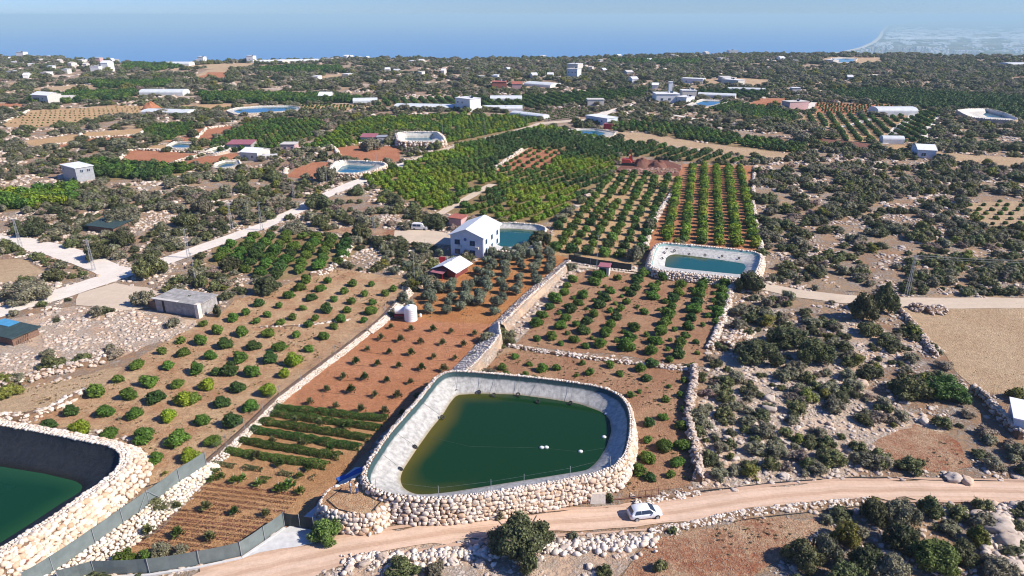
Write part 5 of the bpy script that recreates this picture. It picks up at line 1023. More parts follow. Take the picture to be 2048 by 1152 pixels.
# ------------------------------------------------------------------ wild scrub and loose rock
def blocked(X, Y, pad=0):
    px, py = proj(X, Y); r = np.zeros(len(X), bool)
    for p in EXC: r |= inpoly(px, py, p)
    return r
EXC += [[(640, 1030), (800, 1030), (1250, 985), (1270, 1015), (800, 1060), (640, 1085)], [(300, 600), (385, 585), (440, 600), (432, 650), (310, 640)], [(1996, 790), (2100, 790), (2100, 900), (2010, 880)], [(-20, 640), (80, 630), (85, 700), (-20, 700)]]
SH = []
rub_z = [np.array(p) for p in RUB]
for (y0, y1, c) in [(48, 105, 2.0), (105, 165, 2.2), (165, 300, 2.9), (300, 560, 4.4), (560, 1130, 6.6)]:
    ys = np.arange(y0, y1, c); hw = 0.80*(y1+20)+10; xs = np.arange(-hw, hw, c); X, Y = np.meshgrid(xs, ys); X = X.ravel(); Y = Y.ravel()
    X = X+RNG.uniform(-.5, .5, len(X))*c; Y = Y+RNG.uniform(-.5, .5, len(Y))*c; px, py = proj(X, Y)
    ok = (px > -60) & (px < 2110) & (py < 1210) & (py > 108); X, Y, px, py = X[ok], Y[ok], px[ok], py[ok]
    den = 0.60*vnoise(X, Y, c*1.9, 1)+0.26*vnoise(X, Y, c*5, 4)+0.14*vnoise(X, Y, c*16, 2)
    thr = np.where(py < 300, 0.41, 0.45); thr = np.where((px > 1500) & (py < 600) & (py > 330), 0.42, thr); thr = np.where((px < 900) & (py > 330) & (py < 600), 0.47, thr); thr = np.where((px < 900) & (py < 200), 0.46, thr); thr = np.where((px < 760) & (py > 590) & (py < 800), 0.52, thr)
    for k, p in enumerate(RUB):
        thr = np.where(inpoly(px, py, p), [0.66, 0.33, 0.60, 0.60, 0.46][k], thr)
    thr = np.where(inpoly(px, py, [(1560, 1010), (1800, 985), (2060, 1030), (2060, 1200), (1500, 1200), (1540, 1110)]), 0.30, thr)
    ok = (den > thr); ok &= (RNG.random(len(X)) < 0.86)
    # keep the skyline edge clean
    X, Y, px, py, den = X[ok], Y[ok], px[ok], py[ok], den[ok]; bl = blocked(X, Y); X, Y, px, py = X[~bl], Y[~bl], px[~bl], py[~bl]
    r = c*RNG.uniform(0.26, 0.80, len(X)); 
    if y1 <= 165: bl = blocked(X, Y+r)|blocked(X, Y-r)|blocked(X+r, Y)|blocked(X-r, Y); X, Y, px, py, r = X[~bl], Y[~bl], px[~bl], py[~bl], r[~bl]
    for bx, by, br in BTW:
        k = (X-bx)**2+(Y-by)**2 < (br+r*0.5)**2; X, Y, px, py, r = X[~k], Y[~k], px[~k], py[~k], r[~k]
    hue = vnoise(X, Y, 30, 6)*0.5+RNG.random(len(X))*0.5
    kd = np.select([hue < 0.30, hue < 0.46, hue < 0.54, hue < 0.66, hue < 0.76], [0, 1, 3, 2, 4], 7); kd = np.where(RNG.random(len(X)) < 0.035, 5, kd); kd = np.where(RNG.random(len(X)) < 0.09, 6, kd)
    edge = np.array([np.interp(q, [e[0] for e in edge_px], [e[1] for e in edge_px]) for q in px]) if y1 > 600 else np.full(len(X), -99)
    k = py > edge+1.0; tl_ = np.where(Y > 300, 0.8, 1.0)
    SH.append(np.stack([X, Y, r, kd, tl_], 1)[k])
SH = np.concatenate(SH); d = np.sqrt(SH[:, 0]**2+SH[:, 1]**2+H*H); px, py = proj(SH[:, 0], SH[:, 1]); vis = (px > -5) & (px < 2053) & (py < 1165)
o_ = np.argsort(-(SH[:, 2]/d)*vis); near = SH[o_[:300]]; far_ = SH[o_[300:]]; print('shrubs', len(SH))
def zone(px, py):
    if py > 1000: return 'in the thicket below the dirt road'
    if px > 1380 and py > 640: return 'in the rocky scrub right of the ponds'
    if px > 1380: return 'beyond the right dirt track'
    if px < 420: return 'on the left rubble ground'
    return 'among the orchards'
protoS = {}
sx_ = np.argsort(near[:, 1])
for q in near[sx_]:
    a_, b_ = proj(q[0], q[1]); nm, me = SHR[int(q[3])]; sz = 'large' if q[2] > 1.05 else 'small'; z_ = zone(a_, b_)
    lab = '%s %s shrub growing %s' % (sz, nm, z_); o = put_tree('shrub', q[0], q[1], q[2]*1.08, me, lab, 'shrub', lab.replace('shrub growing', 'shrubs')); protoS.setdefault(int(q[3]), o)
for k in range(8):
    if k not in protoS:
        j = np.where(far_[:, 3] == k)[0][0]; q = far_[j]; far_ = np.delete(far_, j, 0); protoS[k] = put_tree('shrub', q[0], q[1], q[2], SHR[k][1], '%s shrub beyond the right dirt track' % SHR[k][0], 'shrub', 'shrubs beyond the right dirt track')
scatter('scrub_vegetation', far_[:, 0], far_[:, 1], far_[:, 2]*1.08, far_[:, 3].astype(int), [protoS[k] for k in range(8)], 'wild evergreen scrub covering the rocky land into the distance', 'scrub', tall=far_[:, 4])

ROCKM = [npmesh('boulder', *rocky(ICO3, 900+k, 0.35, 14), M['field_stone']) for k in range(5)]
RK = []
for (y0, y1, c, smin, smax, thr0) in [(48, 120, 0.70, 0.10, 0.46, 0.53), (120, 200, 1.1, 0.2, 0.65, 0.53), (200, 360, 2.0, 0.4, 1.0, 0.52), (360, 700, 4.6, 0.8, 1.7, 0.58), (700, 1080, 8, 1.2, 2.6, 0.58)]:
    ys = np.arange(y0, y1, c); hw = 0.80*(y1+20)+10; xs = np.arange(-hw, hw, c); X, Y = np.meshgrid(xs, ys); X = X.ravel(); Y = Y.ravel()
    X = X+RNG.uniform(-.5, .5, len(X))*c; Y = Y+RNG.uniform(-.5, .5, len(Y))*c; px, py = proj(X, Y); ok = (px > -60) & (px < 2110) & (py < 1210); X, Y, px, py = X[ok], Y[ok], px[ok], py[ok]
    den = 0.6*vnoise(X, Y, max(4, c*3.5), 21)+0.4*vnoise(X, Y, max(1.6, c*1.3), 22); thr = np.full(len(X), thr0)
    for k, p in enumerate(RUB): thr = np.where(inpoly(px, py, p), [0.36, 0.36, 0.36, 0.36, 0.46][k], thr)
    ok = den > thr; X, Y, px, py = X[ok], Y[ok], px[ok], py[ok]; bl = blocked(X, Y)
    if y1 > 600: bl |= py < np.array([np.interp(q, [e[0] for e in edge_px], [e[1] for e in edge_px]) for q in px])+2.0
    X, Y = X[~bl], Y[~bl]
    s_ = smin+(smax-smin)*RNG.random(len(X))**2.2; RK.append(np.stack([X, Y, s_, RNG.integers(0, 5, len(X))], 1))
RK = np.concatenate(RK); print('rocks', len(RK))
big = []
for k, (x, y, s_) in enumerate([(1538, 822, 1.6), (1510, 855, 1.3), (1990, 1060, 2.4), (2020, 1090, 2.2), (1960, 1040, 1.5), (1890, 1025, 1.2), (1925, 1030, 1.3), (1720, 770, 1.5), (1850, 845, 1.2), (1570, 955, 0.9), (1470, 920, 0.9), (1455, 880, 1.0), (1905, 960, 1.4), (1935, 965, 1.3), (1540, 800, 1.2), (730, 1130, 1.0), (765, 1118, 1.1), (780, 1140, 0.9), (700, 1140, 0.8), (1130, 1100, 0.8), (1085, 1090, 0.9), (905, 1125, 0.9), (960, 1130, 0.8), (1180, 975+160, 0.7), (2030, 1140, 1.5), (1700, 905, 0.8), (1600, 820, 0.9), (1445, 840, 0.9), (1660, 850, 0.8), (1780, 800, 0.9)]):
    p = P(x, y); o = link('boulder', ROCKM[k % 5]); o.location = (p.x, p.y, s_*0.15); s_ *= 0.72; o.scale = (s_, s_*0.8, s_*0.6); o.rotation_euler = (0, 0, k*1.3)
    zz = ('on the rock outcrop at the bottom right' if x > 1850 and y > 1010 else 'in the rocky scrub right of the ponds' if x > 1400 else 'in the stone heap below the dirt road'); tag(o, 'pale grey limestone boulder '+zz, 'boulder', 'limestone boulders '+zz); big.append(o)
scatter('loose_rock', RK[:, 0], RK[:, 1], RK[:, 2], RK[:, 3].astype(int), big[:5], 'loose white limestone rubble strewn over the scrubland', 'rubble', tall=0.62)
# grey rock shelf, bottom right
sh = []
for k in range(700):
    p = P(random.uniform(1965, 2080), random.uniform(1012, 1125)); sh.append((p.x, p.y, random.uniform(0.1, 0.5)))
Vv, Ff = stones_arrays(np.array(sh), np.array([random.uniform(0.15, 0.55) for _ in sh]), RNG, ROCKS2, 0.6)
tag(link('rock_outcrop', npmesh('rock_outcrop', Vv, Ff, M['field_stone'])), 'craggy grey limestone outcrop in the bottom right corner', 'rock')
# stone heap below the road
sh = [];
for k in range(1300):
    a = random.random(); p = P(690+a*620+random.uniform(-10, 10), 1118-a*42+abs(random.gauss(0, 10))+random.uniform(-8, 6)); sh.append((p.x, p.y, random.uniform(0.05, 0.3)))
Vv, Ff = stones_arrays(np.array(sh), np.array([0.08+0.34*random.random()**2.2 for _ in sh]), RNG, ROCKS1, 0.75)
tag(link('stone_heap', npmesh('stone_heap', Vv, Ff, M['rim_stone'])), 'long heap of white stones pushed along the lower road edge', 'heap')

# ------------------------------------------------------------------ buildings
def house(name, label, F, L, depth, h, wall='white', roof='flat', roofm='whitemetal', over=0.25, rise=1.2, wins=(), doors=(), group=None, cat='house', parapet=0.0, glass='glass', frame='white', z0=0.0, extras=None):
    f = P(*F); l = P(*L); w = (f-l).length; ang = math.atan2(f.y-l.y, f.x-l.x)
    t = thing(name, label, cat, (l.x, l.y, z0), ang, group); d = depth
    mb = MB().box(0, 0, -0.1, w, d, h)
    if roof in ('gable',): mb.hexa([(0, 0, h), (w, 0, h), (w/2, 0, h+rise)], [(0, d, h), (w, d, h), (w/2, d, h+rise)])
    mb.part('wall', M[wall], t)
    o_ = over; r = MB()
    if roof == 'flat':
        r.box(-o_, -o_, h+0.002, w+o_, d+o_, h+0.18)
        if parapet:
            for b_ in [(-o_, -o_, w+o_, -o_+0.2), (-o_, d+o_-0.2, w+o_, d+o_), (-o_, -o_+0.2, -o_+0.2, d+o_-0.2), (w+o_-0.2, -o_+0.2, w+o_, d+o_-0.2)]: r.box(b_[0], b_[1], h+0.18, b_[2], b_[3], h+0.18+parapet)
    elif roof == 'gable':
        sl_ = rise/(w/2); e = 0.12
        for sg in (0, 1):
            xa, xb = (-o_, w/2) if sg == 0 else (w+o_, w/2); za = h-o_*sl_+0.06; zb = h+rise+0.06
            A = [(xa, -o_, za), (xb, -o_, zb), (xb, d+o_, zb), (xa, d+o_, za)]
            if sg: A = A[::-1]
            r.hexa(A, [(q[0], q[1], q[2]+e) for q in A])
    elif roof == 'gablex':   # ridge along the width
        sl_ = rise/(d/2); e = 0.12
        mb2 = MB().hexa([(0.02, 0, h), (0.02, d, h), (0.02, d/2, h+rise)][::-1], [(w-0.02, 0, h), (w-0.02, d, h), (w-0.02, d/2, h+rise)][::-1]); mb2.part('gable', M[wall], t)
        for sg in (0, 1):
            ya, yb = (-o_, d/2) if sg == 0 else (d+o_, d/2); za = h-o_*sl_+0.06; zb = h+rise+0.06
            A = [(-o_, ya, za), (w+o_, ya, za), (w+o_, yb, zb), (-o_, yb, zb)]
            if sg: A = A[::-1]
            r.hexa(A, [(q[0], q[1], q[2]+e) for q in A])
    elif roof == 'shed':
        A = [(-o_, -o_, h+0.03), (w+o_, -o_, h+0.03), (w+o_, d+o_, h+0.03+rise), (-o_, d+o_, h+0.03+rise)]; r.hexa(A, [(q[0], q[1], q[2]+0.12) for q in A]); 
        MB().hexa([(0, 0, h), (w, 0, h), (w, d, h), (0, d, h)], [(0, 0, h+0.01), (w, 0, h+0.01), (w, d, h+rise), (0, d, h+rise)]).part('gable', M[wall], t)
    elif roof == 'vault':
        n = 10; A = [(-o_, (d/2)*(1-math.cos(math.pi*k/n)), h+rise*math.sin(math.pi*k/n)) for k in range(n+1)]; r.hexa(A[::-1], [(w+o_, q[1], q[2]) for q in A[::-1]])
    r.part('roof', M[roofm], t)
    for (face, x, z, ww, hh) in wins:
        fr = MB(); pn = MB(); g = 0.06
        if face == 'f': fr.box(x-g, -0.05, z-g, x+ww+g, -0.002, z+hh+g); pn.box(x, -0.07, z, x+ww, -0.052, z+hh); bar = (x+ww/2-0.03, -0.085, z, x+ww/2+0.03, -0.072, z+hh)
        elif face == 'r': fr.box(w+0.002, x-g, z-g, w+0.05, x+ww+g, z+hh+g); pn.box(w+0.052, x, z, w+0.07, x+ww, z+hh); bar = (w+0.072, x+ww/2-0.03, z, w+0.085, x+ww/2+0.03, z+hh)
        else: fr.box(-0.05, x-g, z-g, -0.002, x+ww+g, z+hh+g); pn.box(-0.07, x, z, -0.052, x+ww, z+hh); bar = (-0.085, x+ww/2-0.03, z, -0.072, x+ww/2+0.03, z+hh)
        wo = fr.part('window', M[frame], t); pn.part('pane', M[glass], wo); MB().box(*bar).part('glazing_bar', M[frame], wo)
    for (face, x, ww, hh) in doors:
        dd = MB()
        if face == 'f': dd.box(x, -0.05, 0, x+ww, -0.002, hh)
        elif face == 'r': dd.box(w+0.002, x, 0, w+0.05, x+ww, hh)
        dd.part('door', M['dark' if glass == 'glass' else glass], t)
    if extras: extras(t, w, d, h)
    if roof == 'flat' and cat in ('house', 'villa', 'building') and h > 3.5 and w > 6:
        tx = w*0.3+(h*7.3 % 1)*w*0.4; MB().tube((tx, d*0.6, h+0.25), (tx, d*0.6, h+1.5), 0.55, n=10).part('roof_tank', M['metal'], t)
        MB().hexa([(tx+1.0, d*0.5, h+0.2), (tx+3.0, d*0.5, h+0.2), (tx+3.0, d*0.5+0.9, h+1.1), (tx+1.0, d*0.5+0.9, h+1.1)], [(tx+1.0, d*0.5-0.05, h+0.27), (tx+3.0, d*0.5-0.05, h+0.27), (tx+3.0, d*0.5+0.85, h+1.17), (tx+1.0, d*0.5+0.85, h+1.17)]).part('solar_panel', M['glass'], t)
    return t
def ex_main(t, w, d, h):
    MB().tube((w*0.46, -0.06, h-0.9), (w*0.46, -0.0, h-0.9), 0.38, n=14).part('round_window', M['blueframe'], t)
    for x in (w*0.24, w*0.78): MB().box(x, -0.45, h-3.0, x+0.85, -0.03, h-2.45).part('air_conditioner', M['offwhite'], t)
    MB().tube((w+0.08, 0.15, 0), (w+0.08, 0.15, h-0.1), 0.06).part('downpipe', M['offwhite'], t)
house('two_storey_house', 'white two storey house with white gabled roof and blue windows beside the teal pond', (966, 517), (902, 510), 12.5, 5.3, 'bluewhite', 'gable', 'whitemetal', 0.55, 1.7,
      [('f', 1.15, h_, 1.25, 1.15) for h_ in (3.0, 0.6)]+[('f', 5.1, h_, 1.25, 1.15) for h_ in (3.0, 0.6)]+[('r', y_, z_, 1.0, 1.1) for y_ in (2, 6, 10) for z_ in (3.0, 0.7)], frame='blueframe', extras=ex_main)
def ex_hut(t, w, d, h):
    MB().hexa([(-0.2, -2.2, h-0.5), (w*0.62, -2.2, h-0.5), (w*0.62, -0.02, h-0.15), (-0.2, -0.02, h-0.15)], [(-0.2, -2.2, h-0.42), (w*0.62, -2.2, h-0.42), (w*0.62, -0.02, h-0.07), (-0.2, -0.02, h-0.07)]).part('awning', M['maroon'], t)
    for x in (0, w*0.6): MB().tube((x, -2.1, 0), (x, -2.1, h-0.5), 0.05).part('post', M['redpaint'], t)
    MB().tube((w*0.35, 2.0, h+0.6), (w*0.35, 2.0, h+2.4), 0.09).part('chimney', M['metal'], t); MB().tube((w*0.55, 2.4, h+0.8), (w*0.55, 2.4, h+2.0), 0.07).part('chimney', M['metal'], t)
house('red_hut', 'single storey red hut with white gabled roof and maroon awning among olives', (910, 558), (873, 551), 5.6, 2.0, 'hutwall', 'gable', 'whitemetal', 0.9, 1.0, [('r', 1.5, 1.0, 0.9, 0.9)], [('f', 2.0, 0.9, 1.9)], extras=ex_hut)
tag(MB().box(0, 0, 0, 1.6, 0.25, 1.6).part('board', M['redpaint']), 'small red board standing behind the red hut', 'board').location = P(878, 527)
def ex_ruin(t, w, d, h):
    MB().box(w-0.35, -0.6, -0.1, w+0.4, 0.35, h+0.35).part('pillar', M['cream_stone'], t); MB().box(-0.5, -0.45, h+0.19, w*0.55, 0.3, h+0.28).part('roof_edge', M['offwhite'], t)
    MB().hexa([(-3.2, 1.0, 0), (-0.03, 0.2, 0), (-0.03, 4.5, 0), (-3.2, 4.5, 0)], [(-3.2, 1.0, 1.4), (-0.03, 0.2, 1.9), (-0.03, 4.5, 2.1), (-3.2, 4.5, 1.6)]).part('lean_to', M['wood'], t)
house('ruined_hut', 'ruined grey concrete hut with flat slab roof and broken front wall', (400, 635), (314, 622), 5.2, 2.6, 'oldconc', 'flat', 'oldconc', 0.3, doors=[('f', 1.7, 0.5, 2.5)], cat='hut', extras=ex_ruin)
def ex_kiosk(t, w, d, h): MB().box(w*0.1, -0.05, 0.1, w*0.75, -0.01, h-0.2).part('opening', M['dark'], t)
house('pump_shed', 'little white pump shed with dusty maroon roof at the corner of the brown orchard', (1217, 554), (1197, 552), 2.6, 2.2, 'offwhite', 'flat', 'maroon', 0.2, cat='shed', extras=ex_kiosk)
# tarpaulin shed at the left edge
def ex_tarp(t, w, d, h):
    MB().box(-0.3, d*0.6, h+0.21, w*0.45, d+0.3, h+0.26).part('blue_sheet', M['tarp_blue'], t)
    for k in range(7): MB().tube((w+0.2+k*0.22, 0.5+k*0.3, 0), (w*0.98, 0.8+k*0.35, h*0.95), 0.05).part('pole', M['wood'], t)
    for k in range(14): MB().box(k*w/14+0.02, -0.05, 0, (k+1)*w/14-0.03, -0.004, h-0.05+0.04*(k % 3)).part('plank', M['wood'], t)
house('tarpaulin_shed', 'low plank shed under teal and blue tarpaulins at the left edge', (28, 692), (-40, 676), 4.8, 1.5, 'wood', 'flat', 'tarp_teal', 0.4, cat='shed', extras=ex_tarp)
house('camp_shelter', 'grey tarpaulin shelter under trees at the left of the junction', (228, 468), (178, 462), 6.0, 1.6, 'wood', 'shed', 'tarp_teal', 0.5, 0.6, cat='shelter')
def wrow(face, xs, z, ww=1.0, hh=1.0): return [(face, x, z, ww, hh) for x in xs]
HS = [ # label, F, L, depth, h, wall, roof, roofmat, rise, windows, cat
 ('grey walled two storey cabin with white flat roof on the left', (156, 365), (128, 357), 6, 5.0, 'metal', 'flat', 'whitemetal', 0, wrow('r', [1.5, 3.8], 3.2)+wrow('f', [1.2], 3.2), 'cabin'),
 ('low dark shed with dusty maroon roof beside a narrow green pond', (503, 301), (455, 301), 7, 2.6, 'oldconc', 'shed', 'maroon', 0.8, wrow('f', [3, 7], 0.9), 'shed'),
 ('white house with white gable roof joined to a long white wall', (516, 322), (482, 320), 9, 3.2, 'offwhite', 'gablex', 'whitemetal', 1.2, wrow('f', [1.5, 5], 1.0), 'house'),
 ('small pink house with pale flat roof', (590, 303), (562, 303), 6, 3.0, 'pink', 'flat', 'offwhite', 0, wrow('f', [1.5, 4.5], 1.1), 'house'),
 ('low shed with faded red roof above the lone tree field', (752, 286), (722, 286), 6, 2.6, 'offwhite', 'shed', 'maroon', 0.7, (), 'shed'),
 ('grey metal container shed left of the cream pond', (777, 286), (755, 287), 5, 2.8, 'metal', 'flat', 'metal', 0, wrow('f', [1], 1.2), 'shed'),
 ('white two storey cube house between the long greenhouses', (940, 224), (911, 220), 9, 7.5, 'white', 'flat', 'white', 0, wrow('f', [2, 6], 4.6)+wrow('f', [2], 1.2), 'house'),
 ('long low white shed with grey windows beside the dark blue pond', (1214, 251), (1171, 244), 8, 3.6, 'bluewhite', 'flat', 'whitemetal', 0, wrow('f', [1.5, 5, 8.5, 12], 1.3), 'shed'),
 ('small red walled store right of the long white shed', (1223, 259), (1207, 258), 4, 2.6, 'redpaint', 'flat', 'maroon', 0, (), 'shed'),
 ('white villa main block with flat roof beside the pool', (1358, 207), (1312, 207), 14, 6, 'white', 'flat', 'white', 0, wrow('f', [3, 8, 13], 2.0, 1.6, 1.4), 'villa'),
 ('white villa wing right of the white tower', (1372, 209), (1352, 207), 10, 4.5, 'white', 'flat', 'white', 0, wrow('f', [2, 5], 1.4), 'villa'),
 ('slim white villa tower with a little dome', (1343, 200), (1336, 200), 3, 12, 'white', 'flat', 'white', 0, (), 'tower'),
 ('square white annex behind the villa pool', (1392, 199), (1364, 199), 9, 6, 'offwhite', 'flat', 'white', 0, wrow('f', [2, 6], 2), 'house'),
 ('tall blue grey house block standing in far scrub', (1154, 160), (1133, 159), 9, 9.5, 'bluewhite', 'flat', 'offwhite', 0, wrow('f', [1.5, 5, 8], 6)+wrow('f', [1.5, 5, 8], 2), 'house'),
 ('white roofed house with blue trimmed porch at the far right', (1870, 318), (1833, 316), 12, 3.4, 'bluewhite', 'gablex', 'whitemetal', 1.4, wrow('f', [1.5, 7], 1.0, 1.6, 1.2), 'house'),
 ('white roofed house wall cut by the right picture edge', (2090, 882), (2022, 866), 6, 2.4, 'bluewhite', 'flat', 'whitemetal', 0, (), 'house'),
 ('white farmhouse with gable on the far left plain', (98, 210), (66, 208), 10, 6, 'offwhite', 'gablex', 'whitemetal', 1.6, wrow('f', [2, 6, 10], 3.4), 'house'),
 ('long low shed with arched front beside the far left farmhouse', (144, 206), (99, 206), 8, 3.6, 'offwhite', 'gablex', 'offwhite', 1.0, wrow('f', [2, 6, 10, 14], 0.6, 2.2, 2.2), 'shed'),
 ('white tent roofed house beyond the long blue pond', (662, 202), (637, 202), 10, 3.5, 'offwhite', 'gablex', 'whitemetal', 2, (), 'house'),
 ('brick red building in the far centre plain', (1013, 180), (984, 180), 12, 6, 'redroof', 'flat', 'redroof', 0, wrow('f', [3, 8], 2), 'building'),
 ('low red roofed house right of the brick red building', (1044, 180), (1024, 180), 10, 4.5, 'pink', 'gablex', 'redroof', 1.5, (), 'house'),
 ('red brown earth walled building beside the long red field', (1578, 221), (1562, 218), 14, 5, 'pink', 'flat', 'offwhite', 0, (), 'building'),
 ('white square house on the skyline above the tan terraces', (408, 128), (396, 128), 10, 8, 'white', 'flat', 'white', 0, wrow('f', [3, 8], 4), 'house'),
 ('white house with lower wing on the skyline', (507, 126), (494, 126), 12, 8, 'white', 'flat', 'white', 0, wrow('f', [3, 8], 4), 'house'),
 ('orange pink house on the left skyline', (201, 128), (192, 128), 8, 7, 'pink', 'flat', 'offwhite', 0, (), 'house'),
 ('white house at the far left top of the hill', (48, 115), (34, 115), 10, 7, 'white', 'flat', 'white', 0, (), 'house'),
 ('white villa pair left block on the far left slope', (218, 144), (204, 144), 12, 9, 'white', 'gablex', 'white', 2, (), 'house'),
 ('white villa pair right block on the far left slope', (199, 145), (182, 145), 10, 6, 'white', 'flat', 'white', 0, (), 'house'),
 ('white house on the skyline left of the coast town', (1476, 111), (1458, 111), 12, 7, 'white', 'flat', 'white', 0, (), 'house'),
 ('white house with flat roof in the centre right distance', (1475, 175), (1442, 172), 9, 5.5, 'offwhite', 'flat', 'white', 0, wrow('f', [3, 9], 2), 'house'),
 ('white block right of the flat roofed far house', (1462, 170), (1436, 160), 9, 3.5, 'offwhite', 'flat', 'offwhite', 0, (), 'house'),
 ('low white bungalow with two roofs behind the villa', (1405, 168), (1362, 166), 9, 4, 'white', 'flat', 'white', 0, wrow('f', [4, 10, 16], 1.2), 'bungalow'),
 ('small white hut near the far right scrub', (1600, 187), (1584, 187), 6, 4, 'offwhite', 'flat', 'white', 0, (), 'hut'),
 ('white building beside the far right skyline pond', (1665, 129), (1648, 128), 12, 5, 'offwhite', 'flat', 'white', 0, (), 'building'),
 ('white building with stepped roof in the far centre', (1155, 142), (1134, 141), 12, 7, 'offwhite', 'flat', 'white', 0, (), 'building'),
 ('white shelter building at the vineyard corner', (1208, 212), (1175, 212), 8, 4, 'offwhite', 'flat', 'offwhite', 0, (), 'shelter'),
]
for (lab, F_, L_, dp, hh, wm, rf, rm, rs, ws, ct) in HS:
    house(ct if ct != 'villa' else 'villa_block', lab, F_, L_, dp, hh, wm, rf, rm, 0.3, rs, ws, cat=ct)
EXTRA_POS = [(20, 122), (75, 124), (98, 118), (118, 127), (62, 135), (28, 130), (140, 133), (160, 126), (100, 140), (130, 148), (170, 136), (228, 127), (236, 126), (18, 150), (88, 152), (52, 158), (560, 127), (670, 120), (690, 118), (705, 119), (720, 119), (738, 121), (655, 122), (820, 127), (840, 128), (900, 128), (930, 142), (885, 150), (840, 152), (965, 160), (990, 161), (1020, 144), (1085, 118), (1240, 117), (1205, 125), (1300, 124), (1445, 122), (1380, 112), (1415, 111), (1350, 114), (1270, 168), (1310, 178), (1180, 142), (1210, 145), (1565, 121), (1590, 128), (775, 147), (795, 146), (630, 160), (690, 156), (1070, 158), (1100, 157), (1260, 153), (1700, 161)]
for k, (x, y) in enumerate(EXTRA_POS):
    d_ = P(x, y).y; wpx = random.uniform(5, 10)*min(1.3, 900/d_)
    house('house', 'tiny white flat roofed farmhouse scattered on the far plain', (x+wpx/2, y), (x-wpx/2, y+random.uniform(-0.3, 0.3)), random.uniform(7, 12), random.uniform(2.6, 4.6), random.choice(['white', 'offwhite', 'offwhite']), random.choice(['flat', 'gablex']), random.choice(['white', 'whitemetal', 'offwhite']), 0.3, 1.4, group='tiny white farmhouses on the far plain')
GH = [('long white greenhouse left of the cube house', (905, 221), (787, 219), 14, 2.6), ('long white greenhouse right of the cube house', (1045, 222), (945, 222), 12, 2.4), ('white greenhouse in the far slanting orchard', (1044, 203), (980, 203), 12, 3), ('long white greenhouse on the left plain', (366, 192), (279, 192), 12, 4), ('pale greenhouse on the skyline above the terraces', (378, 132), (330, 132), 16, 4), ('long white greenhouse strip along the skyline', (655, 124), (515, 127), 14, 3.5),
      ('milky greenhouse above the striped plot', (1835, 231), (1755, 231), 12, 4), ('grey pale greenhouse in front of the earth mound', (375, 231), (282, 229), 12, 2.4), ('low white shed roof in the narrow striped plot', (1808, 288), (1765, 287), 5, 3), ('white greenhouse at the far right edge', (2060, 134), (2018, 134), 20, 4), ('low white greenhouse behind the vineyard', (1100, 176), (1048, 172), 16, 3), ('white screened pond shelter at the vineyard front', (1083, 240), (1020, 232), 7, 2.5), ('long pale roof behind the far blue pond', (755, 207), (706, 208), 10, 3), ('white shed row in the far right orchard', (1530, 184), (1455, 182), 5, 2.5), ('long pale low greenhouse behind the villa pool', (1470, 198), (1395, 195), 8, 3)]
for lab, F_, L_, dp, hh in GH: house('greenhouse', lab, F_, L_, dp, hh*0.6, 'greenhouse', 'vault', 'greenhouse', 0.05, hh*0.5, cat='greenhouse')
house('lodge_wall', 'long white yard wall right of the white walled house', (556, 318), (517, 321), 0.5, 2.0, 'white', 'flat', 'white', 0.02, cat='wall')
# mounds
def mound(px, py, wpx, h, mat, label):
    p = P(px, py); depth = p.y*CP+H*SP; r = wpx*depth/FPX/2; V = []; F = []; n, k = 28, 9
    for j in range(k+1):
        f = j/k; rr = r*(1-f); z = h*(1-(1-f)**1.9)
        for i in range(n):
            a = 2*math.pi*i/n; nz = (float(vnoise(math.cos(a)*2+7+f*3, math.sin(a)*2+7+px, 0.8, 2))-0.5)
            V.append((math.cos(a)*rr*(1+0.35*nz), math.sin(a)*rr*(1+0.3*nz), max(-0.05, z*(1+0.35*nz))))
    for j in range(k):
        for i in range(n): F.append((j*n+i, j*n+(i+1) % n, (j+1)*n+(i+1) % n, (j+1)*n+i))
    o = link('earth_mound', npmesh('earth_mound', V, F, M[mat], True)); o.location = p; return tag(o, label, 'earth mound')
mound(1283, 331, 36, 2.9, 'soil_maroon', 'left red earth mound beside the excavator'); mound(1316, 333, 40, 2.3, 'soil_maroon', 'right red earth mound in the excavation'); mound(303, 219, 34, 4.5, 'soil_red_far', 'orange red earth mound beyond the golden field')
stone_wall('stone_heap', [(1240, 345), (1300, 342), (1352, 342)], 'broken maroon rock spoil in front of the earth mounds', 'heap', height=0.9, width=7, size=0.55, seed=160, mat='maroon_stone')
stone_wall('stone_heap', [(812, 290), (850, 292), (880, 290)], 'stony slope of white boulders below the cream pond', 'heap', height=1.5, width=9, size=0.8, seed=161, mat='cream_stone')
stone_wall('stone_heap', [(1452, 690), (1475, 680), (1490, 660)], 'pinkish rock heap left of the dark evergreen clump', 'heap', height=0.7, width=3.5, size=0.35, seed=162, mat='wall_stone')
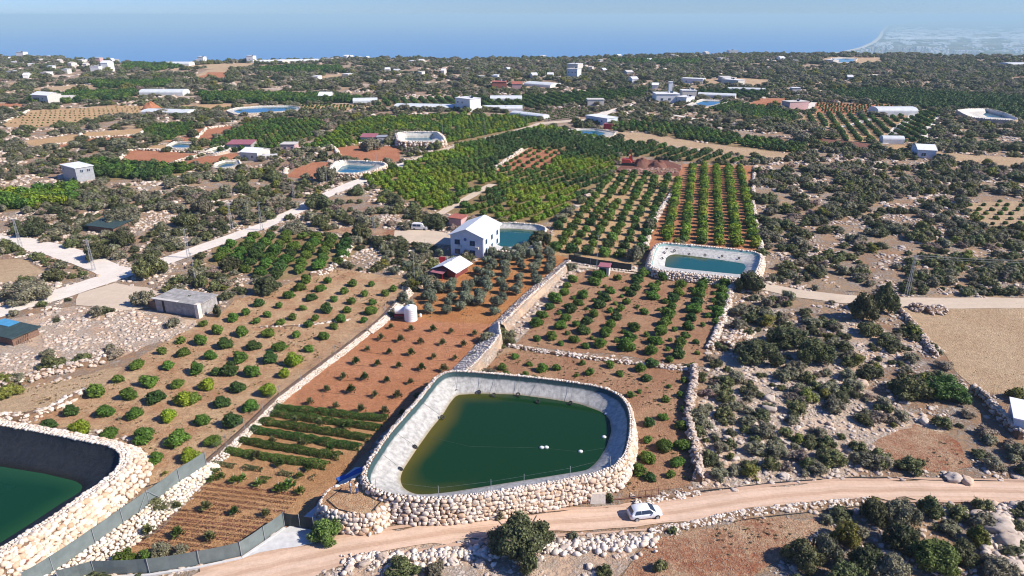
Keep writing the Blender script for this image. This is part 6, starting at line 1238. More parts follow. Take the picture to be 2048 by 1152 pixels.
# excavator
ex = thing('excavator', 'small red orange excavator with raised arm beside the red earth mounds', 'excavator', P(1257, 330), R(-10)); ex.scale = (1.15,)*3; RO = plain('red orange machine paint', (0.55, 0.08, 0.05), 0.5)
for s_ in (-1, 1):
    MB().hexa([(-2.2, s_*1.2-0.35, 0), (1.8, s_*1.2-0.35, 0), (2.1, s_*1.2-0.35, 0.45), (1.8, s_*1.2-0.35, 0.9), (-2.2, s_*1.2-0.35, 0.9), (-2.5, s_*1.2-0.35, 0.45)][::-1], [(-2.2, s_*1.2+0.35, 0), (1.8, s_*1.2+0.35, 0), (2.1, s_*1.2+0.35, 0.45), (1.8, s_*1.2+0.35, 0.9), (-2.2, s_*1.2+0.35, 0.9), (-2.5, s_*1.2+0.35, 0.45)][::-1]).part('track', M['dark'], ex)
MB().hexa([(-2.4, -1.4, 0.95), (1.2, -1.4, 0.95), (1.2, 1.4, 0.95), (-2.4, 1.4, 0.95)], [(-2.2, -1.35, 2.2), (0.2, -1.35, 2.1), (0.2, 1.35, 2.1), (-2.2, 1.35, 2.2)]).part('body', RO, ex)
cb = MB().hexa([(0.0, 0.1, 1.0), (1.4, 0.1, 1.0), (1.4, 1.3, 1.0), (0.0, 1.3, 1.0)], [(0.0, 0.1, 3.0), (1.0, 0.1, 3.0), (1.0, 1.3, 3.0), (0.0, 1.3, 3.0)]).part('cab', RO, ex); MB().hexa([(1.36, 0.2, 1.6), (1.42, 0.2, 1.6), (1.42, 1.2, 1.6), (1.36, 1.2, 1.6)], [(1.1, 0.2, 2.8), (1.15, 0.2, 2.8), (1.15, 1.2, 2.8), (1.1, 1.2, 2.8)]).part('window', M['glass'], cb)
MB().tube((1.0, -0.5, 1.6), (0.6, -0.5, 5.4), 0.3, 0.25, 4).tube((0.6, -0.5, 5.4), (-0.4, -0.5, 3.8), 0.22, 0.16, 4).part('arm', RO, ex)
MB().hexa([(-0.9, -1.0, 3.0), (-0.1, -1.0, 3.2), (-0.1, 0.0, 3.2), (-0.9, 0.0, 3.0)], [(-0.7, -1.0, 3.9), (-0.1, -1.0, 3.9), (-0.1, 0.0, 3.9), (-0.7, 0.0, 3.9)]).part('bucket', M['dark'], ex)

# ------------------------------------------------------------------ water tanks
def lathe(prof, n=28):
    V = []; F = []
    for r, z in prof: V += [(r*math.cos(2*math.pi*i/n), r*math.sin(2*math.pi*i/n), z) for i in range(n)]
    for k in range(len(prof)-1):
        for i in range(n): F.append((k*n+i, k*n+(i+1) % n, (k+1)*n+(i+1) % n, (k+1)*n+i))
    F.append(tuple((len(prof)-1)*n+i for i in range(n))); return V, F
p = P(822, 640); tk = thing('water_tank', 'tall white plastic water tank at the back of the red sapling field', 'water tank', p)
prof = [(1.22, 0)]; 
for k in range(6): prof += [(1.25, 0.1+k*0.42), (1.25, 0.40+k*0.42), (1.21, 0.44+k*0.42), (1.21, 0.49+k*0.42)]
prof += [(1.25, 2.65), (1.15, 2.85), (0.5, 3.1), (0.3, 3.12)]
link('body', npmesh('body', *lathe(prof), M['tank'], True), tk); link('lid', npmesh('lid', *lathe([(0.28, 3.1), (0.3, 3.25), (0.2, 3.3)]), M['tank'], True), tk)
p = P(802, 640); t2 = thing('water_tank', 'horizontal ribbed white tank on a red frame beside the tall tank', 'water tank', p+Vector((0, 0.8, 0)), R(0))
Vv, Ff = lathe([(0.2, -1.25), (0.78, -1.15)]+[(0.80 if k % 2 else 0.74, -1.1+k*0.16) for k in range(14)]+[(0.78, 1.15), (0.2, 1.25)]); Vv = [(z, y, x+1.75) for x, y, z in Vv]; link('body', npmesh('body', Vv, Ff, M['tank'], True), t2)
MB().box(-1.3, -0.8, 0.82, 1.3, 0.8, 0.95).part('frame', M['redpaint'], t2)
for x in (-1.2, 1.1):
    for y in (-0.75, 0.65): MB().box(x, y, 0, x+0.1, y+0.1, 0.82).part('leg', M['redpaint'], t2)
o = link('barrel', npmesh('barrel', *lathe([(0.22, 0), (0.26, 0.2), (0.26, 0.5), (0.22, 0.7)], 12), M['tank'], True)); o.location = P(841, 634); tag(o, 'little white barrel right of the tall water tank', 'barrel')
o = link('barrel', npmesh('barrel', *lathe([(0.55, 0), (0.6, 0.3), (0.6, 1.3), (0.5, 1.6)], 14), M['metal'], True)); o.location = P(914, 452)+Vector((0, 0, 3.0)); 
o.location.z = 0; tag(o, 'grey metal water drum behind the two storey house', 'barrel')
house('outbuilding', 'rusty red roofed outbuilding behind the two storey house', (922, 455), (898, 452), 4, 2.4, 'pink', 'flat', 'redroof', 0.3, cat='shed')

# ------------------------------------------------------------------ fences
def cloth_fence(label, base_px, z, h, mat, postdx=3.4, top_z=None, braces=()):
    w = resample(PL(base_px, z), postdx); t = thing('cloth_fence', label, 'fence', w[0]); c = w[0].copy(); V = []; F = []; k = 0
    fine = []
    for a_, b_ in zip(w[:-1], w[1:]):
        for i in range(5): fine.append((a_.lerp(b_, i/5), math.sin(math.pi*i/5)))
    fine.append((w[-1], 0))
    for i, (q, s_) in enumerate(fine):
        q = q-c; V += [(q.x, q.y, 0.03), (q.x+0.05*math.sin(i*1.7), q.y+0.05*math.cos(i*2.1), h*0.5), (q.x, q.y, h-0.07*s_)]
    for i in range(len(fine)-1):
        for j in range(2): F.append((i*3+j, i*3+3+j, i*3+4+j, i*3+1+j))
    ob = link('shade_cloth', npmesh('shade_cloth', V, F, M[mat]), t); sm = ob.modifiers.new('solid', 'SOLIDIFY'); sm.thickness = 0.02
    for q in w: MB().tube(q-c+Vector((0.05, -0.05, -0.1)), q-c+Vector((0.05, -0.05, h+0.15)), 0.035).part('post', M['metal'], t)
    for i in braces:
        if i < len(w)-1: 
            d = (w[i+1]-w[i]).normalized(); MB().tube(w[i]-c+Vector((0.06, -0.06, h)), w[i]-c+d*1.5+Vector((0.1, -0.1, 0)), 0.03).part('brace', M['metal'], t); MB().tube(w[i]-c+Vector((0.06, -0.06, h)), w[i]-c-d*1.5+Vector((0.1, -0.1, 0)), 0.03).part('brace', M['metal'], t)
    return t
cloth_fence('long grey green shade cloth fence on the cream boulder wall by the left pond', [(52, 1176), (108, 1143), (191, 1086), (299, 1009), (360, 964), (413, 930)], 1.0, 2.0, 'shadecloth', braces=(4, 7))
cloth_fence('grey green shade cloth fence along the concrete kerb in front of the seedlings', [(120, 1170), (190, 1150), (299, 1146), (400, 1130), (483, 1112), (530, 1080), (569, 1052)], 0.1, 1.9, 'shadecloth')
cloth_fence('dark net gate panel at the end of the concrete driveway', [(569, 1052), (600, 1056), (628, 1062)], 0.05, 1.9, 'darkcloth', 2.2)
cloth_fence('dark shade cloth fence in front of the sparse orchard', [(1137, 521), (1180, 529), (1220, 535), (1262, 541)], 0.05, 1.6, 'darkcloth', 3.5)
tag(loft('kerb', [[q+Vector((0, 0, z)) for q in resample(PL(c_), 2)] for c_, z in []] or [[Vector((0, 0, -3)), Vector((0.1, 0, -3))], [Vector((0, 0.1, -3)), Vector((0.1, 0.1, -3))]], M['concrete'], closed=False), 'x x x x', 'kerb') if False else None
kp = resample(PL([(185, 1158), (299, 1152), (400, 1136), (484, 1118), (532, 1085), (570, 1057)]), 2.5); kb = MB()
for a_, b_ in zip(kp[:-1], kp[1:]):
    t = (b_-a_).normalized(); nn = Vector((-t.y, t.x, 0))*0.14; u = Vector((0, 0, 0.22)); kb.hexa([a_-nn, b_-nn, b_+nn, a_+nn], [a_-nn+u, b_-nn+u, b_+nn+u, a_+nn+u])
tag(kb.part('kerb', M['concrete']), 'white concrete kerb under the front shade cloth fence', 'kerb')
def wire_fence(label, base_px, z, h, step=4.0, rails=4, r=0.006, net=True):
    w = resample(PL(base_px, z), step); t = thing('wire_fence', label, 'fence', w[0]); c = w[0]
    for q in w: MB().tube(q-c+Vector((0, 0, -0.1)), q-c+Vector((0, 0, h)), 0.035).part('post', M['metal'], t)
    mb = MB()
    for k in range(rails):
        zz = h*(k+1)/(rails+0.3)
        for a_, b_ in zip(w[:-1], w[1:]): mb.tube(a_-c+Vector((0, 0, zz)), b_-c+Vector((0, 0, zz)), r, n=3)
    mb.part('wires', M['metal'], t); return t
wire_fence('wire fence on the kerb wall between citrus bushes and the red field', [(413, 928), (490, 860), (560, 792), (640, 732), (700, 688), (735, 660)], 0.6, 1.9, rails=7)
wire_fence('wire fence on the whitewashed wall left of the water tanks', [(735, 660), (770, 630), (806, 590), (822, 570)], 0.8, 1.9, rails=7)
wire_fence('wire fence along the front rim of the large pond', [(752, 975), (877, 990), (982, 977), (1048, 966), (1140, 950), (1220, 930)], 3.2, 1.3, 5.5, rails=1, r=0.005)
wire_fence('wire fence in front of the cream house yard', [(850, 490), (880, 497), (905, 500)], 0, 1.6, 3.0)
for q in ((1262, 988), (1272, 1006), (1292, 985), (1310, 1003)): pass
fr = thing('iron_gate', 'rusty open frame gate posts behind the car at the road edge', 'gate', P(1277, 1000)); c0 = P(1277, 1000)
for q in ((1277, 1000), (1290, 998), (1303, 996), (1316, 994)): MB().tube(P(*q)-c0, P(*q)-c0+Vector((0, 0, 1.3)), 0.04).part('post', M['rust'], fr)
MB().tube(Vector((0, 0, 1.25)), P(1316, 994)-c0+Vector((0, 0, 1.25)), 0.03).tube(Vector((0, 0, 0.6)), P(1316, 994)-c0+Vector((0, 0, 0.6)), 0.03).part('rail', M['rust'], fr)
# pipes lying along the road
def pipe(pts, label, r=0.06, mat='rust', zz=0.08):
    w = resample(PL(pts), 1.5); mb = MB(); w = [q+Vector((0, 0, zz+r+0.05*math.sin(i*0.9))) for i, q in enumerate(w)]
    for a_, b_ in zip(w[:-1], w[1:]): mb.tube(a_, b_, r, n=5)
    return tag(mb.part('pipe', M[mat]), label, 'pipe')
pipe([(745, 1054), (835, 1042), (952, 1027), (1070, 1016), (1150, 1010), (1227, 1001), (1310, 993)], 'rusty irrigation pipe along the foot of the boulder wall', 0.07)
pipe([(1350, 992), (1420, 982), (1500, 972), (1600, 963), (1680, 957), (1780, 957), (1860, 962), (1960, 963), (2060, 964)], 'dark irrigation pipe along the upper edge of the right road', 0.06, 'black')
pipe([(1480, 1042), (1560, 1032), (1650, 1022), (1720, 1014)], 'dark pipe along the scraped ground below the road', 0.04, 'black')
pipe([(20, 1145), (104, 1086), (208, 1020), (271, 982), (340, 960)], 'black irrigation pipe beside the cream boulder bank', 0.05, 'black')
pipe([(1885, 1012), (1940, 1020), (2000, 1023), (2060, 1024)], 'black pipe along the lower right road edge', 0.04, 'black')
for j, row in enumerate(SAPR[:11]):
    if len(row) > 3: pipe([(row[0][0]-14, row[0][1]+2)]+[(x, y+6) for x, y in row]+[(row[-1][0]+12, row[-1][1]+8)], 'thin black irrigation hose along the %s row of olive saplings' % ordn(j+1), 0.022, 'black', 0.0)
def sign_stone(): 
    p = P(1195, 1007); o = MB().hexa([(-0.9, -0.1, 0), (0.95, -0.2, 0), (0.9, 0.5, 0), (-0.85, 0.6, 0)], [(-0.75, 0.35, 1.1), (0.95, 0.25, 1.25), (0.9, 0.6, 1.2), (-0.7, 0.7, 1.1)]).part('boulder', M['cream_stone']); o.location = p; tag(o, 'flat pale slab leaning on the boulder wall left of the car', 'boulder')
sign_stone()
o = link('barrel', npmesh('barrel', *lathe([(0.3, 0), (0.32, 0.1), (0.32, 0.55), (0.27, 0.6)], 14), M['rust'], True)); o.location = P(57, 1135)+Vector((0, 0, 0.55)); tag(o, 'rusty bucket on the bank beside the left fence', 'bucket')

# ------------------------------------------------------------------ power poles
def lattice_pole(px, py, h, label, grp='lattice power poles by the white road', arms=True, rotz=0.3):
    t = thing('power_pole', label, 'power pole', P(px, py), rotz, grp); mb = MB(); b_, a_ = 0.33, 0.12
    for sx in (-1, 1):
        for sy in (-1, 1): mb.tube((sx*b_, sy*b_, -0.1), (sx*a_, sy*a_, h), 0.035, n=4)
    n = 9
    for k in range(n):
        z0, z1 = h*k/n, h*(k+1)/n; r0 = b_+(a_-b_)*k/n; r1 = b_+(a_-b_)*(k+1)/n; s_ = 1 if k % 2 else -1
        for f in range(4):
            q = [(1, 1), (-1, 1), (-1, -1), (1, -1)]; A, B = q[f], q[(f+1) % 4]
            if s_ < 0: A, B = B, A
            mb.tube((A[0]*r0, A[1]*r0, z0), (B[0]*r1, B[1]*r1, z1), 0.02, n=3)
    mb.part('mast', M['metal'], t)
    if arms: MB().tube((-0.9, 0, h-0.2), (0.9, 0, h-0.2), 0.04, n=4).part('crossarm', M['metal'], t); MB().tube((-0.7, 0, h-0.2), (-0.7, 0, h+0.05), 0.05).tube((0.7, 0, h-0.2), (0.7, 0, h+0.05), 0.05).tube((0, 0, h), (0, 0, h+0.25), 0.05).part('insulators', M['offwhite'], t)
    return t
for x, y, h_, lab in [(42, 495, 7.5, 'leftmost lattice power pole beside the white road'), (188, 541, 7.5, 'lattice power pole at the white road junction'), (378, 517, 7.5, 'lattice power pole left of the citrus block by the white road'), (465, 463, 8, 'lattice power pole above the bare terrace'), (524, 461, 8, 'lattice power pole at the corner of the citrus block'), (590, 414, 8, 'lattice power pole at the road bend'),
                   (1813, 592, 9.0, 'white lattice pylon beside the right dirt track'), (1385-635, 487, 7, 'slim power pole near the lone dark tree')]:
    lattice_pole(x, y, h_, lab)
def thin_pole(px, py, h, label, r=0.07):
    t = thing('pole', label, 'pole', P(px, py)); MB().tube((0, 0, -0.1), (0, 0, h), r, r*0.7).part('shaft', M['metal'], t); MB().tube((-0.45, 0, h-0.1), (0.45, 0, h-0.1), 0.03).part('crossarm', M['metal'], t)
for x, y, h_, lab in [(1193, 541, 8.5, 'tall thin grey pole beside the pump shed'), (392, 566, 7, 'thin pole behind the ruined hut'), (829, 560, 7, 'thin pole at the corner of the olives'), (655, 375, 9, 'thin pole beside the small blue pond'), (754, 335, 9, 'thin pole right of the small blue pond'), (886, 290, 9, 'thin pole beside the cream pond'), (826, 300, 8, 'thin pole below the cream pond'), (970, 278, 9, 'thin pole by the tan road'), (1293, 207, 12, 'tall thin pole left of the villa'), (1055, 255, 9, 'thin pole at the road bend by the vineyard')]:
    thin_pole(x, y, h_, lab)
def wire(a, b, label, sag=0.6, r=0.012):
    mb = MB(); pts = [a.lerp(b, i/14)-Vector((0, 0, sag*4*(i/14)*(1-i/14))) for i in range(15)]
    for u, v in zip(pts[:-1], pts[1:]): mb.tube(u, v, r, n=3)
    return tag(mb.part('power_line', M['metal']), label, 'power line')
a_ = P(1813, 592); 
for k, lab in enumerate(('nearest', 'middle', 'farthest')):
    off = Vector(((k-1)*0.15, (k-1)*0.8, 9.0 if k == 1 else 8.85)); wire(a_+off, P(2160, 598)+Vector((20, (k-1)*0.8, 9.0)), '%s of three power lines running right from the white pylon' % lab, 1.0, 0.02)
# ------------------------------------------------------------------ car
def car():
    rw = P(1270, 1044); fw = P(1317, 1038); d = (fw-rw).normalized(); ang = math.atan2(d.y, d.x); nn = Vector((-d.y, d.x, 0)); c = (rw+fw)/2+nn*0.80
    t = thing('hatchback_car', 'white five door hatchback car with dark windows parked on the dirt road', 'car', c, ang); s_ = 1.0
    paint, nt_, b_ = new_mat('white car paint', 0.22, 0.5); b_.inputs['Base Color'].default_value = (0.78, 0.79, 0.80, 1); b_.inputs['Coat Weight'].default_value = 0.6
    gl = M['glass']; K = 13
    # stations along x: half width, sill z, shoulder z, roof z, roof half width
    xs = [-2.0, -1.92, -1.7, -1.35, -0.7, 0.0, 0.45, 0.95, 1.15, 1.5, 1.85, 1.98, 2.02]
    hw = [0.66, 0.78, 0.84, 0.86, 0.87, 0.87, 0.87, 0.86, 0.85, 0.83, 0.76, 0.66, 0.58]
    sh_ = [0.78, 0.92, 0.96, 0.96, 0.94, 0.92, 0.92, 0.93, 0.92, 0.88, 0.78, 0.66, 0.58]
    V = []; F = []; m_ = 10
    for x, w_, z_ in zip(xs, hw, sh_):
        lo = 0.30 if abs(x) > 1.9 else 0.22
        V += [(x, -w_*0.86, lo), (x, -w_, lo+0.14), (x, -w_*1.0, z_-0.18), (x, -w_*0.93, z_-0.02), (x, -w_*0.6, z_+0.03), (x, w_*0.6, z_+0.03), (x, w_*0.93, z_-0.02), (x, w_, z_-0.18), (x, w_, lo+0.14), (x, w_*0.86, lo)]
    for k in range(K-1):
        for i in range(m_): j = (i+1) % m_; F.append((k*m_+i, (k+1)*m_+i, (k+1)*m_+j, k*m_+j)[::-1])
    F.append(tuple(range(m_))[::-1][::-1]); F.append(tuple((K-1)*m_+i for i in range(m_))[::-1])
    me = npmesh('body', V, F, paint, True); bm = bmesh.new(); bm.from_mesh(me); bmesh.ops.recalc_face_normals(bm, faces=bm.faces); bm.to_mesh(me); bm.free(); link('body', me, t)
    # cabin
    cx = [-1.88, -1.55, -1.0, -0.2, 0.35, 1.12]; cz = [0.93, 1.36, 1.49, 1.51, 1.44, 0.93]; cw_b = [0.74, 0.79, 0.81, 0.81, 0.80, 0.76]; cw_t = [0.72, 0.60, 0.62, 0.62, 0.60, 0.74]
    V = []; F = []
    for x, z, wb, wt in zip(cx, cz, cw_b, cw_t): V += [(x, -wb, 0.90), (x, -(wt+0.04), z-0.07), (x, -wt*0.8, z), (x, wt*0.8, z), (x, wt+0.04, z-0.07), (x, wb, 0.90)]
    for k in range(5):
        for i in range(5): F.append((k*6+i, (k+1)*6+i, (k+1)*6+i+1, k*6+i+1)[::-1])
    me = npmesh('roof', V, F, paint, True); bm = bmesh.new(); bm.from_mesh(me); bmesh.ops.recalc_face_normals(bm, faces=bm.faces); bm.to_mesh(me); bm.free()
    if me.polygons[12].normal.z < 0: me.flip_normals()
    link('roof', me, t)
    def quadpart(nm, pts, off, mat): 
        a, b2, c2, d2 = [Vector(q) for q in pts]; n2 = (b2-a).cross(d2-a).normalized()*off; MB().hexa([a, b2, c2, d2], [a+n2, b2+n2, c2+n2, d2+n2]).part(nm, mat, t)
    for sg, o_ in ((-1, 1), (1, -1)):
        w1 = lambda x: 0.80 if abs(x) < 1.2 else 0.785
        for (xa, xb, xc, xd) in ((-1.45, -0.72, -0.72, -1.25), (-0.64, 0.18, 0.18, -0.64), (0.26, 0.86, 0.40, 0.26)):
            pts = [(xa, sg*0.815, 0.96), (xb, sg*0.815, 0.96), (xc, sg*0.665, 1.37), (xd, sg*0.665, 1.37)]
            quadpart('side_window', pts if sg < 0 else pts[::-1], 0.03, gl)
    quadpart('windscreen', [(1.10, -0.66, 0.985), (1.10, 0.66, 0.985), (0.47, 0.56, 1.41), (0.47, -0.56, 1.41)], 0.03, gl)
    quadpart('rear_window', [(-1.865, 0.60, 1.0), (-1.865, -0.60, 1.0), (-1.60, -0.53, 1.33), (-1.60, 0.53, 1.33)], 0.03, gl)
    for sg in (-1, 1):
        for x in (-1.25, 1.28):
            wh = link('wheel', npmesh('wheel', *[a for a in (lambda vf: ([(q[0], (q[2]-0.11), q[1]+0.31) for q in vf[0]], vf[1]))(lathe([(0.12, 0.0), (0.29, 0.0), (0.31, 0.04), (0.31, 0.18), (0.29, 0.22), (0.12, 0.22)], 20))], M['black']), t); wh.location = (x, sg*0.80, 0)
            MB().tube((0, sg*0.115, 0.31), (0, sg*0.13, 0.31), 0.19, n=10).part('rim', M['metal'], wh)
        RL = plain('red lamp glass', (0.35, 0.02, 0.02), 0.3)
        MB().box(-1.99, sg*0.70-0.07, 0.72, -1.93, sg*0.70+0.07, 0.9).part('tail_light', RL, t); MB().hexa([(1.80, sg*0.62-0.12, 0.62), (1.97, sg*0.58-0.12, 0.62), (1.97, sg*0.58+0.1, 0.62), (1.82, sg*0.66+0.1, 0.62)], [(1.78, sg*0.62-0.12, 0.79), (1.9, sg*0.58-0.12, 0.75), (1.9, sg*0.58+0.1, 0.75), (1.8, sg*0.66+0.1, 0.79)]).part('headlight', M['metal'], t)
        MB().box(0.62, sg*0.93-0.09, 0.95, 0.78, sg*0.93+0.09, 1.06).part('mirror', paint, t)
    MB().box(-2.03, -0.25, 0.50, -2.0, 0.25, 0.62).part('number_plate', M['offwhite'], t)
car()
# van by the yard
def van():
    p = P(840, 459); t = thing('van', 'white van parked in the shade at the back of the sandy yard', 'van', p, R(-8))
    MB().hexa([(-2.2, -0.85, 0.3), (2.2, -0.85, 0.3), (2.2, 0.85, 0.3), (-2.2, 0.85, 0.3)], [(-2.2, -0.85, 1.0), (2.15, -0.85, 1.0), (2.15, 0.85, 1.0), (-2.2, 0.85, 1.0)]).hexa([(-2.15, -0.83, 1.0), (1.4, -0.83, 1.0), (1.4, 0.83, 1.0), (-2.15, 0.83, 1.0)], [(-2.0, -0.7, 1.85), (0.8, -0.7, 1.85), (0.8, 0.7, 1.85), (-2.0, 0.7, 1.85)]).part('body', M['white'], t)
    for x0, x1 in ((-1.8, -0.7), (-0.6, 0.4)): MB().hexa([(x0, -0.86, 1.1), (x1, -0.86, 1.1), (x1, -0.80, 1.1), (x0, -0.80, 1.1)], [(x0, -0.78, 1.65), (x1, -0.78, 1.65), (x1, -0.72, 1.65), (x0, -0.72, 1.65)]).part('side_window', M['glass'], t)
    for x in (-1.4, 1.4):
        for y in (-0.85, 0.7): MB().tube((x, y, 0.33), (x, y+0.15, 0.33), 0.33, n=14).part('wheel', M['black'], t)
van()
# ------------------------------------------------------------------ two people on the terrace
def skin_mesh(name, pts, edges, rad, mat, parent=None, root=0, sub=1):
    me = bpy.data.meshes.new(name); me.from_pydata(pts, edges, []); me.materials.append(mat); o = link(name, me, parent)
    md = o.modifiers.new('skin', 'SKIN'); md.use_smooth_shade = True
    lay = me.skin_vertices[0].data if me.skin_vertices else None
    if lay is None:
        bm = bmesh.new(); bm.from_mesh(me); bm.verts.layers.skin.verify(); bm.to_mesh(me); bm.free(); lay = me.skin_vertices[0].data
    for i, r in enumerate(rad): lay[i].radius = (r, r) if not isinstance(r, tuple) else r; lay[i].use_root = (i == root)
    s_ = o.modifiers.new('sub', 'SUBSURF'); s_.levels = sub; s_.render_levels = sub; return o
def person(px, py, z, rotz, label, shirt, trousers, bend=0.0):
    t = thing('person', label, 'person', P(px, py, z), rotz)
    pts = [(0, 0, 0.95), (0, 0.01, 1.15), (0, 0, 1.38), (0, 0.01, 1.50), (0, 0.02, 1.58), (0, 0.03, 1.66), (0, 0.02, 1.74)]; rad = [(0.15, 0.11), (0.135, 0.10), (0.15, 0.11), 0.055, 0.075, 0.095, 0.07]; E = [(0, 1), (1, 2), (2, 3), (3, 4), (4, 5), (5, 6)]
    for s_ in (-1, 1):
        k = len(pts); arm = [(s_*0.19, 0, 1.40), (s_*0.25, -0.02, 1.13), (s_*0.24, 0.16 if s_ > 0 else 0.03, 0.98 if s_ < 0 else 1.05), (s_*0.235, 0.22 if s_ > 0 else 0.06, 0.86 if s_ < 0 else 1.10), (s_*0.235, 0.27 if s_ > 0 else 0.07, 0.80 if s_ < 0 else 1.12)]
        pts += arm; rad += [0.055, 0.045, 0.035, 0.028, 0.032]; E += [(2, k), (k, k+1), (k+1, k+2), (k+2, k+3), (k+3, k+4)]; h_ = k+4; hp = Vector(arm[4])
        dirn = (Vector(arm[4])-Vector(arm[3])).normalized(); sd_ = Vector((1, 0, 0))
        for f in range(5):
            q = len(pts); ln = [0.055, 0.075, 0.082, 0.076, 0.06][f]; off = sd_*((f-2)*0.016) if f else sd_*(-s_*0.04); p1 = hp+dirn*ln*0.5+off; p2 = hp+dirn*ln+off*1.1+Vector((0, 0.012, -0.008))
            pts += [tuple(p1), tuple(p2)]; rad += [0.009, 0.008]; E += [(h_, q), (q, q+1)]
        k = len(pts); pts += [(s_*0.09, 0, 0.86), (s_*0.11, 0.02 if s_ > 0 else -0.02, 0.48), (s_*0.12, 0.0, 0.09), (s_*0.13, 0.13, 0.04)]; rad += [0.085, 0.058, 0.042, 0.038]; E += [(0, k), (k, k+1), (k+1, k+2), (k+2, k+3)]
    b_ = skin_mesh('body', pts, E, rad, M['skin'], t)
    # shirt
    sp = [(0, 0, 0.96), (0, 0.01, 1.15), (0, 0, 1.38), (0, 0.01, 1.45)]; sr = [(0.17, 0.13), (0.155, 0.12), (0.17, 0.13), 0.07]; se = [(0, 1), (1, 2), (2, 3)]
    for s_ in (-1, 1): k = len(sp); sp += [(s_*0.19, 0, 1.40), (s_*0.24, -0.015, 1.18)]; sr += [0.07, 0.062]; se += [(2, k), (k, k+1)]
    skin_mesh('shirt', sp, se, sr, shirt, t)
    tp = [(0, 0, 0.97)]; tr = [(0.165, 0.125)]; te = []
    for s_ in (-1, 1): k = len(tp); tp += [(s_*0.09, 0, 0.84), (s_*0.11, 0.02 if s_ > 0 else -0.02, 0.48), (s_*0.12, 0, 0.12)]; tr += [0.10, 0.075, 0.058]; te += [(0, k), (k, k+1), (k+1, k+2)]
    skin_mesh('trousers', tp, te, tr, trousers, t)
    Vv, Ff = ICO3; Vh = Vv*np.array([0.098, 0.112, 0.105]); Vh = Vh[:, :]; keep = Vh[:, 2]-Vh[:, 1]*0.5 > -0.02
    hair = [f for f in Ff.tolist() if all(keep[i] for i in f)]; h = link('hair', npmesh('hair', Vh+np.array([0, 0.022, 1.69]), hair, M['hair'], True), t)
    for s_ in (-1, 1): MB().box(s_*0.035-0.012, 0.118, 1.655, s_*0.035+0.012, 0.127, 1.668).part('eye', M['dark'], t); MB().box(s_*0.1-0.012, 0.0, 1.62, s_*0.1+0.012, 0.04, 1.68).part('ear', M['skin'], t)
    MB().hexa([(-0.014, 0.115, 1.61), (0.014, 0.115, 1.61), (0.008, 0.15, 1.615), (-0.008, 0.15, 1.615)], [(-0.006, 0.115, 1.66), (0.006, 0.115, 1.66), (0.004, 0.125, 1.66), (-0.004, 0.125, 1.66)]).part('nose', M['skin'], t); MB().box(-0.022, 0.112, 1.585, 0.022, 0.12, 1.592).part('mouth', M['redpaint'], t)
    return t
person(702, 986, 2.4, R(-70), 'person in light blue shirt and pale trousers standing left on the gravel terrace', plain('light blue shirt', (0.36, 0.50, 0.68)), plain('pale trousers', (0.60, 0.57, 0.54)))
person(715, 987, 2.4, R(60), 'person in white shirt and blue jeans standing right on the gravel terrace', plain('white shirt', (0.75, 0.76, 0.80)), plain('blue jeans', (0.06, 0.10, 0.24)))
o = MB().hexa([(0, 0, 0), (3.2, 2.6, 0), (2.6, 3.4, 0), (-0.5, 0.9, 0)], [(0.05, 0, 0.14), (3.2, 2.65, 0.2), (2.6, 3.35, 0.14), (-0.45, 0.9, 0.1)]).part('tarpaulin', plain('deep blue tarpaulin', (0.04, 0.12, 0.40), 0.6)); o.location = P(676, 966); tag(o, 'crumpled blue tarpaulin on the shaded path beside the large pond', 'tarpaulin')

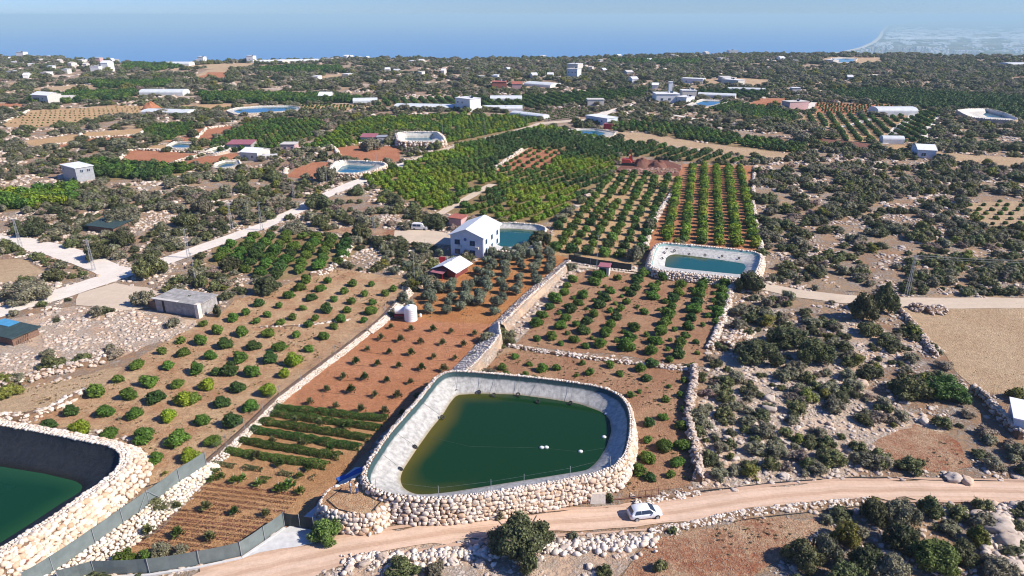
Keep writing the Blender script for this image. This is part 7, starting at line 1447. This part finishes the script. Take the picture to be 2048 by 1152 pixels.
# ------------------------------------------------------------------ coast town
TW = [(1748, 12), (1756, 9), (1764, 10), (1770, 10), (1796, 11), (1803, 11), (1811, 10), (1829, 12), (1842, 12), (1848, 12), (1894, 10), (1906, 9), (1916, 8), (1930, 9), (1945, 9), (1952, 8), (1738, 10), (1744, 11), (1703, 4), (1712, 4), (1722, 5), (1818, 9), (1837, 8), (1885, 5)]
for k, (x, hpx) in enumerate(TW):
    y = 108.5 if x < 1860 else 112; p = P(x, y, SEA+2); d_ = p.y*CP+(H-SEA)*SP; w_ = random.uniform(2.2, 4)*d_/FPX; hh = (hpx+3)*d_/FPX
    t = thing('tower_block', 'white high rise block in the hazy coast town', 'tower block', p, random.uniform(-0.2, 0.2), 'white high rise blocks of the coast town')
    wl = MB().box(-w_/2, 0, 0, w_/2, w_, hh); wl.part('wall', M['white'], t); bd = MB()
    for f in range(1, int(hh/4)): bd.box(-w_*0.4, -0.25, f*4, w_*0.4, -0.05, f*4+1.5)
    bd.part('window_bands', M['glass'], t); MB().box(-w_*0.2, w_*0.3, hh, w_*0.2, w_*0.7, hh+4).part('roof_house', M['offwhite'], t)
n_ = 2200; cx_ = RNG.uniform(1700, 2100, n_); cy_ = 108-RNG.random(n_)**0.8*55; mbt = MB()
for x, y in zip(cx_, cy_):
    if x < np.interp(y, [45, 62, 75, 92, 103, 110], [1795, 1775, 1770, 1745, 1700, 1650])+3: continue
    if vnoise(x, y*4, 22, 31) < 0.45: continue
    p = P(x, y, SEA+2); w_ = random.uniform(8, 22)*(1+1.5*(y < 80)); l_ = w_*random.uniform(1, 6 if y < 92 else 1.6); h_ = random.uniform(4, 12); mbt.box(p.x-l_/2, p.y, SEA+1, p.x+l_/2, p.y+w_*1.5, SEA+2+h_)
o = mbt.part('coast_town', plain('bright white town walls', (0.85, 0.85, 0.84))); o['kind'] = 'stuff'; tag(o, 'hazy mass of low white buildings and greenhouses on the coastal plain', 'town')

# ------------------------------------------------------------------ haze
hm = bpy.data.materials.new('haze'); hm.use_nodes = True; hn = hm.node_tree; hn.nodes.remove(hn.nodes['Principled BSDF']); pv = hn.nodes.new('ShaderNodeVolumePrincipled')
pv.inputs['Density'].default_value = HAZE_DENSITY; pv.inputs['Color'].default_value = (0.62, 0.90, 1.0, 1); pv.inputs['Anisotropy'].default_value = 0.0
hn.links.new(pv.outputs[0], hn.nodes['Material Output'].inputs['Volume'])
hz = MB().box(-91000, -3500, SEA-8, 91000, 91000, 75).part('haze', hm); hz['kind'] = 'stuff'; tag(hz, 'pale blue summer haze over the plain, sea and coast', 'haze')
print('objects', len(bpy.data.objects))

for o in bpy.data.objects:
    if 'label' in o and not 4 <= len(o['label'].split()) <= 16: print('LABEL', o.name, o['label'])
